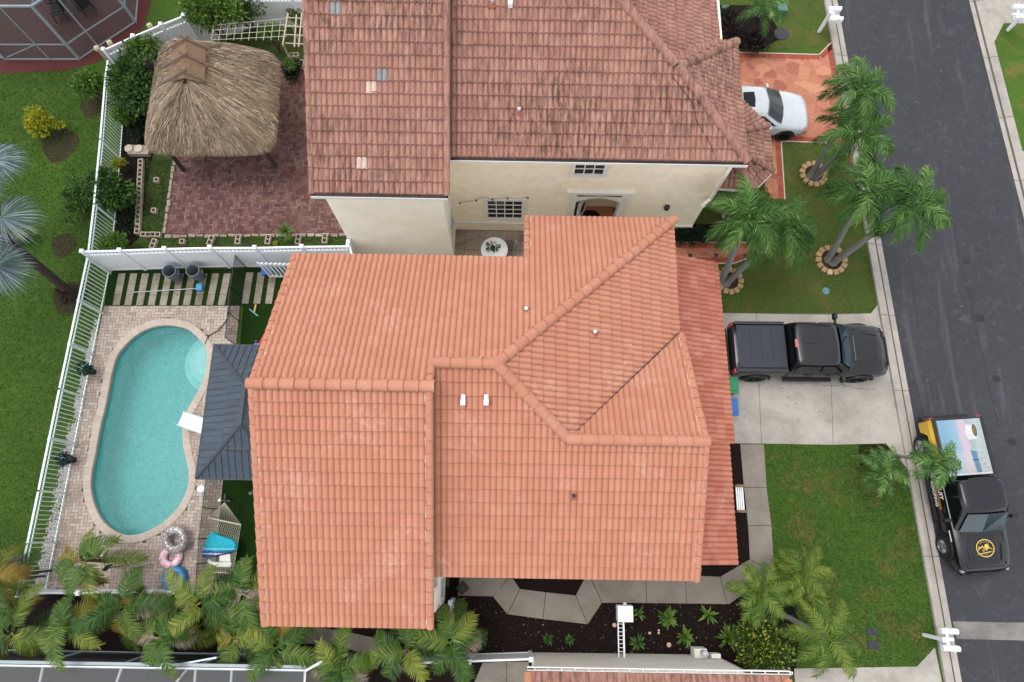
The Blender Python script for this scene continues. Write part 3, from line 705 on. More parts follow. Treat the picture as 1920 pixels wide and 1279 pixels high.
# ---------------------------------------------------------------- the north house
ze = 5.75; nb = thing('house', 'cream stucco house with the weathered, dark stained tile roof at the top', 'house', (2, 14, 0))
TO = 'tile_old'
NS = (0, .49, ze-.49*11.42); yS = 11.42; xE = 7.38
NW_ = (0, .49, ze-.49*10.08); yW = 10.08; wx0, wx1 = -6.33, -2.05
NE_ = (-.45, 0, 5.65+.45*6.85)                    # upper east slope
apx, apy = 5.02, 13.95; apz = zp(NS, apx, apy); k2 = (apz-ze)/(xE-apx); NE2 = (-k2, 0, apz+k2*apx)
nyE = 15.95; k3 = (apz-ze)/(nyE-apy); NN2 = (0, -k3, apz+k3*apy)
yr1, yr2 = 16.6, 17.6; NWn = (0, -.49, zp(NW_, 0, yr1)+.49*yr1); NSn = (0, -.49, zp(NS, 0, yr2)+.49*yr2)
tile_roof([(wx0, yW), (wx1, yW), (wx1, yr1), (wx0, yr1)], NW_, (0, -1), nb, TO, seed=21); tile_roof([(wx0, yr1), (wx1, yr1), (wx1, 23), (wx0, 23)], NWn, (0, 1), nb, TO, seed=26); tile_roof([(wx1, yr2), (1.05, yr2), (6.7, 23.4), (wx1, 23.4)], NSn, (0, 1), nb, TO, seed=27)
tile_roof([(wx1, yS), (xE, yS), (apx, apy), (apx-2.66, apy+2.45), (1.05, yr2), (wx1, yr2)], NS, (0, -1), nb, TO, seed=22)
tile_roof([(xE, yS), (xE, nyE), (apx, apy)], NE2, (1, 0), nb, TO, seed=23)
tile_roof([(apx-.2, apy), (apx, apy), (xE, nyE), (apx-.2, nyE)], NN2, (0, 1), nb, TO, seed=24)
tile_roof([(apx-.02, apy+.05), (6.85, 15.6), (6.7, 23.4), (1.05, yr2), (apx-2.66, apy+2.45)], NE_, (1, 0), nb, TO, seed=25)
ridge([(V3(NS, xE, yS), V3(NS, apx, apy)), (V3(NN2, xE, nyE), V3(NN2, apx, apy)), (V3(NS, apx-.1, apy+.05), V3(NS, apx-2.66, apy+2.45)), (V3(NS, apx-2.66, apy+2.45), V3(NS, 1.05, yr2)), (V3(NS, 1.05, yr2), V3(NS, wx1, yr2)), (V3(NW_, wx0, yr1), V3(NW_, wx1, yr1)), (V3(NSn, 6.7, 23.4), V3(NS, 1.05, yr2))], nb, TO)
rake([(V3(NW_, wx1-.04, yW, 0), V3(NW_, wx1-.04, yr1, 0)), (V3(NW_, wx0+.05, yW, -.02), V3(NW_, wx0+.05, yr1, -.02))], nb, TO)
mb = MB()
for pl, a, b in [(NW_, (wx0+.03, yW+.06), (wx0+.03, yr1)), (NW_, (wx1-.03, yW+.06), (wx1-.03, yr1)), (NE2, (xE-.03, yS), (xE-.03, nyE)), (NN2, (xE, nyE-.03), (6.8, nyE-.03)), (NE_, (6.82, nyE), (6.68, 23.3))]: fas(pl, a, b)
mb.build('fascia', 'trim_white', nb)
mb = MB()                                     # dark gutters with white lip
for x0_, x1_, y_ in ((wx0+.02, wx1, yW), (wx1+.02, xE, yS)):
    mb.box(((x0_+x1_)/2, y_-.06, ze-.06), (x1_-x0_, .12, .1), mi=0); mb.box(((x0_+x1_)/2, y_-.125, ze-.03), (x1_-x0_, .015, .13), mi=1)
mb.build('gutter', ['gutter_dark', 'trim_white'], nb)
mb = MB(); yw = 11.6
prof_x(-6.05, -2.3, [(10.25, 0), (22.6, 0), (22.6, zp(NWn, 0, 22.6)-.1), (yr1, zp(NW_, 0, yr1)-.1), (10.25, zp(NW_, 0, 10.25)-.1)]); mb.prism([(-2.35, 12.9), (1, 12.9), (1, 22), (-2.35, 22)], 5.5, 6.3)
mb.build('wall', 'stucco_cream', nb); mb = MB()
mb.prism([(-2.3, yw), (2.02, yw), (2.02, yw+.25), (-2.3, yw+.25)], 0, 5.7); mb.prism([(4.0, yw), (6.95, yw), (6.95, yw+.25), (4.0, yw+.25)], 0, 5.7)
mb.prism([(2.02, yw), (4.0, yw), (4.0, yw+.25), (2.02, yw+.25)], 3.05, 5.7)
mb.prism([(-2.3, yw+1.1), (6.95, yw+1.1), (6.95, 22), (-2.3, 22)], 0, 5.6); mb.prism([(6.7, yw+.25), (6.95, yw+.25), (6.95, 16), (6.7, 16)], 0, 5.6)
mb.prism([(-2.3, yw+.25), (2.0, yw+.25), (2.0, yw+1.1), (-2.3, yw+1.1)], 0, 3.0); mb.prism([(4.1, yw+.25), (6.7, yw+.25), (6.7, yw+1.1), (4.1, yw+1.1)], 0, 3.0)
mb.build('wall', 'stucco_yellow', nb)
plain('terracotta', '#c98163', .7, var=.2, scale=5)
# arched entry: alcove with tiled floor, white arch, cornice, front door standing open
ac = MB(); x0_, x1_ = 2.25, 3.85; n = 14; top = 2.65; rise = .32
arc = [(x0_+(x1_-x0_)*i/n, top+rise*math.sin(math.pi*i/n)) for i in range(n+1)]
for i in range(n):
    (xa, za), (xb, zb) = arc[i], arc[i+1]; k = ac.add([(xa, yw-.06, za), (xb, yw-.06, zb), (xb, yw-.06, 3.06), (xa, yw-.06, 3.06), (xa, yw+.25, za), (xb, yw+.25, zb)]); ac.face((k, k+1, k+2, k+3)); ac.face((k, k+4, k+5, k+1))
for xa, xb in ((x0_-.24, x0_), (x1_, x1_+.24)): ac.box(((xa+xb)/2, yw-.03, 1.53), (xb-xa, .06, 3.06))
ac.box(((x0_+x1_)/2, yw-.06, 3.4), (2.4, .12, .08)); ac.box(((x0_+x1_)/2, yw-.04, 3.3), (2.25, .08, .1))
for xa in (x0_-.12, x1_+.12): ac.box((xa, yw+.12, 1.5), (.25, .26, 3.0))
ac.build('entry_arch', 'trim_white', nb)
mb = MB(); mb.box((3.05, yw+.55, .03), (1.9, 1.1, .06)); mb.build('entry_floor', 'terracotta', nb)
dr = MB(); dr.box((2.62, yw+.5, 1.1), (.05, .95, 2.1), R(-28)); dd = dr.build('front_door', 'trim_white', nb)
dr = MB(); dr.lathe((2.65, yw+.5, 1.15), [(.0, 0), (.22, 0), (.22, .02), (0, .02)], 20, mat=Matrix.Rotation(R(-28), 3, 'Z') @ Matrix.Diagonal((1, .8, 1.9)) @ Matrix.Rotation(R(90), 3, 'Y')); dr.build('door_glass', 'window_glass', dd)
plain('mat_dark', '#141012', .95); 
mb = MB(); mb.lathe((3.05, yw+.42, .0), [(.5, .06), (.5, .09), (.0, .092)], 24); tag(mb.build('door_mat', 'mat_dark'), 'dark round door mat inside the arched entry of the cream house', 'mat')
window(nb, (2.47, yw, 4.93), .95, .66, (0, -1), 3, 2, .06, .16); window(nb, (-.33, yw, 1.9), 1.25, 1.4, (0, -1), 4, 4, .06, .16)
window(nb, (-2.3, 10.9, 2.0), .7, 1.3, (1, 0), 2, 3, .05, .1)
mb = MB(); mb.box((-.15, yw-.03, .72), (4.25, .06, .1)); mb.box((5.5, yw-.03, .72), (2.9, .06, .1)); mb.build('base_band', 'trim_white', nb)
# downpipe at the south-east corner
mb = MB(); a = Vector((6.98, yw-.1, 5.6)); mb.bar(a, (6.95, yw-.12, 3.2), .11, .09); mb.bar((6.95, yw-.12, 3.2), (6.72, yw-.3, 2.95), .12, .1); mb.build('downpipe', 'stucco_cream', nb)
mb = MB(); c = Vector((5.6, yw-.06, 2.3)); mb.lathe(c, [(.05, -.15), (.1, -.05), (.1, .1), (.03, .18)], 10); mb.build('wall_lamp', 'pipe_dark', nb)
# vents and replaced tiles on the old roof
pipevent(973, 212, NS, nb); pipevent(923, 10, NS, nb)
mb = MB(); c = rays(957, 11, *NS); mb.box((c.x, c.y, c.z+.1), (.14, .2, .2)); mb.build('roof_vent', 'vinyl', nb, bevel=.02)
plain('tile_pale', '#cdb3a3', .85, var=.15, scale=12); plain('tile_grey', '#8e8f90', .85, var=.3, scale=12)
for a, b, wd, mt in ((626, 18, 2, 'tile_grey'), (692, 154, 2, 'tile_pale'), (709, 154, 2, 'tile_grey'), (678, 313, 2, 'tile_pale')):
    c = rays(a, b, *NW_); mb = MB()
    w0 = math.floor((c.x)/.168)*.168; v0_ = yW+math.floor((c.y-yW)/(.37*math.cos(math.atan(.49))))*.37*math.cos(math.atan(.49)); v1_ = v0_+.37*math.cos(math.atan(.49))
    for i in range(wd*6):
        h0, h1 = [.047*(-.35, .62, .95, 1.0, .82, .42)[q % 6] for q in (i, i+1)]; xa, xb = w0+i*.168/6, w0+(i+1)*.168/6
        mb.poly([(xa, v0_-.01, zp(NW_, 0, v0_)+.062+h0), (xb, v0_-.01, zp(NW_, 0, v0_)+.062+h1), (xb, v1_-.01, zp(NW_, 0, v1_)+.012+h1), (xa, v1_-.01, zp(NW_, 0, v1_)+.012+h0)])
    mb.build('replaced_tile', mt, nb)
# dark cable running down the hip
cp = [rays(a, b, *NS)+Vector((0, 0, .09)) for a, b in ((1258,146),(1285,180),(1300,205),(1305,230),(1325,262),(1337,290))]
mb = MB(); mb.tube(smooth_loop(cp, 5, False), .012, 5); mb.build('cable', 'pipe_dark', nb)
# entry porch roof at the east side (five sided)
pz = 2.8; pc = (7.0, 14.2); pts5 = [P(1393, 190, pz), P(1441, 236, pz), P(1450, 322, pz), P(1414, 358, pz), P(1335, 352, pz)]
apx_ = Vector((6.95, 13.55, 3.75)); ridge_l = []
for i in range(4):
    a, b = pts5[i], pts5[i+1]; nrm = (b-a).cross(apx_-a); 
    if nrm.z < 0: nrm = -nrm
    pl = (-nrm.x/nrm.z, -nrm.y/nrm.z, a.z+(nrm.x*a.x+nrm.y*a.y)/nrm.z); dn = Vector((nrm.x, nrm.y)).normalized()
    tile_roof([a, b, apx_], pl, dn, nb, TO, seed=30+i, name='porch_roof_tiles')
    if i: ridge_l.append((a+Vector((0, 0, .05)), apx_+Vector((0, 0, .05))))
ridge(ridge_l, nb, TO, .12, .4)
mb = MB()
for i in range(4): a, b = pts5[i], pts5[i+1]; mb.bar(a+Vector((0, 0, -.05)), b+Vector((0, 0, -.05)), .06, .12)
mb.build('gutter', 'trim_white', nb)
for q_ in shrink(pts5, .35)[2:4]: mb = MB(); mb.lathe((q_[0], q_[1], 0), [(.16, 0), (.13, .1), (.11, 2.5), (.16, 2.7)], 14); mb.build('porch_column', 'stucco_yellow', nb, True)
# ---------------------------------------------------------------- the south house, only its north edge in view
sh = thing('house', 'house at the bottom edge with a tile roof, white gutter and grey wall', 'house', (4.5, -8, 0))
PSo = (0, -.45, 3.02-.45*3.95); 
tile_roof([(.62, -3.90), (8.38, -3.90), (4.5, -7.83), (.62, -7.83)], PSo, (0, 1), sh, 'tile_old', seed=41, w_=.27, course=.42, amp=.04)
sz_ = -7.83; PSs = (0, .45, zp(PSo, 0, sz_)-.45*sz_); PSo2 = PSo
PSe = (-.45, 0, 3.02+.45*8.38); tile_roof([(8.38, -3.95), (8.38, -11.71), (4.5, -7.83)], PSe, (1, 0), sh, 'tile_old', seed=42, w_=.27); tile_roof([(.62, -11.71), (8.38, -11.71), (4.5, -7.83), (.62, -7.83)], PSs, (0, -1), sh, 'tile_old', seed=43, w_=.27)
ridge([(V3(PSo, 8.3, -4.02), V3(PSo, 4.5, -7.83)), (V3(PSs, 8.3, -11.6), V3(PSo, 4.5, -7.83)), (V3(PSo, .62, -7.83), V3(PSo, 4.5, -7.83))], sh, 'tile', .14); rake([(V3(PSo, .66, -3.95, 0), V3(PSo, .66, -7.8, 0))], sh, 'tile', .12)
mb = MB(); mb.box((4.5, -3.8, 2.96), (7.75, .03, .12)); mb.box((4.5, -3.89, 2.93), (7.75, .03, .12)); mb.box((8.39, -3.85, 2.96), (.03, .12, .12))
for k in range(20): mb.box((.85+k*.4, -3.845, 2.99), (.03, .07, .03))
mb.build('gutter', 'trim_white', sh); mb = MB(); mb.box((4.5, -3.865, 2.88), (7.7, .1, .02)); mb.build('gutter_floor', 'gutter_dark', sh)
wl = [P(1000, 1226), P(1338, 1222), P(1382, 1246)]
mb = MB(); mb.prism([(wl[0].x-.05, -3.86), (wl[1].x, -3.84), (wl[1].x+.95, -4.25), (wl[1].x+.95, -11.4), (wl[0].x-.05, -11.4)], 0, 2.9); prof_x(.75, .9, [(-3.9, 2.8), (-11.5, 2.8), (-7.83, zp(PSo, 0, -7.83)-.1)]); mb.build('wall', 'stucco_grey', sh)
mb = MB(); mb.box((P(1304,1228).x, -3.7, .45), (.42, .28, .5)); mb.box((P(1322,1222).x+.1, -3.74, .8), (.3, .14, .3)); mb.build('meter_box', 'stucco_grey', sh, bevel=.01)
mb = MB(); mb.tube([(P(1306,1220).x, -3.66, .7), (P(1306,1220).x, -3.66, 1.0)], .08, 12); mb.lathe((P(1306,1220).x, -3.66, 1.0), [(.11, 0), (.11, .1), (.05, .15), (0, .16)], 14); mb.build('electric_meter', 'galv', sh)
# ================================================================== POOL
g = G('water'); n = g.noise(5, 4, .6, dist=1.2); n2 = g.noise(1.3, 4, .6)
g.bump(n, .3, .03)
dif = g.b; dif.inputs['Roughness'].default_value = .06; dif.inputs['Specular IOR Level'].default_value = .5
g.lk(g.ramp(n2, [(.3, '#2c8a8c'), (.7, '#429b9b')]), dif.inputs['Base Color'])
tr = g.new('ShaderNodeBsdfTransparent'); tr.inputs[0].default_value = (.74, .94, .94, 1)
mx = g.new('ShaderNodeMixShader'); mx.inputs[0].default_value = .66; g.lk(dif.outputs[0], mx.inputs[1]); g.lk(tr.outputs[0], mx.inputs[2]); g.lk(mx.outputs[0], g.out.inputs[0]); M['water'] = g.m
g = G('pool_plaster'); n = g.noise(6, 5, .7); M['pool_plaster'] = g.fin(g.ramp(n, [(.3, '#5aa7a6'), (.7, '#6fb8b5')]), .8)
plain('step_plaster', '#c9dedb', .7)
pool = thing('swimming_pool', 'kidney shaped swimming pool of turquoise water with a pale rounded coping', 'swimming pool', (-11, 2, 0))
mb = MB(); n_ = len(water_edge); zz = [(0, .0), (0, -1.25)]
hl = hole_loop; n_ = len(hl); k = mb.add([(x, y, -.02) for x, y in hl]); mb.add([(x, y, -1.3) for x, y in hl])
for i in range(n_): j = (i+1) % n_; mb.face((k+i, k+j, k+n_+j, k+n_+i))
mb.face(range(k+n_, k+2*n_)); mb.build('shell', 'pool_plaster', pool)
me_w = sheet('water', 'water', water_edge, -.13, parent=pool)
me_w.data.transform(Matrix.Translation(-ORG[pool.name])); ORG[me_w.name] = ORG[pool.name]
def fit_loop(l, n):
    L_ = [Vector(p) for p in l]; d_ = [0]
    for i in range(len(L_)): d_.append(d_[-1]+(L_[(i+1) % len(L_)]-L_[i]).length)
    out = []
    for k in range(n):
        t = d_[-1]*k/n
        for i in range(len(L_)):
            if d_[i] <= t <= d_[i+1]: out.append(L_[i].lerp(L_[(i+1) % len(L_)], (t-d_[i])/max(1e-6, d_[i+1]-d_[i]))); break
    return out
mb = MB(); ci = fit_loop(water_edge, 84); sgn = .30 if not inside(offset_line(water_edge, .3)[3], water_edge) else -.30
for i in range(84):
    a, b = ci[i], ci[(i+1) % 84]; t = (b-a).normalized()
    def nr(j):
        tt = (ci[(j+1) % 84]-ci[j-1]).normalized(); return Vector((-tt.y, tt.x))*(1 if sgn > 0 else -1)
    na, nbb = nr(i), nr((i+1) % 84); g_ = t*.003; a_, b_ = a+g_, b-g_
    q = [(a_-na*.03, .03), (a_+na*.01, .05), (a_+na*.22, .05), (a_+na*.25, .03)]; q2 = [(b_-nbb*.03, .03), (b_+nbb*.01, .05), (b_+nbb*.22, .05), (b_+nbb*.25, .03)]
    k = mb.add([(p.x, p.y, z) for p, z in q]+[(p.x, p.y, z) for p, z in q2]+[((a_-na*.03).x, (a_-na*.03).y, -.12), ((b_-nbb*.03).x, (b_-nbb*.03).y, -.12), ((a_+na*.25).x, (a_+na*.25).y, 0), ((b_+nbb*.25).x, (b_+nbb*.25).y, 0)]); r_ = random.random()
    for u_ in range(3): mb.face((k+u_, k+4+u_, k+5+u_, k+1+u_), r_)
    mb.face((k+8, k+9, k+4, k), r_); mb.face((k+3, k+7, k+11, k+10), r_)
brick_mat('coping_stone', [(0, '#b3a598'), (.5, '#bfb2a6'), (1, '#b8a99d')], .2, '#9f8d7f', .3)
mb.build('coping', 'coping_stone', pool)
c = P(386, 672)
plain('step_mid', '#b5dbd6', .7); plain('step_low', '#98d0cc', .7)  # deeper steps get tealer plaster: dimming through the water, painted into the colour
for rr, z, sm in ((.98, -.62, 'step_low'), (.74, -.42, 'step_mid'), (.5, -.2, 'step_plaster')):
    lp = []
    for k in range(48):
        an = 2*math.pi*k/48; q = rr*1.2
        while q > .02 and not inside((c.x+q*math.cos(an)*.9, c.y+q*math.sin(an)), hl): q -= .01
        lp.append((c.x+q*math.cos(an)*.9, c.y+q*math.sin(an)))
    mb = MB(); mb.prism(lp, -1.3, z); mb.build('step', sm, pool)
# ================================================================== FENCES
def vinyl_fence(name, label, pts, h=1.85, grp=None, lattice=True, mat='vinyl', capm='vinyl', posts=None):
    """solid white panels with a lattice top rail; pts are the post positions"""
    t = thing(name, label, 'fence', tuple(pts[0]), grp)
    for i, p in enumerate(pts):
        mb = MB(); mb.box((p.x, p.y, h/2+.03), (.12, .12, h+.06)); mb.box((p.x, p.y, h+.08), (.15, .15, .03)); mb.box((p.x, p.y, h+.11), (.1, .1, .04)); mb.build('post', capm if False else mat, t)
    for a, b in zip(pts, pts[1:]):
        d = b-a; ang = math.atan2(d.y, d.x); L_ = d.length-.12; c = (a+b)/2; dn = d.normalized()
        mb = MB(); ht = h-.34 if lattice else h-.1
        mb.box((c.x, c.y, .06+ht/2-.04), (L_, .03, ht-.12), ang)
        for z in ((.1, ht, h-.03) if lattice else (.1, h-.04)): mb.box((c.x, c.y, z), (L_, .06, .09), ang)
        if lattice:
            n = int(L_/.14)
            for k in range(n):
                for s__ in (1, -1):
                    x_ = -L_/2+(k+.5)*L_/n; p0 = c+dn*(x_-.1*s__); p1 = c+dn*(x_+.1*s__)
                    mb.bar((p0.x, p0.y, ht+.04), (p1.x, p1.y, h-.07), .012+.002*(s__ > 0), .03)
        mb.build('panel', mat, t)
    return t
vf = [P(a, b, 1.85) for a, b in [(155,472),(225,470),(309,467),(394,465),(478,465),(566,463),(653,462)]]
for p in vf: p.z = 0
vinyl_fence('vinyl_fence', 'long white vinyl fence with lattice top between the pool and the red brick patio', vf)
vinyl_fence('vinyl_fence', 'short white vinyl fence end running from the long fence to the house wall', [Vector((vf[-1].x+.02, vf[-1].y+.15, 0)), Vector((vf[-1].x+.28, vf[-1].y-.75, 0)) ], 1.9, lattice=False)
nf = [P(a, b, 1.85) for a, b in [(195,94),(250,69),(302,47),(345,30)]]
for p in nf: p.z = 0
vinyl_fence('vinyl_fence', 'white lattice topped fence slanting away from the screened patio at the top left', nf)
nf2 = [nf[-1]+Vector((.05, .15, 0)), nf[-1]+Vector((2.0, 1.05, 0)), nf[-1]+Vector((4.2, 1.1, 0)), nf[-1]+Vector((6.4, 1.1, 0))]
vinyl_fence('vinyl_fence', 'white fence behind the thatched hut next to the old tile roof', nf2)
plain('cream_block', '#cdbb98', .8, var=.25, scale=30)
for i, (a, b, l) in enumerate(((183,92,'cream post cap left of the fence corner by the screened patio'),(207,82,'cream post cap right of the fence corner by the screened patio'),(282,50,'cream post cap halfway along the slanting white fence'))):
    c = P(a, b, 1.0); mb = MB(); mb.box((c.x, c.y, .5), (.1, .1, 1.0), R(30)); mb.box((c.x, c.y, 1.04), (.2, .2, .12), R(30)); mb.box((c.x, c.y, 1.12), (.13, .13, .05), R(30)); tag(mb.build('garden_post', 'cream_block', bevel=.01), l, 'post', 'cream capped garden posts')
def picket(name, label, line, h=1.5, sp=.15, mat='alu_white', post_every=1.9):
    t = thing(name, label, 'fence', (line[0].x, line[0].y, 0))
    L_ = sum((b-a).length for a, b in zip(line, line[1:]))
    rails = MB(); pk = MB(); pos = 0; nxt = 0
    for a, b in zip(line, line[1:]):
        d = (b-a); dn = d.normalized(); ang = math.atan2(d.y, d.x)
        for z in (.12, h-.17, h): rails.bar(a+Vector((0, 0, z)), b+Vector((0, 0, z)), .035, .035)
        rails.bar(a+Vector((0, 0, h+.022)), b+Vector((0, 0, h+.022)), .07, .02)
        n = int(d.length/sp)
        for k in range(n):
            p = a+dn*(k*sp+.03); pk.box((p.x, p.y, (h+.1)/2), (.024, .024, h-.1), ang)
        m_ = max(1, round(d.length/post_every))
        for k in range(m_+1):
            p = a+d*(k/m_); q = MB(); q.box((p.x, p.y, h/2+.02), (.09, .055, h+.04), ang+R(90)); q.build('post', mat, t)
    rails.build('rails', mat, t); pk.build('pickets', mat, t); return t
picket('picket_fence', 'long white aluminium picket fence between the west lawn and the pool deck', [P(207, 513), P(160, 745), P(125, 925), P(88, 1112)])
picket('picket_fence', 'white aluminium picket fence beside the thatched hut garden', [P(209, 500), P(218, 416), P(228, 300), P(236, 190), P(240, 160)])
a, b = P(62, 1112, 1.1), P(490, 1112, 1.1); a.z = b.z = 0
ln_ = [a+(b-a)*(k/5) for k in range(6)]
vinyl_fence('vinyl_fence', 'low white fence behind the yellowing palms at the south end of the pool', ln_, 1.1, lattice=False)
a = P(845, 1130, 1.2); a.z = 0; b = P(846, 1185, 1.2); b.z = 0
vinyl_fence('vinyl_fence', 'short white fence by the bay window of the salmon roofed house', [a, b], 1.2, lattice=False, mat='vinyl')
a = P(996, 1236, 1.3); b = P(880, 1240, 1.3); a.z = b.z = 0
vinyl_fence('vinyl_fence', 'white fence beside the grey stucco wall at the bottom edge', [a, b, b+(b-a)], 1.3, lattice=False)
# slatted gate by the roof corner
gt = thing('picket_gate', 'white picket gate leaning out from under the salmon roof corner', 'gate', tuple(P(508, 521)))
mb = MB(); base = P(508, 521); 
for z in (.15, 1.38): mb.box((base.x+.72, base.y+.01, z), (1.5, .04, .09))
mb.build('rails', 'vinyl', gt); mb = MB()
for k in range(9): mb.box((base.x+.03+k*.165, base.y, .8), (.075, .025, 1.5), 0)
mb.build('pickets', 'vinyl', gt)
# black mesh pool fence
def screen_mat(key, col, op):
    g = G(key); g.b.inputs['Base Color'].default_value = C(col); g.b.inputs['Roughness'].default_value = .8
    tr = g.new('ShaderNodeBsdfTransparent'); mx = g.new('ShaderNodeMixShader'); mx.inputs[0].default_value = op
    g.lk(tr.outputs[0], mx.inputs[1]); g.lk(g.b.outputs[0], mx.inputs[2]); g.lk(mx.outputs[0], g.out.inputs[0]); M[key] = g.m
screen_mat('mesh_black', '#101114', .55); screen_mat('screen_dark', '#0b0d10', .82); screen_mat('screen', '#15181b', .5); screen_mat('screen_light', '#50565a', .45); screen_mat('wire_clear', '#20262a', .45)
def mesh_fence(label, line, h=1.25):
    t = thing('pool_safety_fence', label, 'fence', tuple(line[0]), 'black mesh pool safety fences'); me_ = MB()
    for a, b in zip(line, line[1:]):
        me_.poly([a, b, b+Vector((0, 0, h)), a+Vector((0, 0, h))]); L_ = (b-a).length; m_ = max(1, round(L_/.9))
        for k in range(m_+1):
            p = a+(b-a)*(k/m_); q = MB(); q.tube([p, p+Vector((0, 0, h+.03))], .017, 8); q.build('pole', 'dark_frame', t)
        q = MB(); q.bar(a+Vector((0, 0, h)), b+Vector((0, 0, h)), .02); q.build('hem', 'dark_frame', t)
    me_.build('mesh_panel', 'mesh_black', t); return t
mesh_fence('black mesh pool fence north of the grey gazebo', [P(464, 503), P(455, 560), P(447, 650)])
mesh_fence('black mesh pool fence south of the grey gazebo beside the hammock', [P(414, 900), P(402, 1010), P(396, 1100)])
# ================================================================== GAZEBO
g = G('slate_metal'); n = g.noise(1.5, 5, .7, g.coord((.6, 3, 1))); M['slate_metal'] = g.fin(g.ramp(n, [(.3, '#36404b'), (.6, '#434e5b'), (.8, '#57636f')]), .5, .3)
plain('slate_dark', '#2c343e', .6)
gz = thing('gazebo', 'slate grey metal gazebo with a two tier hip roof next to the pool', 'gazebo', (-8.5, 3.8, 0))
def hip(parent, x0_, x1_, y0_, y1_, ze_, zr, top=None, seam=.22, name='roof_panel'):
    """hip roof; ridge runs north-south"""
    hw = (x1_-x0_)/2; xm_ = (x0_+x1_)/2; A_ = [(x0_, y0_), (x1_, y0_), (x1_, y1_), (x0_, y1_)]; r0, r1 = (xm_, y0_+hw), (xm_, y1_-hw)
    e_ = lambda p: Vector((p[0], p[1], ze_)); r_ = lambda p: Vector((p[0], p[1], zr))
    faces = [([e_(A_[3]), e_(A_[0]), r_(r0), r_(r1)], (-1, 0)), ([e_(A_[0]), e_(A_[1]), r_(r0)], (0, -1)), ([e_(A_[1]), e_(A_[2]), r_(r1), r_(r0)], (1, 0)), ([e_(A_[2]), e_(A_[3]), r_(r1)], (0, 1))]
    for pts, dn in faces:
        mb = MB(); mb.poly(pts)
        a, b = pts[0], pts[1]; L_ = (b-a).length; n = int(L_/seam); up = Vector((-dn[0], -dn[1], (zr-ze_)/hw))
        for k in range(1, n):
            p = a+(b-a)*(k/n); d_ = min((p-a).length, (b-p).length, hw); q = p+up*d_
            mb.bar(p+Vector((0, 0, .012)), q+Vector((0, 0, .012)), .018, .03)
        mb.build(name, 'slate_metal', parent)
    mb = MB()
    for p, q in ((A_[0], r0), (A_[1], r0), (A_[2], r1), (A_[3], r1)): mb.bar(e_(p)+Vector((0, 0, .03)), r_(q)+Vector((0, 0, .03)), .08, .03)
    mb.bar(r_(r0)+Vector((0, 0, .03)), r_(r1)+Vector((0, 0, .03)), .13, .04)
    for i in range(4): mb.bar(e_(A_[i])-Vector((0, 0, .03)), e_(A_[(i+1) % 4])-Vector((0, 0, .03)), .06, .1)
    mb.build('roof_trim', 'slate_dark', parent)
hip(gz, -10.22, -6.9, 1.55, 6.07, 2.3, 3.25); hip(gz, -9.25, -7.87, 2.45, 5.15, 2.98, 3.42)
for x in (-9.95, -7.1):
    for y in (1.85, 5.8): mb = MB(); mb.box((x, y, 1.15), (.12, .12, 2.3)); mb.box((x, y, .03), (.2, .2, .03)); mb.build('post', 'dark_frame', gz)
# ================================================================== TIKI HUT
hut = thing('tiki_hut', 'square palm thatched hut with wooden crossed ridge sticks on the red brick patio', 'hut', (-11.4, 15.9, 0))
brick_mat('thatch', [(0, '#453b31'), (.28, '#776654'), (.55, '#937f69'), (.85, '#b09c84'), (1, '#cbbba4')], .15, '#5e4e3d', .5)
plain('thatch_core', '#3c3128', .95); plain('plywood', '#7b6048', .85, var=.3, scale=5); plain('pole_wood', '#6e5a45', .8, var=.3, scale=8)
EZ = 2.35; crn = [P(a, b, EZ) for a, b in [(300,80),(520,97),(512,285),(268,285)]]      # NW NE SE SW
r1 = P(352, 82, 4.3); r2 = P(348, 152, 4.3)
def hutpt(face, u_, v_, lift=0):
    """face 0..3 = N,E,S,W ; u along eave, v from ridge(0) to eave(1)"""
    C0 = [(crn[0], crn[1], r1, r1), (crn[1], crn[2], r1, r2), (crn[2], crn[3], r2, r2), (crn[3], crn[0], r2, r1)][face]
    e_ = C0[0].lerp(C0[1], u_); t_ = C0[2].lerp(C0[3], u_); p = t_.lerp(e_, v_)
    mid = Vector(((crn[0]+crn[2])/2)); bul = math.sin(math.pi*min(1, v_))*.18
    cr = (abs(u_-.5)*2)**6*.22*v_; q = p+(Vector((mid.x, mid.y, p.z))-p)*cr*.42
    return q+Vector((0, 0, bul+lift))
mb = MB()
for f in range(4):
    n1_, n2_ = 14, 8; k = mb.add([hutpt(f, i/n1_, j/n2_*.98) for j in range(n2_+1) for i in range(n1_+1)])
    for j in range(n2_):
        for i in range(n1_): a = k+j*(n1_+1)+i; mb.face((a, a+n1_+1, a+n1_+2, a+1))
mb.build('roof_core', 'thatch_core', hut, True)
rn = random.Random(8); mb = MB()
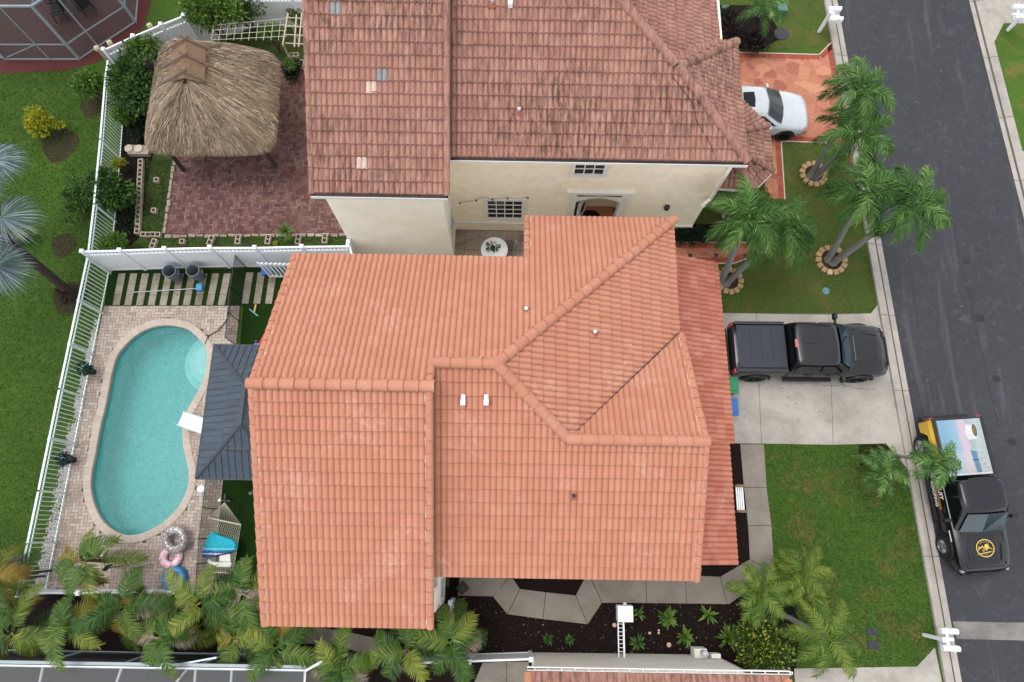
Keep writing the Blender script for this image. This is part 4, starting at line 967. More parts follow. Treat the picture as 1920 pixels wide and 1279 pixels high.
for f in range(4):
    C0 = [(crn[0], crn[1]), (crn[1], crn[2]), (crn[2], crn[3]), (crn[3], crn[0])][f]; wid = (C0[0]-C0[1]).length
    for i in range(7000):
        v_ = 1-rn.random()**1.0*.98; v_ = math.sqrt(rn.uniform(.004, 1.0)) if f in (0, 2) else rn.uniform(.03, 1)
        u_ = rn.random(); L_ = rn.uniform(.25, .6)
        a = hutpt(f, u_, max(0, v_-.02), .02+rn.uniform(0, .07)); du = rn.gauss(0, .03); slope_len = 2.3
        v2 = v_+L_/slope_len; b = hutpt(f, u_+du, min(v2, 1.0), rn.uniform(.03, .1))
        if v2 > 1: 
            dirv = (hutpt(f, u_, 1)-hutpt(f, u_, .9)).normalized(); b = b+dirv*min(.22, (v2-1)*slope_len*.55)+Vector((0, 0, -.12*(v2-1)*slope_len))
        d = (b-a).normalized(); s__ = d.cross(Vector((0, 0, 1))).normalized()*rn.uniform(.006, .02); mid_ = (a+b)/2+Vector((0, 0, rn.uniform(.0, .035)))
        k = mb.add([a-s__, a+s__, mid_+s__, mid_-s__, b]); r_ = min(1, max(0, rn.gauss(.5, .26))); mb.face((k, k+1, k+2, k+3), r_); mb.face((k+3, k+2, k+4), r_)
mb.build('thatch', 'thatch', hut)
mb = MB(); a, b = r1+Vector((0, .06, .16)), r2+Vector((0, -.0, .16))
for sx in (-1, 1):
    mb.poly([a, b, b+Vector((sx*.62, 0, -.24)), a+Vector((sx*.62, 0, -.24))][::sx]); 
mb.build('ridge_board', 'plywood', hut)
for k in range(3):
    p = a.lerp(b, .06+k*.42)
    for sx in (-1, 1):
        mb = MB(); q = p+Vector((sx*1.0, -.28 if sx < 0 else -.18, -.36)); mb.tube([p+Vector((-sx*.16, .1, .16)), q+Vector((0, 0, .06))], .035, 7); mb.build('ridge_stick', 'pole_wood', hut)
for px_, py_ in ((345, 320), (517, 312), (330, 190), (500, 190)):
    c = P(px_, py_); tgt = (crn[3]+crn[1])/2; c2 = c.lerp(Vector((tgt.x, tgt.y, 0)), .04); mb = MB(); mb.tube([c, Vector((c2.x, c2.y, 2.75))], .085, 10); mb.build('post', 'wood', hut)
# ================================================================== SCREEN ENCLOSURES
sc = thing('screen_enclosure', 'grey framed screen enclosure over a dark red patio in the top left corner', 'enclosure', tuple(P(150, 112)))
Bp = [P(-120, 60), P(12, 112), P(95, 112), P(150, 112), P(185, 88), P(255, 42), P(264, -60)]
HT = 3.1
struct(sheet('patio_floor', 'red_floor', [tuple(p[:2]) for p in Bp]+[(-13, 26), (-24, 26)], .02))
for i, p in enumerate(Bp):
    q = MB(); q.bar(p, p+Vector((0, 0, HT)), .05 if i in (2, 4) else .09, .05 if i in (2, 4) else .09); q.build('post', 'alu_grey', sc)
for i, (p, q_) in enumerate(zip(Bp, Bp[1:])):
    for zz_, ww_ in ((.04, .06), (.95, .05), (HT, .09)): q = MB(); q.bar(p+Vector((0, 0, zz_)), q_+Vector((0, 0, zz_)), ww_, ww_-.01); q.build('rail', 'alu_grey', sc)
    q = MB(); q.poly([p, q_, q_+Vector((0, 0, HT)), p+Vector((0, 0, HT))]); q.build('screen_panel', 'screen', sc)
q = MB(); q.bar(Bp[1]+Vector((0, 0, .1)), Bp[2]+Vector((0, 0, .95)), .03); q.bar(Bp[1]+Vector((0, 0, .1)), Bp[0]+Vector((0, 0, .95)), .03); q.bar(Bp[0]+Vector((1.4, .55, .1)), Bp[1]+Vector((0, 0, .95)), .03); q.build('brace', 'alu_grey', sc)
q = MB()
for a, b in ((Bp[1], Vector((-19, 24, 0))), (Bp[3], Vector((-17.6, 25, 0))), (Bp[5], Vector((-16, 26, 0)))): q.bar(a+Vector((0, 0, HT)), b+Vector((0, 0, HT)), .08, .06)
q.build('roof_beam', 'alu_grey', sc)
q = MB(); q.poly([p+Vector((0, 0, HT+.05)) for p in Bp]+[Vector((-13, 26, HT+.05)), Vector((-24, 26, HT+.05))]); q.build('roof_screen', 'screen', sc)
se = thing('screen_enclosure', 'white framed screen enclosure under the palms along the bottom left edge', 'enclosure', (-12, -5, 0))
ex0, ex1, ey = -19.0, -6.0, -4.06
Hh = 2.6
for x in (-19, -16.6, -14.2, -11.8, -9.4, -6.0):
    q = MB(); q.bar((x, ey, 0), (x, ey, Hh), .07, .05); q.build('post', 'alu_white', se)
q = MB(); q.bar((ex0, ey, Hh), (ex1, ey, Hh), .055, .08); q.build('top_beam', 'vinyl', se); q = MB(); q.bar((ex0, ey, .05), (ex1, ey, .05), .06, .08); q.bar((ex0, ey+.09, Hh-.05), (ex1, ey+.09, Hh-.05), .09, .07); q.build('gutter', 'alu_grey', se)
q = MB(); q.poly([(ex0, ey+.01, 0), (ex1, ey+.01, 0), (ex1, ey+.01, Hh), (ex0, ey+.01, Hh)]); q.build('screen_panel', 'screen_dark', se)
for xa, xb in ((P(215,1279,Hh).x, P(228,1255,Hh).x), (P(345,1279,Hh).x-.5, P(352,1255,Hh).x-.0), (P(367,1279,Hh).x, P(367,1255,Hh).x), (P(435,1279,Hh).x, P(435,1255,Hh).x), (P(572,1279,Hh).x, P(572,1258,Hh).x), (P(75,1279,Hh).x, P(80,1255,Hh).x)):
    q = MB(); q.bar((xb, ey, Hh), (xb+(xa-xb)*4, ey-3.0, Hh+.0), .06, .07); q.build('roof_beam', 'vinyl', se)
q = MB(); q.poly([(ex0, ey, Hh+.05), (ex1, ey, Hh+.05), (ex1, -9, Hh+.05), (ex0, -9, Hh+.05)]); q.build('roof_screen', 'screen_light', se)
q = MB(); q.bar((ex1, ey, Hh), P(612, 1236, Hh), .07, .07); q.build('side_beam', 'alu_white', se); q = MB(); q.bar((P(367,1247).x, ey, Hh), P(405, 1243, Hh-.2)+Vector((0, .15, 0)), .05, .05); q.build('side_beam', 'alu_white', se)
q = MB(); a = Vector((ex1, ey, 0)); b = P(612, 1236, Hh); b.z = 0; q.poly([a, b, b+Vector((0, 0, Hh)), a+Vector((0, 0, Hh))]); q.build('side_screen', 'screen_dark', se)
# ================================================================== VEHICLES
def paint(key, col, rough=.25, coat=.6, spec=.5):
    g = G(key); n = g.noise(2.0, 4); c = C(col); d = tuple(x*.88 for x in c[:3])+(1,)
    m_ = g.fin(g.ramp(n, [(.3, d), (.7, c)]), rough, 0, spec); g.b.inputs['Coat Weight'].default_value = coat; g.b.inputs['Coat Roughness'].default_value = .12; M[key] = m_
paint('black_paint', '#0a0c12', .27, .2); paint('white_paint', '#c3cacf', .3, .4); plain('tyre', '#15151a', .85); plain('rim_dark', '#1d1e20', .4, .6); plain('rim_silver', '#a9adb0', .3, .8)
plain('black_plastic', '#121316', .6); plain('tonneau', '#20252f', .5, var=.1); plain('tail_red', '#b3231d', .2); plain('brake_red', '#e0606a', .3); plain('lamp_clear', '#9ba3a8', .15); plain('amber', '#d98a3a', .3)
g = G('car_glass'); M['car_glass'] = g.fin('#0a0f12', .1, spec=.28); g = G('windscreen'); M['windscreen'] = g.fin('#152a35', .08, spec=.55)  # windscreen is a lighter blue than car_glass: a reflection put into its colour
gold = G('gold'); M['gold'] = gold.fin('#d8b55c', .35, .5)
g = G('gold_wrap'); tc = g.new('ShaderNodeTexCoord'); sp = g.new('ShaderNodeSeparateXYZ'); g.lk(tc.outputs['Object'], sp.inputs[0]); mr = g.new('ShaderNodeMapRange'); mr.inputs[1].default_value = -2.95; mr.inputs[2].default_value = -1.0; g.lk(sp.outputs[0], mr.inputs[0]); M['gold_wrap'] = g.fin(g.ramp(mr.outputs[0], [(0, '#c99a2a'), (.35, '#e0b83a'), (.75, '#cf8a24'), (1, '#8a4a18')]), .3)
g = G('print_wrap'); tc = g.new('ShaderNodeTexCoord'); sp = g.new('ShaderNodeSeparateXYZ'); g.lk(tc.outputs['Object'], sp.inputs[0])
nn_ = g.noise(5, 5, .7); ad = g.new('ShaderNodeMath', operation='MULTIPLY_ADD'); g.lk(nn_, ad.inputs[0]); ad.inputs[1].default_value = .3; g.lk(sp.outputs[1], ad.inputs[2])
mr = g.new('ShaderNodeMapRange'); mr.inputs[1].default_value = .85; mr.inputs[2].default_value = -.75; mr.inputs[1].default_value = -.7; mr.inputs[2].default_value = 1.0; g.lk(ad.outputs[0], mr.inputs[0])
col = g.ramp(mr.outputs[0], [(0, '#7797a0'), (.12, '#6d93ac'), (.42, '#83a2b3'), (.47, '#b3a0ad'), (.6, '#b5a7b1'), (.66, '#8b9c9c'), (.8, '#a3aead'), (1, '#92a6a8')])
gr = g.noise(16, 5, .75); xr = g.new('ShaderNodeMapRange'); xr.inputs[1].default_value = -2.0; xr.inputs[2].default_value = -1.4; g.lk(sp.outputs[0], xr.inputs[0])
f = g.mix(1.0, g.ramp(gr, bw(.45, .7)), g.mix(1.0, g.ramp(mr.outputs[0], bw(.55, .75)), g.ramp(xr.outputs[0], [(0, (.25,)*3+(1,)), (1, (1, 1, 1, 1))]), 'MULTIPLY'), 'MULTIPLY')
M['print_wrap'] = g.fin(g.mix(f, g.mix(g.ramp(xr.outputs[0], [(.6, (0, 0, 0, 1)), (1, (.4,)*3+(1,))]), col, '#b5b1ae'), '#6f746f'), .4)
def loft(mb, rings, closed=True, mi=0, cap0=True, cap1=True):
    ks = [mb.add(r_) for r_ in rings]; n = len(rings[0])
    for i in range(len(rings)-1):
        for j in range(n if closed else n-1): k = (j+1) % n; mb.face((ks[i]+j, ks[i]+k, ks[i+1]+k, ks[i+1]+j), 0, mi)
    if cap0: mb.face([ks[0]+n-1-j for j in range(n)], 0, mi)
    if cap1: mb.face([ks[-1]+j for j in range(n)], 0, mi)
def wheel(root, x, y, r_, w_, rim, spokes=6):
    sy = 1 if y > 0 else -1; rot = Matrix.Rotation(R(90), 3, 'X')
    t = MB(); t.lathe((x, y, r_), [(r_*.62, -w_/2), (r_*.9, -w_/2), (r_, -w_/2+.03), (r_, w_/2-.03), (r_*.9, w_/2), (r_*.62, w_/2)], 28, mat=rot)
    wt = t.build('wheel', 'tyre', root, True); m_ = MB(); m_.lathe((x, y+sy*(w_/2-.03), r_), [(0, 0.001), (r_*.62, 0), (r_*.64, .02), (r_*.6, .03)], 24, mat=rot)
    for k in range(spokes):
        a = 2*math.pi*k/spokes; m_.bar((x, y+sy*w_/2, r_), (x+math.cos(a)*r_*.6, y+sy*w_/2, r_+math.sin(a)*r_*.6), .05, .03)
    m_.lathe((x, y+sy*(w_/2), r_), [(0, .03), (.06, .025), (.06, -.02)], 12, mat=rot); m_.build('rim', rim, wt)
def body_rings(st):
    """st: (x, half width, z top, z bottom, shoulder z)"""
    rings = []
    for x, w_, zt, zb, zs in st:
        rings.append([(x, -w_*.90, zb), (x, -w_*.985, zb+.1), (x, -w_, (zb+zs)/2), (x, -w_*.985, zs), (x, -w_*.95, zs+(zt-zs)*.55), (x, -w_*.84, zt-.01), (x, -w_*.4, zt+.012), (x, 0, zt+.016),
                      (x, w_*.4, zt+.012), (x, w_*.84, zt-.01), (x, w_*.95, zs+(zt-zs)*.55), (x, w_*.985, zs), (x, w_, (zb+zs)/2), (x, w_*.985, zb+.1), (x, w_*.90, zb)])
    return rings
def pickup(name, label, cover, rim, roofribs=True, cb=-.93):
    t = thing(name, label, 'pickup truck')
    mb = MB(); W = 1.0
    loft(mb, body_rings([(1.0, W, 1.2, .5, 1.05), (1.25, W, 1.2, .48, 1.03), (2.0, W*.99, 1.17, .46, 1.0), (2.5, W*.965, 1.12, .45, .95), (2.78, W*.90, 1.05, .46, .88), (2.90, W*.78, .93, .48, .75), (2.94, W*.62, .8, .5, .66)]), cap0=False)
    loft(mb, body_rings([(cb-.03, W*.985, 1.2, .48, 1.05), (.0, W*.99, 1.2, .46, 1.05), (1.0, W, 1.2, .48, 1.05)]), cap1=False)
    loft(mb, body_rings([(-2.86, W*.96, 1.36, .62, 1.2), (-2.80, W*.985, 1.38, .55, 1.2), (-1.8, W*.99, 1.38, .5, 1.2), (cb-.06, W*.985, 1.38, .5, 1.2)]))
    body = mb.build('body', 'black_paint', t, True, 35)
    h = MB()                                        # hood bulge, scoops
    h.prism([(1.58, -.5), (2.5, -.42), (2.5, .42), (1.58, .5)], 1.1, 1.2, zt=[1.225, 1.155, 1.155, 1.225]); h.build('hood', 'black_paint', t, bevel=.02)
    for s__ in (-1, 1):
        v = MB(); v.bar((1.95, s__*.62, 1.185), (2.5, s__*.55, 1.145), .05, .015); v.build('hood_vent', 'black_plastic', t)
    c = MB()                                        # greenhouse
    def ring(x0_, x1_, wy0, wy1, z, r_=.12):
        return [(x0_, -wy0+r_, z), (x0_+r_*.7, -wy0, z), (x1_-r_, -wy1, z), (x1_, -wy1+r_*1.2, z), (x1_+.05, 0, z), (x1_, wy1-r_*1.2, z), (x1_-r_, wy1, z), (x0_+r_*.7, wy0, z), (x0_, wy0-r_, z), (x0_-.02, 0, z)]
    loft(c, [ring(cb, 1.42, .93, .93, 1.19), ring(cb+.12, .74, .80, .78, 1.80), ring(cb+.15, .66, .775, .75, 1.85), ring(cb+.21, .58, .72, .69, 1.875), ring(-.5, .4, .5, .5, 1.89, .1)], cap0=False); c.build('cab', 'black_paint', t, True, 50)
    if roofribs:
        v = MB()
        for k in range(5): v.bar((-.55, -.44+k*.22, 1.902-abs(k-2)*.009), (.15, -.43+k*.215, 1.9-abs(k-2)*.009), .035, .014)
        v.build('roof_rib', 'black_plastic', t)
    v = MB(); v.poly([(1.39, -.82, 1.235), (1.44, 0, 1.24), (.805, 0, 1.815), (.775, -.70, 1.79)]); v.poly([(1.44, 0, 1.24), (1.39, .82, 1.235), (.775, .70, 1.79), (.805, 0, 1.815)])
    v.v = [(x+.03, y, z+.02) for x, y, z in v.v]; ws = v.build('windscreen', 'windscreen', t)
    v = MB(); v.bar((1.47, -.75, 1.215), (1.49, .75, 1.215), .07, .03); v.bar((1.42, -.5, 1.27), (1.32, .05, 1.37), .02, .015); v.bar((1.42, .2, 1.27), (1.3, .68, 1.38), .02, .015); v.build('wiper', 'black_plastic', t)
    for s__ in (-1, 1): v = MB(); v.bar((1.52, s__*.74, 1.197), (2.72, s__*.70, 1.085), .014, .012); v.build('hood_seam', 'tyre', t)
    v = MB(); v.bar((2.74, -.66, 1.07), (2.74, .66, 1.07), .014, .012); v.build('hood_seam', 'tyre', t)
    v = MB(); v.poly([(cb-.028, -.72, 1.3), (cb-.028, .72, 1.3), (cb+.065, .66, 1.75), (cb+.065, -.66, 1.75)][::-1]); v.build('rear_window', 'car_glass', t)
    for s__ in (-1, 1):
        for xa, xb, xc, xd in ((cb+.17, .12, .09, cb+.26), (.2, 1.15, .60, .17)):
            v = MB(); o_ = .012
            v.poly([(xa, s__*(.928+o_), 1.24), (xb, s__*(.928+o_), 1.24), (xc, s__*(.82+o_), 1.72), (xd, s__*(.82+o_), 1.72)][::s__*-1]); v.build('side_window', 'car_glass', t)
        v = MB(); v.box((.98, s__*1.03, 1.26), (.1, .16, .06)); v.box((.96, s__*1.2, 1.32), (.12, .22, .24)); v.build('mirror', 'black_plastic', t, bevel=.025)
        v = MB(); v.box((-2.84, s__*.88, 1.1), (.12, .16, .38)); v.build('tail_light', 'tail_red', t, bevel=.02)
        v = MB(); v.box((2.76, s__*.74, .86), (.22, .26, .16), s__*R(-22)); v.build('headlight', 'lamp_clear', t, bevel=.03)
        v = MB(); v.bar((-.85, s__*1.0, .42), (.95, s__*1.0, .42), .16, .06); v.build('running_board', 'black_plastic', t)
        for x in (-1.9, 1.93):
            v = MB(); pts = [(x+.53*math.cos(a), .42+.53*math.sin(a)) for a in [math.pi*k/12 for k in range(13)]]
            for (xa, za), (xb, zb) in zip(pts, pts[1:]): v.bar((xa, s__*1.0, za), (xb, s__*1.0, zb), .09, .07)
            v.build('wheel_arch', 'black_plastic', t)
        v = MB(); v.bar((-.3, s__*1.01, 1.02), (-.12, s__*1.01, 1.02), .03, .03); v.bar((.5, s__*1.01, 1.02), (.68, s__*1.01, 1.02), .03, .03); v.build('door_handle', 'black_plastic', t)
        v = MB()
        for x in (-.02, .98, -.9): v.bar((x, s__*.995, .55), (x, s__*.985, 1.18), .008, .012)
        v.build('door_seam', 'tyre', t)
        for x in (-1.9, 1.93): wheel(t, x, s__*.90, .42, .28, rim)
    v = MB(); v.bar((-2.98, -.9, .6), (-2.98, .9, .6), .16, .2); v.build('rear_bumper', 'black_plastic', t, bevel=.03)
    v = MB(); v.bar((2.95, -.7, .58), (2.95, .7, .58), .14, .22); v.build('front_bumper', 'black_plastic', t, bevel=.04); v = MB(); v.box((2.94, 0, .82), (.06, 1.1, .24)); v.build('grille', 'black_plastic', t, bevel=.02)
    v = MB(); v.box((cb+.13, 0, 1.845), (.08, .30, .05)); v.build('brake_light', 'brake_red', t, bevel=.01)
    v = MB(); v.prism([(-2.76, -.80), (cb-.08, -.80), (cb-.08, .80), (-2.76, .80)], 1.36, 1.43); v.build('bed_cover', cover, t, bevel=.015)
    v = MB()
    for x in (-2.3, -1.9, -1.5): v.box((x, 0, 1.432), (.012, 1.52, .006))
    if cover == 'tonneau': v.build('cover_seam', 'black_plastic', t)
    for s__ in (-1, 1): v = MB(); v.box(((-2.83+cb-.06)/2, s__*.895, 1.40), (2.77+cb, .11, .035)); v.build('bed_rail', 'tonneau' if cover == 'tonneau' else 'black_plastic', t, bevel=.01)
    return t
def place(t, x, y, rot, sc=1.0): t.location = (x, y, 0); t.rotation_euler = (0, 0, rot); t.scale = (sc,)*3
tk = pickup('pickup_truck', 'all black pickup truck with a folded black bed cover parked on the concrete driveway', 'tonneau', 'rim_dark')
place(tk, 10.85, 6.62, R(0.5), .985)
v = MB(); v.prism([(.02, .28), (.22, .28), (.22, .5), (.02, .5)], 1.89, 1.9); v.build('roof_decal', 'black_plastic', tk)
tk2 = pickup('pickup_truck', 'black pickup truck with a gold house emblem on its hood and a printed bed cover', 'print_wrap', 'rim_silver', roofribs=False, cb=-.55)
# local y negative = the truck's right side (passenger), which faces the kerb
v = MB(); v.prism([(-2.70, -.965), (-2.70, -.9)], 1, 1.1) if False else None
k = MB(); n_ = 10
top = [(-2.80+i*.18, 1.33) for i in range(n_)]; bot = [(-2.80+i*.18, .62+(.42 if abs(-2.80+i*.18+1.9) < .45 else 0)) for i in range(n_)]
for i in range(n_-1): k.poly([(bot[i][0], -1.004, bot[i][1]), (bot[i+1][0], -1.004, bot[i+1][1]), (top[i+1][0], -1.0, 1.2), (top[i][0], -1.0, 1.2)]); k.poly([(top[i][0], -1.0, 1.2), (top[i+1][0], -1.0, 1.2), (top[i+1][0], -.93, 1.345), (top[i][0], -.93, 1.345)])
k.build('gold_panel', 'gold_wrap', tk2)
def text(s_, size, mat, parent, origin, xdir, ydir, name='lettering', ext=.003, bold=0.0):
    cu = bpy.data.curves.new(name, 'FONT'); cu.body = s_; cu.size = size; cu.extrude = ext; cu.offset = bold; cu.align_x = 'LEFT'
    ob = bpy.data.objects.new(name, cu); S.collection.objects.link(ob); dg = bpy.context.evaluated_depsgraph_get(); me = bpy.data.meshes.new_from_object(ob.evaluated_get(dg)); bpy.data.objects.remove(ob)
    xd, yd = Vector(xdir).normalized(), Vector(ydir).normalized(); zd = xd.cross(yd); mm = Matrix((xd, yd, zd)).transposed().to_4x4(); mm.translation = Vector(origin); me.transform(mm)
    me.materials.clear(); me.materials.append(M[mat]); me.name = name; return link(me, name, parent)
plain('letter_white', '#e8e8e4', .5); plain('print_orange', '#a9672a', .5)
text('EQUIT', .26, 'letter_white', tk2, (-.55, -1.005, .92), (1, 0, 0), (0, 0, 1), bold=.008)
text('ROOFING', .215, 'letter_white', tk2, (-.52, -1.012, .58), (1, 0, 0), (0, 0, 1), bold=.006)
v = MB(); v.box((.02, -1.008, .815), (1.1, .012, .12)); v.build('stripe', 'print_orange', tk2); v = MB(); v.box((-.78, -1.006, .8), (.3, .012, .3)); v.build('sticker', 'lamp_clear', tk2)
# the picture printed on the bed cover
def pp(name, pts, mt, dz=0): v = MB(); v.poly([(x, y, 1.433+dz) for x, y in pts]); v.build(name, mt, tk2)
plain('print_white', '#c9c9c9', .5); plain('print_brown', '#5f4028', .5); plain('print_blue', '#4f7899', .5); plain('print_pink', '#a98f98', .5)
pp('printed_card', [(-2.55, .22), (-2.5, .5), (-1.98, .52), (-1.95, .2), (-2.2, .14)], 'print_white', .001)
pp('printed_dish', [(-2.3+.24*math.cos(a), .5+.085*math.sin(a)) for a in [q*.45 for q in range(14)]], 'print_brown', .003); pp('printed_dish', [(-2.3+.17*math.cos(a), .49+.05*math.sin(a)) for a in [q*.45 for q in range(14)]], 'plywood', .005)
pp('printed_band', [(-1.55, .18), (-1.5, .38), (-.66, .42), (-.66, .25)], 'print_blue', .002); pp('printed_bar', [(-1.2, .2), (-1.2, .4), (-1.17, .4), (-1.17, .2)], 'black_plastic', .004)
pp('printed_edge', [(-.70, -.78), (-.70, .78), (-.635, .78), (-.635, -.78)], 'print_white', .003)
# hood emblem: ring, stars, sun, mountains, little house, swoosh (all gold); "up" of the emblem points to the windscreen
em = MB(); ex, ez = 2.05, 1.275
def E2(a, b, dz=0): return (ex-b*1.0, -a, 1.196-.075*((ex-b)-1.25)+.062+dz)
def epoly(pts, dz=0): em.poly([E2(a, b, dz) for a, b in pts])
for i in range(40):
    a, b = 2*math.pi*i/40, 2*math.pi*(i+1)/40
    epoly([(.29*math.cos(a), .29*math.sin(a)), (.325*math.cos(a), .325*math.sin(a)), (.325*math.cos(b), .325*math.sin(b)), (.29*math.cos(b), .29*math.sin(b))])
for k in range(5):
    an = R(130-k*20); cx_, cy_ = .235*math.cos(an), .235*math.sin(an)
    epoly([(cx_+(.026 if q % 2 == 0 else .011)*math.cos(R(90+36*q)), cy_+(.026 if q % 2 == 0 else .011)*math.sin(R(90+36*q))) for q in range(10)])
epoly([(-.06+.08*math.cos(2*math.pi*q/20), .07+.08*math.sin(2*math.pi*q/20)) for q in range(20)])
epoly([(-.29, -.09), (-.11, .06), (-.02, -.03), (.1, .1), (.3, -.08), (.3, -.05+.04), (.1, .05-.0), (-.02, -.09), (-.1, .0)][:5]+[(.3, -.1), (.1, .04), (-.03, -.09), (-.12, .0)], .003)
epoly([(.2, .0), (.24, .0), (.24, .07), (.2, .07)], .002)
for a, b in ((.06, -.06), (.1, -.06), (.06, -.1), (.1, -.1)): epoly([(a-.015, b-.015), (a+.015, b-.015), (a+.015, b+.015), (a-.015, b+.015)], .003)
epoly([(-.29, -.13), (-.1, -.13), (.15, -.165), (.36, -.21), (.15, -.2), (-.1, -.165)], .003)
epoly([(-.08, -.22), (0, -.235), (.08, -.22), (0, -.25)], .003)
em.v = [(x, y, z+.012) for x, y, z in em.v]; em.build('hood_emblem', 'gold', tk2)
v = MB(); v.box((1.55, -1.006, 1.0), (.42, .012, .035)); v.build('fender_badge', 'letter_white', tk2)
c1, c2 = P(1797, 800, 1.3), P(1848, 1055, 1.0)
hd = math.atan2(c2.y-c1.y, c2.x-c1.x); mid = (c1+c2)/2
place(tk2, mid.x+.02, mid.y+.04, hd, .90); tk2.scale = (.90, .96, .93)
# white car
car = thing('car', 'white car with a black sunroof parked nose out on the orange flagstone driveway', 'car')
mb = MB(); Wc = .92
loft(mb, body_rings([(-2.35, .62, .9, .4, .7), (-2.28, .78, 1.0, .34, .78), (-1.7, .9, 1.03, .3, .8), (-.6, .915, .98, .28, .78), (.6, .92, .97, .28, .78), (1.1, .92, .95, .28, .76), (1.6, .91, .88, .29, .7), (2.05, .84, .78, .32, .62), (2.28, .68, .66, .36, .54), (2.36, .48, .56, .4, .48)]))
mb.build('body', 'white_paint', car, True, 50)
def cring(x0_, x1_, w0, w1, z, bow=.12): return [(x0_-bow*.5, 0, z), (x0_, -w0*.7, z), (x0_+.12, -w0, z), ((x0_+x1_)/2, -(w0+w1)/2-.02, z), (x1_-.16, -w1, z), (x1_, -w1*.75, z), (x1_+bow, 0, z), (x1_, w1*.75, z), (x1_-.16, w1, z), ((x0_+x1_)/2, (w0+w1)/2+.02, z), (x0_+.12, w0, z), (x0_, w0*.7, z)]
mb = MB(); loft(mb, [cring(-1.95, 1.12, .80, .84, .95), cring(-1.35, .42, .66, .66, 1.36), cring(-1.15, .28, .58, .58, 1.425), cring(-.8, .05, .35, .35, 1.445)], cap0=False); mb.build('cabin', 'white_paint', car, True, 60)
v = MB(); L1 = [(1.06, -.76, .985), (1.155, -.4, .985), (1.2, 0, .985), (1.155, .4, .985), (1.06, .76, .985)]; L2 = [(.40, -.60, 1.365), (.47, -.3, 1.375), (.50, 0, 1.378), (.47, .3, 1.375), (.40, .60, 1.365)]
for i in range(4): v.poly([L1[i], L1[i+1], L2[i+1], L2[i]])
v.v = [(x+.02, y, z+.022) for x, y, z in v.v]; v.build('windscreen', 'car_glass', car, True)
v = MB(); v.prism([(-.55, -.32), (-.1, -.36), (-.06, 0), (-.1, .36), (-.55, .32)], 1.43, 1.452); v.build('sunroof', 'car_glass', car, bevel=.01)
for s__ in (-1, 1):
    v = MB(); v.poly([(-.1, s__*.875, .99), (.86, s__*.87, .985), (.3, s__*.685, 1.33), (-.1, s__*.7, 1.34)][::-s__]); v.poly([(-1.2, s__*.855, .99), (-.15, s__*.875, .99), (-.15, s__*.7, 1.34), (-.9, s__*.69, 1.33)][::-s__]); v.build('side_window', 'car_glass', car)
    v = MB(); v.box((.62, s__*.98, 1.0), (.1, .2, .1), s__*R(12)); v.build('mirror', 'white_paint', car, bevel=.03)
    v = MB(); v.box((2.06, s__*.72, .68), (.3, .14, .07), s__*R(-38)); v.build('headlight', 'lamp_clear', car, bevel=.02)
    for x in (-1.42, 1.42):
        v = MB(); pts = [(x+.38*math.cos(a), .33+.38*math.sin(a)) for a in [math.pi*k/10 for k in range(11)]]
        for (xa, za), (xb, zb) in zip(pts, pts[1:]): v.bar((xa, s__*.9, za), (xb, s__*.9, zb), .06, .05)
        v.build('wheel_arch', 'black_plastic', car); wheel(car, x, s__*.83, .33, .22, 'rim_dark', 10)
v = MB(); v.bar((.72, .2, 1.23), (1.05, -.5, 1.03), .015, .01); v.build('wiper', 'black_plastic', car)
cf = P(1514, 212, .6); place(car, cf.x-2.36, cf.y+.0, R(-1))
# ================================================================== STREET THINGS AND YARD THINGS
def mailbox_post(label, base, ang, n=2):
    t = thing('mailbox_stand', label, 'mailbox', (0, 0, 0), 'white twin mailbox stands')
    mb = MB(); mb.box((0, 0, .58), (.11, .11, 1.16)); mb.box((0, 0, 1.18), (.14, .14, .04)); mb.build('post', 'vinyl', t)
    mb = MB(); mb.box((.2, 0, .92), (.5, .1, .08)); mb.box((.22, 0, .96), (.09, .72, .06)); mb.build('arm', 'vinyl', t)
    for s__ in (-1, 1)[:n]:
        mb = MB(); L_ = .5
        pr = [(-.09, 1.0), (-.09, 1.1)]+[(-.09*math.cos(math.pi*k/8), 1.1+.09*math.sin(math.pi*k/8)) for k in range(1, 8)]+[(.09, 1.1), (.09, 1.0)]
        k = mb.add([(-.05, s__*.26+y, z) for y, z in pr]); mb.add([(L_, s__*.26+y, z) for y, z in pr]); q = len(pr)
        for j in range(q): i2 = (j+1) % q; mb.face((k+j, k+q+j, k+q+i2, k+i2))
        mb.face([k+j for j in range(q)]); mb.face([k+2*q-1-j for j in range(q)]); bx = mb.build('mailbox', 'vinyl', t, True, 40)
        mb = MB(); mb.box((.3, s__*.26+.1*s__, 1.17), (.04, .015, .12)); mb.build('flag', 'vinyl', bx)
    t.location = base; t.rotation_euler = (0, 0, ang); return t
mailbox_post('white twin mailbox stand by the kerb near the bottom right corner', tuple(P(1731, 1190)), R(-2))
mailbox_post('white twin mailbox stand by the kerb above the flagstone driveway', tuple(P(1535, 60)), R(0))
mailbox_post('white mailbox stand across the road in the top right corner', tuple(P(1889, 57)), R(178))
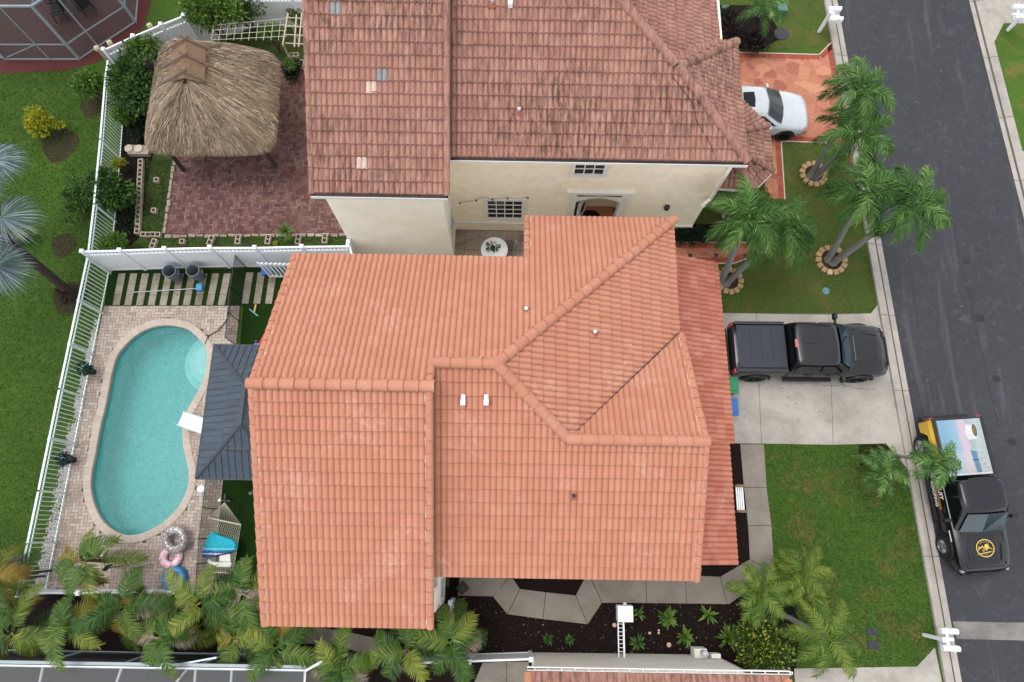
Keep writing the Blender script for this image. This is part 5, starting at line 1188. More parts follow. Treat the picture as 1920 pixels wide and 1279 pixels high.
# utility lids
def lid(label, px_, col, r_=None, box=None, cat='utility cover', z=.03):
    c = P(*px_); mb = MB()
    if r_: mb.lathe((c.x, c.y, 0), [(r_, 0), (r_, z), (r_*.85, z+.01), (0, z+.012)], 20)
    else: mb.box((c.x, c.y, z/2), (box[0], box[1], z)); mb.box((c.x, c.y, z+.004), (box[0]*.8, box[1]*.75, .01))
    return tag(mb.build('utility_cover', col, bevel=.006), label, cat)
plain('teal_lid', '#5f8f8e', .7, var=.3, scale=9); plain('dark_lid', '#2a2b36', .6, var=.2); plain('green_box', '#4f7a68', .6); plain('white_pl', '#e4e6e6', .5); plain('blue_plastic', '#1c58a8', .4); plain('green_plastic', '#157a4c', .45); plain('blue_lid', '#1a63ad', .4)
lid('round teal water valve cover in the grass north of the driveway', (1548, 546), 'teal_lid', r_=.15)
lid('dark rectangular meter cover in the lawn, the northern of two', (1634, 1184), 'dark_lid', box=(.38, .26)); lid('dark rectangular meter cover in the lawn, the southern of two', (1637, 1209), 'dark_lid', box=(.38, .26))
lid('white skimmer cover on the pool deck south of the gazebo', (377, 917), 'white_pl', r_=.13)
lid('pale green utility box among dark shrubs at the top', (1357, 23), 'green_box', box=(.3, .22), z=.3)
lid('flat green utility box in the grass at the top', (1462, 24), 'green_box', box=(.42, .4), z=.35)
lid('dark round well cover beside the dark shrubs at the top', (1465, 64), 'dark_lid', r_=.32)
def wheelie(label, c, col, lidc):
    t = thing('wheeled_bin', label, 'bin', tuple(c), 'wheeled bins on the driveway'); mb = MB()
    loft(mb, [[(c.x+a*.2, c.y+b*.24, .05) for a, b in ((-1, -1), (1, -1), (1, 1), (-1, 1))], [(c.x+a*.27, c.y+b*.29, 1.0) for a, b in ((-1, -1), (1, -1), (1, 1), (-1, 1))]]); mb.build('body', col, t, bevel=.03)
    mb = MB(); mb.box((c.x+.0, c.y, 1.04), (.62, .62, .07)); mb.box((c.x+.05, c.y, 1.09), (.4, .42, .04)); mb.build('lid', lidc, t, bevel=.03)
    mb = MB(); mb.tube([(c.x-.3, c.y-.25, .98), (c.x-.36, c.y-.25, 1.0), (c.x-.36, c.y+.25, 1.0), (c.x-.3, c.y+.25, .98)], .02, 6); mb.build('handle', col, t)
    for s__ in (-1, 1): mb = MB(); mb.lathe((c.x-.2, c.y+s__*.27, .12), [(0, -.03), (.12, -.03), (.12, .03), (0, .03)], 14, mat=Matrix.Rotation(R(90), 3, 'X')); mb.build('wheel', 'tyre', t)
p = P(1369, 722, 1.05); wheelie('green wheeled bin half under the garage roof', Vector((p.x-.02, p.y, 0)), 'green_plastic', 'green_plastic')
p = P(1368, 763, 1.05); wheelie('blue wheeled bin half under the garage roof', Vector((p.x, p.y, 0)), 'blue_plastic', 'blue_lid')
# white bench in the mulch by the garage wall
bc = P(1380, 936); bn = thing('garden_bench', 'small white bench with wooden ends in the dark bed beside the garage', 'bench', (bc.x, bc.y, 0))
mb = MB()
for k in range(4): mb.box((bc.x-.1+k*.07, bc.y, .42), (.05, .8, .03))
mb.build('seat', 'white_pl', bn)
for s__ in (-1, 1): mb = MB(); mb.box((bc.x, bc.y+s__*.44, .25), (.3, .06, .5)); mb.box((bc.x+.02, bc.y+s__*.44, .52), (.28, .09, .04)); mb.build('end', 'plywood', bn)
# white box on a rail arm by the grey wall
bx = P(1171, 1150, .9); tb = thing('utility_stand', 'white metal box held out from the grey wall on two white rails', 'utility box', (bx.x, bx.y, 0))
mb = MB(); mb.box((bx.x, bx.y, .9), (.5, .5, .42)); mb.build('box', 'vinyl', tb, bevel=.012)
mb = MB(); mb.bar((bx.x-.02, bx.y-.2, .74), (bx.x-.02, -3.86, .74), .055, .055); mb.bar((bx.x+.1-.3, bx.y-.2, .74), (bx.x-.2, -3.86, .74), .035, .035)
for k in range(8): y = bx.y-.35-k*.12; mb.bar((bx.x-.2, y, .74), (bx.x-.02, y, .74), .018)
mb.build('rail_arm', 'vinyl', tb); mb = MB(); mb.box((bx.x, bx.y, .35), (.07, .07, .7)); mb.build('leg', 'vinyl', tb)
mb = MB(); mb.lathe((bx.x, bx.y+.3, .95), [(.05, -.06), (.06, .08), (.02, .1), (0, .1)], 10); mb.build('lamp', 'galv', tb)
# ---- pool side
def ring_float(label, c, R1, r1, mat, tilt=None, z=None, wob=0, sq=.9):
    mb = MB(); mb.torus((c.x, c.y, z or r1*.9), R1, r1, 40, 14, tilt, wob=wob, sq=sq); return tag(mb.build('pool_ring', mat, None, True, 60), label, 'pool float', 'inflatable rings on the pool deck')
g = G('glitter'); v_ = g.new('ShaderNodeTexVoronoi'); v_.inputs['Scale'].default_value = 38; g.lk(g.coord(), v_.inputs['Vector']); M['glitter'] = g.fin(g.ramp(v_.outputs['Color'], [(.2, '#6d6868'), (.6, '#a9a4a4'), (.85, '#e8e4e4')]), .25, .3)
g = G('pink_ring'); v_ = g.new('ShaderNodeTexVoronoi'); v_.inputs['Scale'].default_value = 9; g.lk(g.coord(), v_.inputs['Vector']); M['pink_ring'] = g.fin(g.mix(g.ramp(v_.outputs['Distance'], [(.18, (1, 1, 1, 1)), (.24, (0, 0, 0, 1))]), g.ramp(g.noise(2.4, 2), [(.45, '#dd8ea6'), (.55, '#ecd3d8')]), '#d8607f'), .35)
plain('blue_ring', '#1478b4', .35, var=.15)
ring_float('silver glitter inflatable ring leaning on the pink one', P(336, 1012), .34, .15, 'glitter', Matrix.Rotation(R(14), 3, 'X') @ Matrix.Rotation(R(-10), 3, 'Y'), .3, .05)
ring_float('pink doughnut inflatable ring with pale frosting', P(324, 1044), .27, .13, 'pink_ring')
ring_float('bright blue inflatable ring by the low white fence', P(331, 1085), .29, .15, 'blue_ring', wob=.04)
def drum(label, base):
    t = thing('rubbish_bin', label, 'bin', tuple(base), 'grey round bins against the white fence'); mb = MB()
    mb.lathe(base, [(.0, .02), (.19, .02), (.235, .7), (.255, .7), (.255, .76), (.235, .76), (.225, .7), (.18, .06), (0, .06)], 28)
    for k in range(16): a = 2*math.pi*k/16; mb.bar((base.x+.2*math.cos(a), base.y+.2*math.sin(a), .08), (base.x+.238*math.cos(a), base.y+.238*math.sin(a), .66), .02)
    mb.build('barrel', 'drum_grey', t, True, 40)
    for s__ in (-1, 1): mb = MB(); mb.tube([(base.x+s__*.24, base.y-.07, .62), (base.x+s__*.3, base.y-.06, .6), (base.x+s__*.3, base.y+.06, .6), (base.x+s__*.24, base.y+.07, .62)], .015, 6); mb.build('handle', 'drum_grey', t)
plain('drum_grey', '#747b84', .5, var=.15, scale=6)
drum('grey ribbed round bin by the white fence, the western of two', P(334, 521)); drum('grey ribbed round bin by the white fence, the eastern of two', P(377, 520))
pb = thing('pool_brush', 'pool brush with a blue head and long pole lying on the stepping stones', 'pool brush', tuple(P(376, 541)))
plain('cyan_plastic', '#1f86b8', .45)
mb = MB(); mb.tube([P(250, 548, .06), P(368, 541, .12)], .016, 8); mb.build('pole', 'galv', pb); mb = MB(); c = P(376, 540); mb.box((c.x, c.y, .09), (.26, .3, .12), R(5)); mb.build('head', 'cyan_plastic', pb, bevel=.03)
c = P(503, 512); mb = MB(); mb.box((c.x, c.y, .12), (.36, .28, .24)); mb.box((c.x, c.y, .25), (.4, .32, .03)); tag(mb.build('storage_tub', 'blue_plastic', bevel=.015), 'blue plastic tub behind the white picket gate', 'tub')
# pool slide
a, b = P(342, 786, .15), P(384, 800, .35); sl = thing('pool_slide', 'small white plastic pool slide with raised sides at the water edge', 'pool slide', (a.x, a.y, 0))
mb = MB(); d = Vector((b.x-a.x, b.y-a.y, 0)); L_ = d.length; dn = d.normalized(); sd_ = Vector((-dn.y, dn.x, 0)); prof = [(-.1, .10), (.0, .05), (.12, .09), (.3, .2), (L_*.62, .30), (L_*1.25, .36)]
def slide_strip(off0, off1, h0, h1):
    for (u0, z0), (u1, z1) in zip(prof, prof[1:]):
        q = [a+dn*u0+sd_*off0, a+dn*u1+sd_*off0, a+dn*u1+sd_*off1, a+dn*u0+sd_*off1]; zs = [z0+h0, z1+h0, z1+h1, z0+h1]; mb.poly([(p.x, p.y, z) for p, z in zip(q, zs)])
slide_strip(-.2, .2, 0, 0); slide_strip(.2, .25, 0, .09); slide_strip(-.25, -.2, .09, 0); slide_strip(.25, .29, .09, .0); slide_strip(-.29, -.25, .0, .09)
mb.build('chute', 'vinyl', sl, True, 50); 
for u_ in (.35, L_*1.1):
    mb = MB(); 
    for s__ in (-.24, .24): p = a+dn*u_+sd_*s__; mb.bar((p.x, p.y, .02), (p.x, p.y, .22), .05)
    mb.build('leg', 'vinyl', sl)
mb = MB(); cr_ = smooth_loop([P(384, 646, .05), P(392, 630, .06), P(410, 618, .08), P(426, 596, .08), P(434, 560, .3)], 6, False); mb.tube(cr_, .018, 6); tag(mb.build('pool_hose', 'pipe_dark'), 'thin dark hose running from the pool steps to the mesh fence', 'hose')
# potted plants
def leafball(mb, c, rad, n, size, rnd, flat=.8, droop=.3, shell=.55, aspect=2.2):
    c = Vector(c)
    for i in range(n):
        d = Vector((rnd.gauss(0, 1), rnd.gauss(0, 1), rnd.gauss(0, 1))).normalized(); rr = shell+(1-shell)*rnd.random()**.6
        p = c+Vector((d.x*rad[0], d.y*rad[1], d.z*rad[2]))*rr
        out = (d+Vector((rnd.uniform(-.7, .7), rnd.uniform(-.7, .7), rnd.uniform(-.2, .6)))).normalized(); s__ = out.cross(Vector((rnd.uniform(-1, 1), rnd.uniform(-1, 1), rnd.uniform(-1, 1)))).normalized()
        L_ = size*rnd.uniform(.6, 1.35); w_ = L_/aspect/2; mid = p+out*L_*.5; tip = p+out*L_-Vector((0, 0, droop*L_))
        k = mb.add([p, mid+s__*w_, tip, mid-s__*w_]); mb.face((k, k+1, k+2, k+3), rnd.random())
def leafmat(key, stops, rough=.6, trans=.25):
    g = G(key); col = g.ramp(g.attr(), stops); g.fin(col, rough, spec=.35)
    tl = g.new('ShaderNodeBsdfTranslucent'); g.lk(col, tl.inputs[0]); mx = g.new('ShaderNodeMixShader'); mx.inputs[0].default_value = trans; g.lk(g.b.outputs[0], mx.inputs[1]); g.lk(tl.outputs[0], mx.inputs[2]); g.lk(mx.outputs[0], g.out.inputs[0]); M[key] = g.m
leafmat('leaf_green', [(0, '#213a14'), (.5, '#35561f'), (1, '#5b7c36')]); leafmat('leaf_bright', [(0, '#33521a'), (.5, '#527529'), (1, '#7b9a3a')]); leafmat('leaf_yellow', [(0, '#6f7a14'), (.5, '#98991b'), (1, '#b9b52c')])
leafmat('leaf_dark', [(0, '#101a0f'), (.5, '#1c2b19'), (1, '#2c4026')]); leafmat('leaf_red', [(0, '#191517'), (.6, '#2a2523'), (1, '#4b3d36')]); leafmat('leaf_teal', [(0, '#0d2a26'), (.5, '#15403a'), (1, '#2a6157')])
leafmat('leaf_varieg', [(0, '#1f3610'), (.45, '#355418'), (.72, '#4c6d1f'), (.82, '#a3ad3a'), (1, '#c2c65a')])
leafmat('palm', [(0, '#213f17'), (.35, '#3a6026'), (.75, '#5a843c'), (1, '#9cba6c')], .42, .3); leafmat('palm_yellow', [(0, '#33501b'), (.5, '#58752a'), (1, '#8f9a3c')], .5, .3)
leafmat('areca', [(0, '#28481b'), (.35, '#456928'), (.7, '#6f8634'), (1, '#a8a246')], .42, .3); leafmat('areca_gold', [(0, '#4e6622'), (.4, '#7d7a28'), (.75, '#9c8534'), (1, '#9a6c38')], .5, .3); leafmat('areca_dead', [(0, '#6e6052'), (.5, '#8f8271'), (1, '#b0a592')], .8, .1)
leafmat('fan_blue', [(0, '#3c4c52'), (.5, '#5c6d72'), (1, '#829195')], .6, .15)
plain('trunk', '#8d8c88', .9, var=.3, scale=12); plain('trunk_dark', '#3a3029', .95, var=.4, scale=10); plain('stem', '#5c4a38', .9, var=.3, scale=10); plain('pot_black', '#16171b', .5)
for i, ((a, b), l) in enumerate((((176, 698), 'teal leaved plant in a black pot by the picket fence beside the upper pool'), ((139, 863), 'teal leaved plant in a black pot by the picket fence beside the lower pool'))):
    c = P(a, b); t = thing('potted_plant', l, 'potted plant', tuple(c), 'potted plants along the picket fence'); mb = MB(); mb.lathe(c, [(0, .01), (.11, .01), (.16, .42), (.18, .42), (.18, .45), (.14, .45), (.13, .4), (0, .4)], 20); mb.build('pot', 'pot_black', t, True, 40)
    mb = MB(); leafball(mb, (c.x-.02, c.y, .62), (.2, .2, .2), 160, .13, random.Random(i+4)); mb.build('foliage', 'leaf_teal', t)
# hammock
hk = thing('hammock', 'string hammock with a spreader bar hanging by the gazebo', 'hammock', tuple(P(425, 1000)))
plain('rope', '#b7b3a2', .9); plain('bar_wood', '#c2b79c', .7)
HZ = .75; top_ = P(421, 942, 1.2); bl, br = P(391, 971, HZ), P(452, 984, HZ); el, er = P(384, 1072, HZ), P(437, 1075, HZ); bot_ = P(404, 1128, 1.2)
mb = MB(); mb.bar(bl, br, .04); mb.build('spreader_bar', 'bar_wood', hk); mb = MB(); mb.bar(el, er, .04); mb.build('spreader_bar', 'bar_wood', hk)
mb = MB()
for k in range(17):
    mb.tube([top_, bl.lerp(br, k/16)], .006, 4, cap=False); mb.tube([bot_, el.lerp(er, k/16)], .006, 4, cap=False)
N_ = 16; Kk = 18
def hp(u_, v_): p = bl.lerp(br, u_).lerp(el.lerp(er, u_), v_); sag = .3*math.sin(math.pi*v_)*(.55+.45*math.sin(math.pi*u_)); nar = .13*math.sin(math.pi*v_); c_ = bl.lerp(br, .5).lerp(el.lerp(er, .5), v_); return p.lerp(c_, nar)-Vector((0, 0, sag))
for i in range(N_+1):
    for s__ in (-1, 1):
        pts = [hp(min(1, max(0, i/N_+(s__*.5/N_ if j % 2 else 0))), j/Kk) for j in range(Kk+1)]; mb.tube(pts, .0065, 4, cap=False)
mb.build('netting', 'rope', hk)
mb = MB(); ctr = (top_+bot_)/2
mb.tube([top_, Vector((top_.x, top_.y+.25, 1.25)), Vector((top_.x, top_.y+.1, .5)), Vector((ctr.x, ctr.y+.8, .06)), Vector((ctr.x, ctr.y-.8, .06)), Vector((bot_.x, bot_.y-.1, .5)), Vector((bot_.x, bot_.y-.25, 1.25)), bot_], .03, 8); mb.build('stand', 'dark_frame', hk)
g = G('towel'); tc = g.new('ShaderNodeTexCoord'); sp = g.new('ShaderNodeSeparateXYZ'); g.lk(tc.outputs['Object'], sp.inputs[0]); n = g.noise(14, 2)
wv = g.new('ShaderNodeMath', operation='MULTIPLY_ADD'); g.lk(n, wv.inputs[0]); wv.inputs[1].default_value = .10; g.lk(sp.outputs[1], wv.inputs[2])
mr = g.new('ShaderNodeMapRange'); mr.inputs[1].default_value = -.52; mr.inputs[2].default_value = .62; g.lk(wv.outputs[0], mr.inputs[0])
M['towel'] = g.fin(g.ramp(mr.outputs[0], [(0, '#125f8e'), (.13, '#1673ab'), (.2, '#1b4f82'), (.26, '#c9bccb'), (.30, '#1a5c96'), (.36, '#2597bd'), (.41, '#8fd0dc'), (.44, '#1fa5bd'), (1, '#21a9c0')], 'CONSTANT'), .9)
tw = [P(a, b, .62) for a, b in [(396,998),(412,1003),(443,1015),(441,1033),(415,1040),(385,1047),(378,1035)]]
c_ = sum(tw, Vector())/7; mb = MB(); lp = smooth_loop(tw, 4); k0 = mb.add([(p.x, p.y, .54) for p in lp]); k1 = mb.add([tuple(c_.lerp(p, .93)+Vector((0, 0, .07+.02*math.sin(i*1.7)))) for i, p in enumerate(lp)]); k2 = mb.add([tuple(c_.lerp(p, .5)+Vector((0, 0, .1+.025*math.sin(i*2.3)))) for i, p in enumerate(lp)]); k3 = mb.add([tuple(c_+Vector((0, 0, .12)))]); n_ = len(lp)
for i in range(n_): j = (i+1) % n_; mb.face((k0+i, k0+j, k1+j, k1+i)); mb.face((k1+i, k1+j, k2+j, k2+i)); mb.face((k2+i, k2+j, k3))
mb.v = [(x-c_.x, y-c_.y, z) for x, y, z in mb.v]; o = mb.build('towel', 'towel', None, True, 60); o.location = (c_.x, c_.y, .02); tag(o, 'turquoise beach towel with a patterned blue border heaped on the hammock', 'towel')
plain('linen', '#dcdcd6', .9)
for l, q, z in (('white folded cloth on the hammock just below the turquoise towel', [(412,1042),(432,1038),(433,1054),(411,1053)], .56), ('long white pillow across the lower end of the hammock', [(391,1048),(400,1054),(435,1054),(433,1064),(404,1063),(390,1056)], .62)):
    mb = MB(); mb.prism([tuple(P(a, b, z)[:2]) for a, b in q], z-.05, z+.04); tag(mb.build('pillow', 'linen', bevel=.03), l, 'pillow' if 'pillow' in l else 'cloth')
# toys
plain('toy_red', '#b5302c', .4); plain('toy_blue', '#1f4f9e', .4); plain('toy_teal', '#2f8f93', .4); plain('toy_yellow', '#d09a2c', .4)
t = thing('toy_mallet', 'yellow and teal toy mallet on the artificial turf', 'toy', tuple(P(478, 582))); mb = MB(); mb.bar(P(480, 571, .12), P(477, 585, .05), .06, .05); mb.build('handle', 'toy_yellow', t); mb = MB(); mb.bar(P(468, 580, .05), P(484, 593, .05), .05, .07); mb.build('head', 'toy_teal', t)
t = thing('toy_scooter', 'red and blue toy by the north corner of the gazebo roof', 'toy', tuple(P(487, 645))); mb = MB(); mb.bar(P(487, 648, .5), P(499, 626, .35), .14, .1); mb.build('deck', 'toy_red', t, bevel=.02); mb = MB(); mb.box(P(483, 647, .4), (.22, .12, .12)); mb.build('footplate', 'toy_blue', t); mb = MB(); q = P(487, 645, 0); mb.bar((q.x, q.y, 0), (q.x, q.y, .4), .05); mb.build('stem', 'toy_blue', t)
for (a, b, l) in ((412, 938, 'white ball on top of the mesh fence by the hammock'), (470, 925, 'grey ball lying on the artificial turf')):
    c = P(a, b, .9 if a == 412 else .06); mb = MB(); rr_ = .06 if a == 412 else .07; mb.lathe(c, [(max(.001, rr_*math.sin(R(q*18))), -rr_*math.cos(R(q*18))) for q in range(11)], 14)
    if a == 412: mb.tube([(c.x, c.y, 0), c], .012, 6)
    tag(mb.build('solar_light' if a == 412 else 'ball', 'white_pl' if a == 412 else 'drum_grey', None, True), l.replace('white ball on top of the mesh fence', 'white globe light on a stick'), 'light' if a == 412 else 'ball')
# courtyard table, plant, chair
c = P(927, 468, .75); c = Vector((c.x, c.y, 0)); t = thing('round_table', 'round white table in the courtyard between the two houses', 'table', tuple(c)); mb = MB(); mb.lathe(c, [(0, .72), (.50, .72), (.52, .74), (.50, .76), (0, .765)], 32); mb.build('tabletop', 'white_pl', t, True, 40); mb = MB(); mb.lathe(c, [(.22, 0), (.2, .03), (.04, .06), (.04, .7), (.12, .72)], 14); mb.build('pedestal', 'white_pl', t)
q = P(924, 466, .8); t = thing('potted_plant', 'small trailing plant in a brown pot on the white table', 'potted plant', (q.x, q.y, .76)); mb = MB(); mb.lathe((q.x, q.y, .765), [(0, 0), (.07, 0), (.1, .13), (.08, .13), (.07, .1), (0, .1)], 14); mb.build('pot', 'pipe_dark', t); mb = MB(); leafball(mb, (q.x, q.y+.02, .93), (.26, .18, .1), 90, .1, random.Random(3)); mb.build('foliage', 'leaf_green', t)
q = P(958, 470); t = thing('garden_chair', 'grey wire mesh chair at the white courtyard table', 'chair', tuple(q)); mb = MB()
mb.lathe((q.x, q.y, .44), [(0, 0), (.22, .0), (.24, .02)], 18); mb.build('seat', 'wire_clear', t); mb = MB(); mb.tube([(q.x+.2*math.cos(a), q.y+.2*math.sin(a), .45+.42*math.sin((a+1.2)/2.4*math.pi)) for a in [(-1.2+k*.2) for k in range(13)]], .013, 6)
mb.build('backrest', 'galv', t)
for k in range(4): a = R(45+90*k); mb = MB(); mb.tube([(q.x+.16*math.cos(a), q.y+.16*math.sin(a), .44), (q.x+.22*math.cos(a), q.y+.22*math.sin(a), 0)], .012, 6); mb.build('leg', 'galv', t)
# string lights
pts = [P(862, 380, 3.0), P(893, 373, 2.8)]; fp = lambda a, b, dy=.12: (lambda g: Vector((0, 0, H))+g*((yw-dy)/g.y))(P(a, b, 0)-Vector((0, 0, H)))
line = [fp(862, 380), fp(893, 375), fp(905, 370), fp(923, 373), fp(952, 371), fp(968, 373), fp(990, 370)]
t = thing('string_lights', 'string of small bulbs on a black cable over the courtyard window', 'string lights', tuple(line[0])); mb = MB(); mb.tube(smooth_loop(line, 4, False), .008, 5); mb.build('cable', 'dark_frame', t)
for p in (line[0], line[1], line[3], line[4], line[6]): mb = MB(); mb.lathe(p-Vector((0, 0, .05)), [(.0, -.05), (.035, -.02), (.03, .02), (.015, .06)], 8); mb.build('bulb', 'dark_frame', t)
# garden hose and reel by the wall
c = P(727, 476); t = thing('hose_reel', 'black hose reel on the ground against the cream wall', 'hose reel', tuple(c)); mb = MB(); mb.torus((c.x, c.y, .2), .2, .07, 20, 8, Matrix.Rotation(R(70), 3, 'X')); mb.build('coil', 'pot_black', t, True); mb = MB(); mb.bar((c.x-.7, c.y-.02, .1), (c.x+.25, c.y-.02, .1), .14, .14); mb.build('frame', 'pot_black', t)
# concrete blocks
bm_ = MB()
def cinder(c, ang, n=2):
    mb = MB(); L_, W_, h_ = .20*n, .20, .19; t_ = .032
    for s__ in (-1, 1): mb.box((0, s__*(W_/2-t_/2), h_/2), (L_, t_, h_))
    for k in range(n+1): mb.box((-L_/2+t_/2+k*(L_-t_)/n, 0, h_/2), (t_, W_-2*t_, h_-.003))
    return mb
blk = cinder(None, 0).build('concrete_block', 'block'); tag(blk, 'tan hollow concrete block in the long row beside the thatched hut garden', 'concrete block', 'blocks edging the weedy strip'); first = True
def put(c, ang, label):
    global first
    if first: o = blk; first = False
    else: o = blk.copy(); S.collection.objects.link(o)
    o.location = (c.x, c.y, .012); o.rotation_euler = (0, 0, ang); o['label'] = label; return o
A_, B_ = P(268, 302), P(261, 442); n = int((B_-A_).length/.41)
for k in range(n): put(A_.lerp(B_, (k+.5)/n), math.atan2(B_.y-A_.y, B_.x-A_.x)+random.uniform(-.03, .03), 'tan hollow block, %s from the hut in the long row beside the weeds' % ['first', 'second', 'third', 'fourth', 'fifth', 'sixth', 'seventh', 'eighth', 'ninth', 'tenth'][k])
for k in range(2): put(P(277+k*18, 443), R(-1), ['tan hollow block at the corner of the weedy strip where the two rows meet', 'tan hollow block at the patio end of the short row'][k])
sing = [((297,341), 4, 'single tan block standing alone in the weeds nearest the hut post'), ((292,398), 3, 'single tan block standing alone in the weeds lower down the strip')]
one = cinder(None, 0, 1).build('concrete_block', 'block'); tag(one, 'x', 'concrete block', 'single blocks in the weeds')
for i, (q, an, l) in enumerate(sing+[((345,456), 0, 'single tan block in the bed below the red patio')]):
    o = one if i == 0 else one.copy()
    if i: S.collection.objects.link(o)
    c = P(*q); o.location = (c.x, c.y, .012); o.rotation_euler = (0, 0, R(an)); o['label'] = l
for q, an, l in (((291,460), 78, 'tan block in the bed left of the others, below the corner'), ((398,454), 75, 'tan block in the bed behind the fence, left of the middle'), ((449,452), 88, 'tan block half hidden in the middle of the bed behind the fence'), ((505,452), 85, 'tan block in the bed just left of the yucca'), ((561,452), 85, 'tan block in the bed just right of the yucca'), ((611,450), 88, 'tan block in the bed nearest the cream wall'),
        ((553,108), 2, 'tan block beside the old roof behind the thatched hut, upper'), ((567,125), 80, 'tan block beside the old roof behind the thatched hut, lower')): put(P(*q), R(an), l)
# round cream stepping slabs on a tan base
c = P(266, 286); t = thing('stone_bench', 'pair of round cream stones on a tan ledge at the left foot of the hut', 'stone ledge', tuple(c)); mb = MB(); mb.box((c.x-.02, c.y, .12), (.85, .42, .24)); mb.build('ledge', 'travertine', t, bevel=.02)
for s__ in (-1, 1): mb = MB(); mb.lathe((c.x-.14+s__*.2-.06, c.y+.02, .24), [(0, 0), (.17, 0), (.175, .03), (.16, .06), (0, .062)], 24); mb.build('round_stone', 'coping', t)
# tree rings of stone blocks
def tree_ring(c, r_, n, label, pink=None):
    t = thing('tree_ring', label, 'stone ring', tuple(c), 'stone rings round the street palms'); mb = MB(); mb.poly([(c.x+r_*math.cos(a), c.y+r_*math.sin(a), .03) for a in [2*math.pi*k/24 for k in range(24)]]); mb.build('mulch', 'soil', t)
    for k in range(n):
        a = 2*math.pi*k/n; mb = MB(); w_ = 2*math.pi*r_/n*.93; q = [(-.09, -w_*.42), (.1, -w_*.5), (.13, -w_*.3), (.13, w_*.3), (.1, w_*.5), (-.09, w_*.42)]
        mb.prism([(c.x+(r_+x)*math.cos(a)-y*math.sin(a), c.y+(r_+x)*math.sin(a)+y*math.cos(a)) for x, y in q], 0, .13+random.uniform(-.01, .02)); mb.build('stone', 'pinkstone' if k == pink else 'treering', t, bevel=.015)
plain('pinkstone', '#d6b3a0', .8)
tree_ring(P(1524, 328), .45, 13, 'stone ring round the two palms nearest the flagstone driveway'); tree_ring(P(1557, 489), .50, 14, 'stone ring round the two palms beside the kerb, with one pale pink stone', 10); tree_ring(P(1366, 528), .44, 13, 'stone ring round the palm half hidden by the garage roof')
# landscape path lights along the flagstone walk
for i, (a, b) in enumerate(((1289,487),(1337,486),(1392,488))):
    c = P(a, b); t = thing('path_light', ['black path light nearest the salmon roof', 'black path light in the middle of the flagstone walk edge', 'black path light at the bend of the flagstone walk'][i], 'path light', tuple(c), 'black path lights'); mb = MB(); mb.tube([c, c+Vector((0, 0, .4))], .014, 6); mb.build('stake', 'dark_frame', t); mb = MB(); mb.lathe(c+Vector((0, 0, .36)), [(.05, 0), (.09, .06), (.0, .1)], 10); mb.build('shade', 'dark_frame', t)
# patio furniture in the screened patio
def chair(label, c, ang):
    t = thing('patio_chair', label, 'chair', tuple(c), 'dark chairs on the screened patio'); f = Vector((math.cos(ang), math.sin(ang), 0)); s_ = Vector((-f.y, f.x, 0))
    mb = MB(); mb.box((c.x, c.y, .42), (.5, .5, .04), ang); mb.build('seat', 'tonneau', t); mb = MB(); q = c-f*.3; mb.box((q.x, q.y, .75), (.05, .5, .6), ang); mb.build('backrest', 'tonneau', t)
    for a in (-1, 1):
        mb = MB(); mb.bar(c-f*.28+s_*.27*a+Vector((0, 0, .62)), c+f*.25+s_*.27*a+Vector((0, 0, .6)), .04); mb.build('armrest', 'dark_frame', t)
        for b in (-1, 1): mb = MB(); mb.bar(c+f*.22*b+s_*.24*a+Vector((0, 0, .42)), c+f*.27*b+s_*.26*a, .03); mb.build('leg', 'dark_frame', t)
chair('dark patio chair nearest the red floor middle in the screened patio', P(118, 33), R(200)); chair('dark patio chair left of the table in the screened patio', P(105, 5), R(-30)); chair('dark patio chair right of the table in the screened patio', P(165, 20), R(140))
c = P(150, 3); t = thing('patio_table', 'dark round table among the chairs in the screened patio', 'table', tuple(c)); mb = MB(); mb.lathe(c, [(0, .7), (.5, .7), (.5, .73), (0, .74)], 24); mb.build('tabletop', 'dark_lid', t); mb = MB(); mb.tube([c, c+Vector((0, 0, .7))], .05, 8); mb.build('pedestal', 'dark_frame', t)
# trellis behind the hut
t = thing('trellis', 'pale bamboo and netting trellis over plants behind the thatched hut', 'trellis', tuple(P(500, 70))); plain('bamboo', '#b9ad97', .8, var=.2, scale=8)
mb = MB(); Z = 1.7; L2_ = lambda a, b: P(a, b, Z)
for a, b, c_, d_ in ((540, 25, 530, 85), (556, 28, 552, 88), (566, 25, 560, 88)): mb.bar(L2_(a, b), L2_(c_, d_), .05)
for k in range(4): mb.bar(L2_(535, 33+k*16), L2_(572, 35+k*16), .035)
mb.build('frame', 'bamboo', t); mb = MB()
for k in range(10): mb.bar(L2_(400+k*14, 50-k*1.2), L2_(396+k*14, 76), .018)
for k in range(4): mb.bar(L2_(398, 48+k*9), L2_(538, 33+k*11+2), .02)
mb.build('netting', 'rope', t)
for a, b in ((540, 30), (531, 84), (400, 60)): q = L2_(a, b); mb = MB(); mb.bar((q.x, q.y, 0), q, .05); mb.build('post', 'bamboo', t)
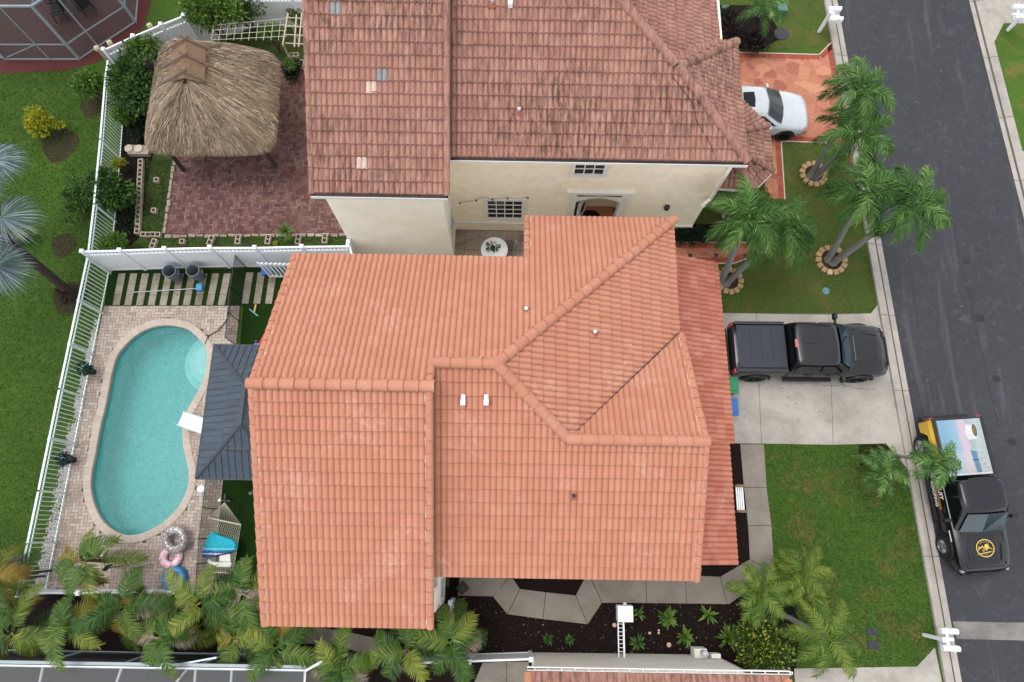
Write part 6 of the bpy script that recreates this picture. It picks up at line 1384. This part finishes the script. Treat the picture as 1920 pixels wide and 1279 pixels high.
# ================================================================== PLANTS
GZ = Vector((0, 0, -1))
def frond(mb, o, az, el, L_, droop, leaf, n, rnd, width=.022, plumose=False, rbase=.5, ang=55, hang=.35, rw=.014, side_droop=.25, ra=.35):
    """a pinnate frond: arching rachis with paired leaflets"""
    d = Vector((math.cos(az)*math.cos(el), math.sin(az)*math.cos(el), math.sin(el))); p = Vector(o); seg = 14; pts = [p.copy()]; dirs = [d.copy()]
    for i in range(seg):
        p = p+d*(L_/seg); d = (d+GZ*(droop/seg)*(1+i/seg)).normalized(); pts.append(p.copy()); dirs.append(d.copy())
    s0 = d.cross(Vector((0, 0, 1)))
    mb.tube(pts, [rw*(1-.8*i/seg) for i in range(seg+1)], 4, rbase*.6+.3, cap=False)
    for i in range(n):
        t = .1+.9*(i+.5)/n; f = t*seg; k = min(seg-1, int(f)); q = pts[k].lerp(pts[k+1], f-k); dd = dirs[k]; s_ = dd.cross(Vector((0, 0, 1)))
        if s_.length < .05: s_ = Vector((-math.sin(az), math.cos(az), 0))
        s_.normalize(); u_ = s_.cross(dd)
        env = math.sin(math.pi*min(1, (.18+t*.82)))**.6 if t < .95 else .55
        for sg in (-1, 1):
            roll = rnd.uniform(-1.3, 1.0) if plumose else rnd.uniform(-.1, .25)
            out = (s_*sg*math.cos(roll)+u_*math.sin(roll)); a = R(ang*(1-.45*t)+rnd.uniform(-7, 7)); ld = (dd*math.cos(a)+out*math.sin(a)).normalized()
            ll = leaf*env*rnd.uniform(.85, 1.12); mid = q+ld*ll*.5+GZ*side_droop*ll*.25; tip = q+ld*ll*.95+GZ*(side_droop+hang*rnd.random())*ll
            wv_ = (dd*.8+u_*rnd.uniform(-.5, .5)).normalized()*width*.5
            r_ = min(1, max(0, rbase+rnd.gauss(0, .16)+(t-.5)*.25)); kk = mb.add([q-wv_*.6, q+wv_*.6, mid+wv_, mid-wv_, tip]); mb.face((kk, kk+1, kk+2, kk+3), r_); mb.face((kk+3, kk+2, kk+4), r_)
def palm(label, base, crown, seed, n=12, L_=1.7, leaf=.42, mat='palm', trunk='trunk', r0=.11, group='palms', name='palm_tree', plumose=True, pairs=60, droop=1.5, width=.03, lean_mid=None, el0=(10, 60), shaft=True, ang=60, hang=.35, cat='palm tree'):
    rnd = random.Random(seed); base, crown = Vector(base), Vector(crown); t = thing(name, label, cat, tuple(base), group)
    mb = MB(); m1 = base.lerp(crown, .5)+Vector((0, 0, 0)) if lean_mid is None else Vector(lean_mid); pts = smooth_loop([base, base.lerp(m1, .5)+Vector((0, 0, .05)), m1, crown], 6, False)
    rr = [r0*(1.25-.5*i/(len(pts)-1)) for i in range(len(pts))]; rr[0] *= 1.35; mb.tube(pts, rr, 10); mb.build('trunk', trunk, t, True, 60)
    if shaft:
        q = MB(); d = (pts[-1]-pts[-3]).normalized(); q.tube([crown-d*.35, crown, crown+d*.25], [r0*.8, r0*.95, r0*.45], 8, .7); q.build('crown_shaft', mat, t, True)
    mb = MB()
    for i in range(n):
        az = 2*math.pi*i/n*1.0+rnd.uniform(-.25, .25)+seed; lev = (i*0.618) % 1; el = R(el0[0]+(el0[1]-el0[0])*lev); ll = L_*rnd.uniform(.85, 1.1)*(1-.15*lev)
        frond(mb, crown+Vector((0, 0, .05)), az, el, ll, droop*rnd.uniform(.85, 1.2), leaf, pairs, rnd, width, plumose, rbase=.35+.35*lev+rnd.uniform(-.12, .12), ang=ang, hang=hang)
    mb.build('crown', mat, t); return t
FP = 'tall feathery palms along the kerb'
palm('feathery palm leaning over the kerb, topmost of the street palms', P(1520, 330), P(1615, 172, 4.6), 1, n=15, L_=1.75, leaf=.5, width=.03, pairs=120, ang=50, hang=.28, group=FP)
palm('feathery palm just below the topmost street palm, over the driveway corner', P(1528, 334), P(1610, 255, 4.2), 2, n=15, L_=1.75, leaf=.5, width=.03, pairs=120, ang=50, hang=.28, group=FP)
palm('feathery palm with a bright new spear leaf between the kerb and the verge', P(1552, 487), P(1622, 362, 4.3), 3, n=14, L_=1.7, leaf=.5, width=.03, pairs=120, ang=50, hang=.28, group=FP)
palm('feathery palm leaning furthest out over the asphalt', P(1562, 493), P(1712, 385, 4.6), 4, n=15, L_=1.8, leaf=.52, width=.03, pairs=120, ang=50, hang=.28, group=FP)
palm('feathery palm rising from the ring beside the garage roof, over the flagstone walk', P(1352, 528), P(1402, 412, 4.4), 5, n=16, L_=1.8, leaf=.52, width=.03, pairs=120, ang=50, hang=.28, group=FP)
palm('feathery palm in front of the cream house, right of the one over the walk', P(1362, 532), P(1470, 425, 3.6), 6, n=14, L_=1.65, leaf=.5, width=.03, pairs=110, ang=50, hang=.28, group=FP)
SP = 'small young palms on the front lawn'
palm('small yellow green palm on the lawn beside the concrete path bend', P(1490, 1105), P(1503, 1075, 1.8), 11, n=26, L_=1.15, leaf=.34, mat='palm_yellow', r0=.07, group=SP, pairs=44, droop=1.2, width=.026, plumose=False, shaft=False)
palm('small green palm overhanging the corner of the concrete path', P(1450, 1125), P(1424, 1112, 2.2), 12, n=17, L_=1.2, leaf=.36, mat='palm_yellow', r0=.07, group=SP, pairs=44, droop=1.1, width=.03, plumose=False, shaft=False)
palm('open crowned young palm with a leaning grey trunk above the clipped hedge', P(1462, 1150), P(1552, 1195, 2.4), 13, n=11, L_=1.55, leaf=.38, mat='palm_yellow', r0=.08, group=SP, pairs=46, droop=1.2, width=.03, plumose=False, shaft=False, el0=(5, 45))
palm('low dusky palm at the north east corner of the front lawn', P(1640, 868), P(1652, 882, 1.2), 14, n=12, L_=1.05, leaf=.32, mat='palm', r0=.06, group=SP, pairs=40, droop=1.0, width=.026, plumose=False, shaft=False)
palm('slim palm leaning over the bed of the kerbside pickup', P(1655, 850), P(1757, 868, 3.6), 15, n=10, L_=1.0, leaf=.34, mat='palm', r0=.06, group=SP, pairs=42, droop=1.3, width=.03, plumose=False, shaft=False)
palm('green palm by the dark shrubs at the top edge', P(1420, 30), P(1432, 15, 2.0), 16, n=12, L_=1.2, leaf=.36, mat='palm', r0=.07, group=SP, pairs=40, droop=1.1, width=.03, plumose=False, shaft=False)
# bright spear leaf
# broad feathered clumping palms along the south side
AP = 'broad yellowing palms along the south fence'
def areca(label, c, h, seed, n=9, L_=1.6, gold=2, dead=1, sc=1.0):
    rnd = random.Random(seed); base = Vector((c[0], c[1], 0)); t = thing('palm_tree', label, 'palm tree', tuple(base), AP); crown = Vector((c[0], c[1], h))
    for k in range(2):
        mb = MB(); o_ = Vector((rnd.uniform(-.15, .15), rnd.uniform(-.1, .1), 0)); mb.tube([base+o_*1.5, base.lerp(crown, .5)+o_, crown], [.05, .045, .04], 8); mb.build('trunk', 'stem', t, True)
    for cls, mat, cnt in (('crown', 'areca', n), ('yellow_fronds', 'areca_gold', gold), ('dead_fronds', 'areca_dead', dead)):
        if not cnt: continue
        mb = MB()
        for i in range(cnt):
            low = cls == 'crown' and i % 3 == 2
            az = 2*math.pi*(i+rnd.uniform(-.35, .35))/cnt+seed*1.3+(0 if cls == 'crown' else 1.1); el = R(rnd.uniform(15, 65)) if cls == 'crown' else R(rnd.uniform(-5, 35))
            o_ = crown+Vector((rnd.uniform(-.12, .12), rnd.uniform(-.12, .12), -rnd.uniform(.7, 1.3) if low else rnd.uniform(-.2, .1)))
            frond(mb, o_, az, el, L_*rnd.uniform(.8, 1.2)*(1 if cls == 'crown' else .85), rnd.uniform(1.3, 2.4), .42*sc, 84, rnd, .027, False, rbase=rnd.uniform(.15, .8), ang=66, hang=.12, rw=.022, side_droop=.1)
        mb.build(cls, mat, t)
ar = [((-6,1085),2.6,'golden palm clump at the left edge by the picket fence',6,5,1), ((20,1190),2.4,'shaggy palm clump in the bottom left corner',8,2,2), ((150,1050),2.6,'palm reaching up over the picket fence end by the pool deck',7,2,0), ((130,1170),2.8,'big green palm right of the bottom left corner',8,1,1), ((235,1140),2.6,'palm with orange tips below the pool deck',8,2,1),
      ((300,1195),2.6,'long fronded palm hanging over the white screen frame',8,2,2), ((375,1130),2.6,'palm in front of the blue ring and the hammock end',8,1,1), ((455,1115),2.8,'palm touching the west roof corner beside the hammock',8,1,2), ((520,1215),2.6,'palm below the south west corner of the salmon roof',8,1,1), ((445,1200),2.4,'palm between the hammock and the screen enclosure roof',8,1,1),
      ((640,1250),2.4,'palm at the bottom edge under the west wing eave',8,1,2), ((760,1215),2.6,'bright green palm just below the roof corner at the bottom',10,1,1), ((850,1205),2.7,'bright green palm spreading over the dark mulch bed',10,0,1)]
for i, (q, h, l, n, gd_, dd_) in enumerate(ar):
    c = P(q[0], q[1], h); areca(l, (c.x, c.y), h, 40+i, n, 1.45 if i != 12 else 1.3, gd_, dd_)
# silver fan palm at the left edge
fp_ = thing('fan_palm', 'silver blue fan palm leaning in from the left edge over the lawn', 'fan palm', tuple(P(136, 552)))
top = P(-45, 400, 4.3); base = P(136, 552); mb = MB(); mb.tube(smooth_loop([base, base.lerp(top, .3)+Vector((0, 0, .1)), base.lerp(top, .7), top], 5, False), [.2, .17]+[.16]*14, 12); mb.build('trunk', 'trunk_dark', fp_, True)
rnd = random.Random(9); mb = MB()
for (hx, hy, z, da, Rf) in ((-12, 300, 4.4, 12, 1.05), (2, 408, 4.1, -4, 1.3), (-8, 500, 3.7, -14, 1.25), (-85, 330, 4.6, 150, 1.1), (-90, 480, 4.0, 215, 1.2), (-45, 350, 4.9, 60, .95), (-40, 450, 4.6, -60, .95)):
    hub = P(hx, hy, z); mb.tube([top, top.lerp(hub, .5)+Vector((0, 0, .12)), hub], .03, 5, .8, cap=False); ax_ = R(da)
    xd = Vector((math.cos(ax_), math.sin(ax_), -.25)).normalized(); yd = Vector((-math.sin(ax_), math.cos(ax_), 0))
    for k in range(40):
        an = R(-92+k*184/39)+rnd.uniform(-.025, .025); dr = (xd*math.cos(an)+yd*math.sin(an)); L_ = Rf*(1-.22*(abs(an)/1.6)**2)*rnd.uniform(.9, 1.06); w_ = .028
        pd = (yd*math.cos(an)-xd*math.sin(an)); fold = Vector((0, 0, .03 if k % 2 else -.03)); m1 = hub+dr*L_*.45+fold+Vector((0, 0, .06)); m2 = hub+dr*L_*.78+Vector((0, 0, -.02)); tip = hub+dr*L_*.98+Vector((0, 0, -.22*rnd.random()-.12))
        kk = mb.add([hub, m1+pd*w_, m1-pd*w_, m2+pd*w_*.6, m2-pd*w_*.6, tip]); r_ = rnd.random(); mb.face((kk, kk+1, kk+2), r_); mb.face((kk+1, kk+3, kk+4, kk+2), r_); mb.face((kk+3, kk+5, kk+4), r_)
mb.build('crown', 'fan_blue', fp_)
mb = MB(); leafball(mb, base+Vector((-.05, 0, .15)), (.3, .3, .15), 40, .3, rnd); mb.build('boots', 'leaf_red', fp_)
# shrubs
def shrub(name, label, c, rad, n, size, mat, seed, z=None, cat='shrub', grp=None, clumps=7, stem=True, aspect=2.2):
    rnd = random.Random(seed); c = Vector(c); z = z if z is not None else rad[2]*1.0; t = thing(name, label, cat, (c.x, c.y, 0), grp)
    if stem:
        mb = MB()
        for k in range(4): a = rnd.uniform(0, 6.28); mb.tube([(c.x, c.y, 0), (c.x+.3*rad[0]*math.cos(a), c.y+.3*rad[1]*math.sin(a), z*.6), (c.x+.6*rad[0]*math.cos(a), c.y+.6*rad[1]*math.sin(a), z*1.1)], [.04, .03, .012], 6)
        mb.build('stem', 'stem', t)
    mb = MB()
    for k in range(clumps):
        a = rnd.uniform(0, 6.28); rr = rnd.random()**.5*.62; q = Vector((c.x+rad[0]*rr*math.cos(a), c.y+rad[1]*rr*math.sin(a), z+rad[2]*rnd.uniform(-.35, .45))); s_ = rnd.uniform(.42, .62)
        leafball(mb, q, (rad[0]*s_, rad[1]*s_, rad[2]*s_), n//clumps, size, rnd, shell=.35, aspect=aspect)
    mb.build('foliage', mat, t); return t
def at(a, b, z=1.0): c = P(a, b, z); return (c.x, c.y, 0)
shrub('broadleaf_tree', 'large dark green tree between the picket fence and the thatched hut', at(250, 150, 1.8), (1.0, 1.5, 1.0), 3600, .2, 'leaf_green', 61, 1.7, 'tree', clumps=16)
shrub('shrub', 'leafy green shrub where the picket fence meets the slanting fence', at(272, 92, 1.5), (.8, .5, .7), 1300, .17, 'leaf_bright', 62, 1.4, clumps=9)
shrub('shrub', 'light green shrub leaning over the outside of the upper picket fence', at(162, 152, 1.2), (.6, .7, .55), 1200, .18, 'leaf_bright', 63, 1.0)
shrub('shrub', 'bright yellow green shrub on the west lawn', at(55, 222, 1.0), (.65, .55, .5), 1500, .13, 'leaf_yellow', 64, .8)
shrub('shrub', 'thin yellow sprig beside the bright yellow shrub', at(100, 225, .7), (.4, .3, .3), 260, .11, 'leaf_yellow', 65, .6, clumps=4)
shrub('shrub', 'olive and red tinged shrub behind the upper picket fence', at(232, 213, 1.0), (.55, .6, .5), 1000, .14, 'leaf_bright', 66, .9)
shrub('shrub', 'sprawling blue green shrub pushing through the picket fence', at(200, 352, 1.2), (.95, .8, .6), 2400, .2, 'leaf_green', 67, 1.1, clumps=12)
shrub('shrub', 'small yellow green shrub in front of the picket fence below the hut', at(222, 305, .7), (.25, .25, .25), 300, .12, 'leaf_yellow', 68, .6, clumps=4)
shrub('shrub', 'thin grey green shrub on the lawn outside the picket fence', at(140, 375, .8), (.7, .9, .4), 900, .15, 'leaf_green', 69, .7)
shrub('shrub', 'round bright green shrub in the corner of the white fence', at(212, 452, .9), (.6, .5, .5), 1500, .13, 'leaf_bright', 70, .8)
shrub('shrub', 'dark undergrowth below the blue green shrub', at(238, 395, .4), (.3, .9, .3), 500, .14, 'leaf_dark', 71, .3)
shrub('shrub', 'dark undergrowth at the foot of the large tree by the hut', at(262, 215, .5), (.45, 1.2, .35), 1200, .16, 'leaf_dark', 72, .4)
shrub('broadleaf_tree', 'spreading green tree at the top edge above the thatched hut', at(395, 22, 1.8), (1.3, .7, .9), 2200, .2, 'leaf_bright', 73, 1.9, 'tree', clumps=12)
shrub('shrub', 'dark green foliage right of the tree at the top edge', at(455, 20, 1.3), (.8, .5, .6), 900, .17, 'leaf_green', 74, 1.4)
shrub('shrub', 'climbing plants on the trellis behind the hut', at(505, 55, 1.4), (.5, .4, .4), 500, .15, 'leaf_bright', 75, 1.3)
shrub('shrub', 'small green shrub beside the white fence and old roof', at(552, 22, 1.0), (.35, .35, .4), 400, .14, 'leaf_bright', 76, .9)
shrub('shrub', 'dark weedy shrub between the hut and the old roof', at(545, 130, .5), (.4, .6, .3), 600, .15, 'leaf_dark', 77, .4)
shrub('shrub', 'green shrub with a yellow bloom at the north east corner of the hut', at(540, 118, .9), (.25, .3, .3), 260, .13, 'leaf_bright', 78, .8, clumps=4)
shrub('shrub', 'yellow green foliage at the left edge below the fan palm', at(25, 430, .8), (.8, .3, .3), 500, .14, 'leaf_yellow', 79, .6)
shrub('hedge', 'clipped square hedge with yellow flecked leaves at the bottom of the mulch bed', at(1432, 1213, .9), (1.05, .75, .6), 6500, .12, 'leaf_varieg', 80, .65, 'hedge', clumps=26, aspect=1.8)
shrub('shrub', 'dark reddish shrubs beside the old roof at the top', at(1362, 50, .6), (.8, .9, .4), 1500, .16, 'leaf_red', 81, .5, clumps=10)
shrub('shrub', 'dark leaved shrub in front of the green palm at the top', at(1412, 72, .6), (.75, .5, .35), 900, .16, 'leaf_red', 82, .45)
shrub('hedge', 'low dark hedge along the flagstone walk in front of the cream wall', at(1300, 440, .5), (1.2, .35, .3), 1600, .13, 'leaf_dark', 83, .4, 'hedge', clumps=10)
shrub('shrub', 'green shrub showing above the salmon roof by the arched entry', at(1200, 408, .8), (.5, .25, .3), 300, .14, 'leaf_green', 84, .6)
shrub('shrub', 'dark shrub beneath the street palm over the cream wall', at(1395, 420, .6), (.8, .6, .35), 800, .16, 'leaf_dark', 85, .5)
shrub('shrub', 'white flowered shrub under the small porch roof', at(1432, 365, .5), (.25, .4, .3), 400, .1, 'leaf_varieg', 86, .5, clumps=4)
shrub('shrub', 'dark weeds around the foot of the young palms on the lawn', at(1475, 1135, .3), (.35, .4, .2), 400, .12, 'leaf_dark', 87, .2, stem=False)
# rosette plants in the mulch bed
def rosette(name, label, c, n, L_, w_, mat, seed, up=.5, grp=None, cat='plant'):
    rnd = random.Random(seed); mb = MB(); c = Vector(c)
    for i in range(n):
        az = rnd.uniform(0, 6.283); el = R(rnd.uniform(12, 78)); ll = L_*rnd.uniform(.7, 1.15); d = Vector((math.cos(az)*math.cos(el), math.sin(az)*math.cos(el), math.sin(el))); s_ = Vector((-math.sin(az), math.cos(az), 0))*w_
        p1 = c+d*ll*.35; p2 = c+d*ll*.75+GZ*ll*.12; p3 = c+d*ll+GZ*ll*.34; k = mb.add([c-s_*.4, c+s_*.4, p1+s_, p1-s_, p2+s_*.75, p2-s_*.75, p3]); r_ = rnd.random(); mb.face((k, k+1, k+2, k+3), r_); mb.face((k+3, k+2, k+4, k+5), r_); mb.face((k+5, k+4, k+6), r_)
    return tag(mb.build(name, mat), label, cat, grp)
RG = 'leafy rosette plants in the mulch bed'
for i, (a, b, n, L_, l) in enumerate([(1250,1158,44,.5,'leafy rosette plant in the dark bed, first right of the white box'), (1326,1152,22,.42,'sparse rosette plant in the dark bed near the path'), (1281,1192,40,.48,'leafy rosette plant in the dark bed above the meter box'), (1364,1196,50,.55,'largest rosette plant, touching the clipped hedge'),
        (1196,1150,18,.32,'thin rosette plant just right of the white box'), (1196,1205,26,.34,'small dull rosette plant below the white box rails'), (1028,1197,30,.26,'small round green tuft in the dark bed, left of the pair'), (1068,1199,26,.24,'small round green tuft in the dark bed, right of the pair')]):
    c = P(a, b); rosette('rosette_plant', l, (c.x, c.y, .06), n, L_, .035, 'leaf_bright' if i < 5 else 'leaf_green', 100+i, grp=RG)
c = P(545, 446); rosette('yucca', 'spiky green yucca in the bed between the red patio and the white fence', (c.x, c.y, .55), 70, .55, .014, 'leaf_bright', 120, cat='yucca')
c = P(519, 459); rosette('rosette_plant', 'tiny yellow plant at the foot of the white fence', (c.x, c.y, .1), 16, .2, .02, 'leaf_yellow', 121)
c = P(229, 1062); t = thing('parasol_plant', 'single dark green leaf on a stalk above the pool deck pavers', 'plant', tuple(c)); mb = MB(); mb.tube([c, c+Vector((0, 0, .9))], .02, 6); mb.build('stem', 'stem', t); mb = MB(); q = c+Vector((0, 0, .9)); mb.poly([q+Vector((-.2, -.1, 0)), q+Vector((.0, -.12, .05)), q+Vector((.2, .14, .02)), q+Vector((-.02, .08, .06))]); mb.build('leaf', 'leaf_teal', t)
# weeds and litter in the beds, grass tufts along edges: nobody could count them
rnd = random.Random(77); mb = MB()
def scatter(poly, n, fn):
    xs_ = [p[0] for p in poly]; ys_ = [p[1] for p in poly]; c_ = 0
    while c_ < n:
        x, y = rnd.uniform(min(xs_), max(xs_)), rnd.uniform(min(ys_), max(ys_))
        if inside((x, y), poly): fn(x, y); c_ += 1
def blade(x, y, h=.06, w_=.006, sp_=.05, z=.006):
    a = rnd.uniform(0, 6.28); s_ = Vector((math.cos(a), math.sin(a), 0))*w_; t_ = Vector((rnd.uniform(-sp_, sp_), rnd.uniform(-sp_, sp_), h*rnd.uniform(.6, 1.2))); p = Vector((x, y, z)); k = mb.add([p-s_, p+s_, p+t_]); mb.face((k, k+1, k+2), rnd.random())
leafmat('grass_blade', [(0, '#2c4f1a'), (.5, '#44692a'), (1, '#6b8a42')], .8, .3); leafmat('grass_blade_dry', [(0, '#3b5522'), (.5, '#5b6f35'), (1, '#8d8450')], .8, .3)
scatter(lawn, 45000, lambda x, y: blade(x, y, .055, .012, .055)); tag(mb.build('lawn_grass', 'grass_blade'), 'short mown grass of the front lawn by the kerb', 'grass')['kind'] = 'stuff'
mb = MB(); vg = [p for p in verge]; scatter(vg, 14000, lambda x, y: blade(x, y, .05, .011, .05)); scatter(verge2, 5000, lambda x, y: blade(x, y, .05, .011, .05) if y < 24.5 else None); tag(mb.build('verge_grass', 'grass_blade_dry'), 'patchy grass of the verges north of the driveway', 'grass')['kind'] = 'stuff'
mb = MB(); wl_ = [tuple(P(a, b)[:2]) for a, b in ((-20, 140), (180, 125), (205, 300), (190, 510), (95, 1100), (-20, 1110))]; scatter(wl_, 45000, lambda x, y: blade(x, y, .06, .012, .06)); tag(mb.build('west_grass', 'grass_blade'), 'lush grass of the lawn west of the picket fence', 'grass')['kind'] = 'stuff'
mb = MB(); wp = [tuple(P(a, b)[:2]) for a, b in ((270, 300), (328, 300), (305, 445), (262, 445))]; wp2 = [tuple(P(a, b)[:2]) for a, b in ((285, 447), (660, 446), (665, 475), (220, 478))]; scatter(wp, 2600, lambda x, y: blade(x, y, .07, .016, .08)); scatter(wp2, 3200, lambda x, y: blade(x, y, .07, .016, .08)); tag(mb.build('weeds', 'grass_blade'), 'low weeds growing among the concrete blocks', 'weeds')['kind'] = 'stuff'
mb = MB()
for (a, b, sx, sy, n_) in ((1500, 300, 90, 120, 60), (1560, 480, 120, 90, 60), (1560, 1150, 110, 60, 60), (1650, 900, 70, 60, 40), (1800, 400, 80, 250, 60), (1500, 760, 130, 70, 26), (260, 600, 200, 30, 22), (240, 1060, 140, 40, 40), (1700, 1000, 20, 200, 30)):
    for _ in range(n_):
        c = P(a+rnd.gauss(0, sx*.6), b+rnd.gauss(0, sy*.6)); z_ = .055 if True else 0; s_ = rnd.uniform(.02, .05); an = rnd.uniform(0, 6.28); u1 = Vector((math.cos(an), math.sin(an), 0)); u2 = Vector((-math.sin(an), math.cos(an), 0)); c.z = z_
        k = mb.add([c-u1*s_, c-u2*s_*.3, c+u1*s_, c+u2*s_*.3+Vector((0, 0, .01))]); mb.face((k, k+1, k+2, k+3), rnd.random())
leafmat('litter', [(0, '#3c3324'), (.4, '#6b5a3a'), (.75, '#7f7a45'), (1, '#a39a80')], .9, 0); tag(mb.build('leaf_litter', 'litter'), 'fallen dry leaves scattered over the lawns, deck and road', 'leaves')['kind'] = 'stuff'
# bark chips and pale stones in the mulch
mb = MB(); bed = [D(850,1120), D(1440,1135), D(1480,1220), D(850,1230)]
def chip(x, y):
    s_ = rnd.uniform(.008, .022); a = rnd.uniform(0, 3.14); mb.box((x, y, .02), (s_*2.4, s_, .012), a, rnd.random())
scatter(bed, 1500, chip); leafmat('bark', [(0, '#1d1411'), (.8, '#43322a'), (.93, '#6f5f52'), (1, '#a89888')], .9, 0); tag(mb.build('bark_chips', 'bark'), 'bark chips scattered over the dark planting bed', 'bark')['kind'] = 'stuff'
for i, (a, b, r_, l) in enumerate([(1152,1172,.075,'pale rounded stone just left of the white box rails'), (1254,1209,.08,'pale half round stone above the grey wall'), (1218,1187,.045,'pale stone pair member nearest the white box'), (1235,1182,.04,'small pale stone, upper of a close pair'), (1235,1187,.04,'small pale stone, lower of a close pair')]):
    c = P(a, b); mb = MB(); mb.lathe((c.x, c.y, 0), [(r_*.9, 0), (r_, r_*.4), (r_*.6, r_*.8), (0, r_*.9)], 9); tag(mb.build('stone', 'pinkstone', None, True), l, 'stone', 'pale stones in the mulch bed')
c = P(868, 1102); mb = MB(); mb.box((c.x, c.y, .12), (.32, .32, .24), R(40)); mb.box((c.x, c.y, .25), (.2, .2, .04), R(40)); tag(mb.build('lantern', 'dark_frame', bevel=.01), 'black square lantern on the path by the bay window', 'lantern')

KEEP = {'vinyl', 'trim_white', 'stucco_cream', 'stucco_yellow', 'stucco_grey', 'white_pl', 'linen', 'alu_white', 'pool_plaster', 'step_mid', 'step_low', 'step_plaster', 'window_glass', 'car_glass', 'windscreen', 'letter_white', 'fascia', 'galv'}
for k_ in M:
    if k_ not in KEEP: dim(k_, .87)
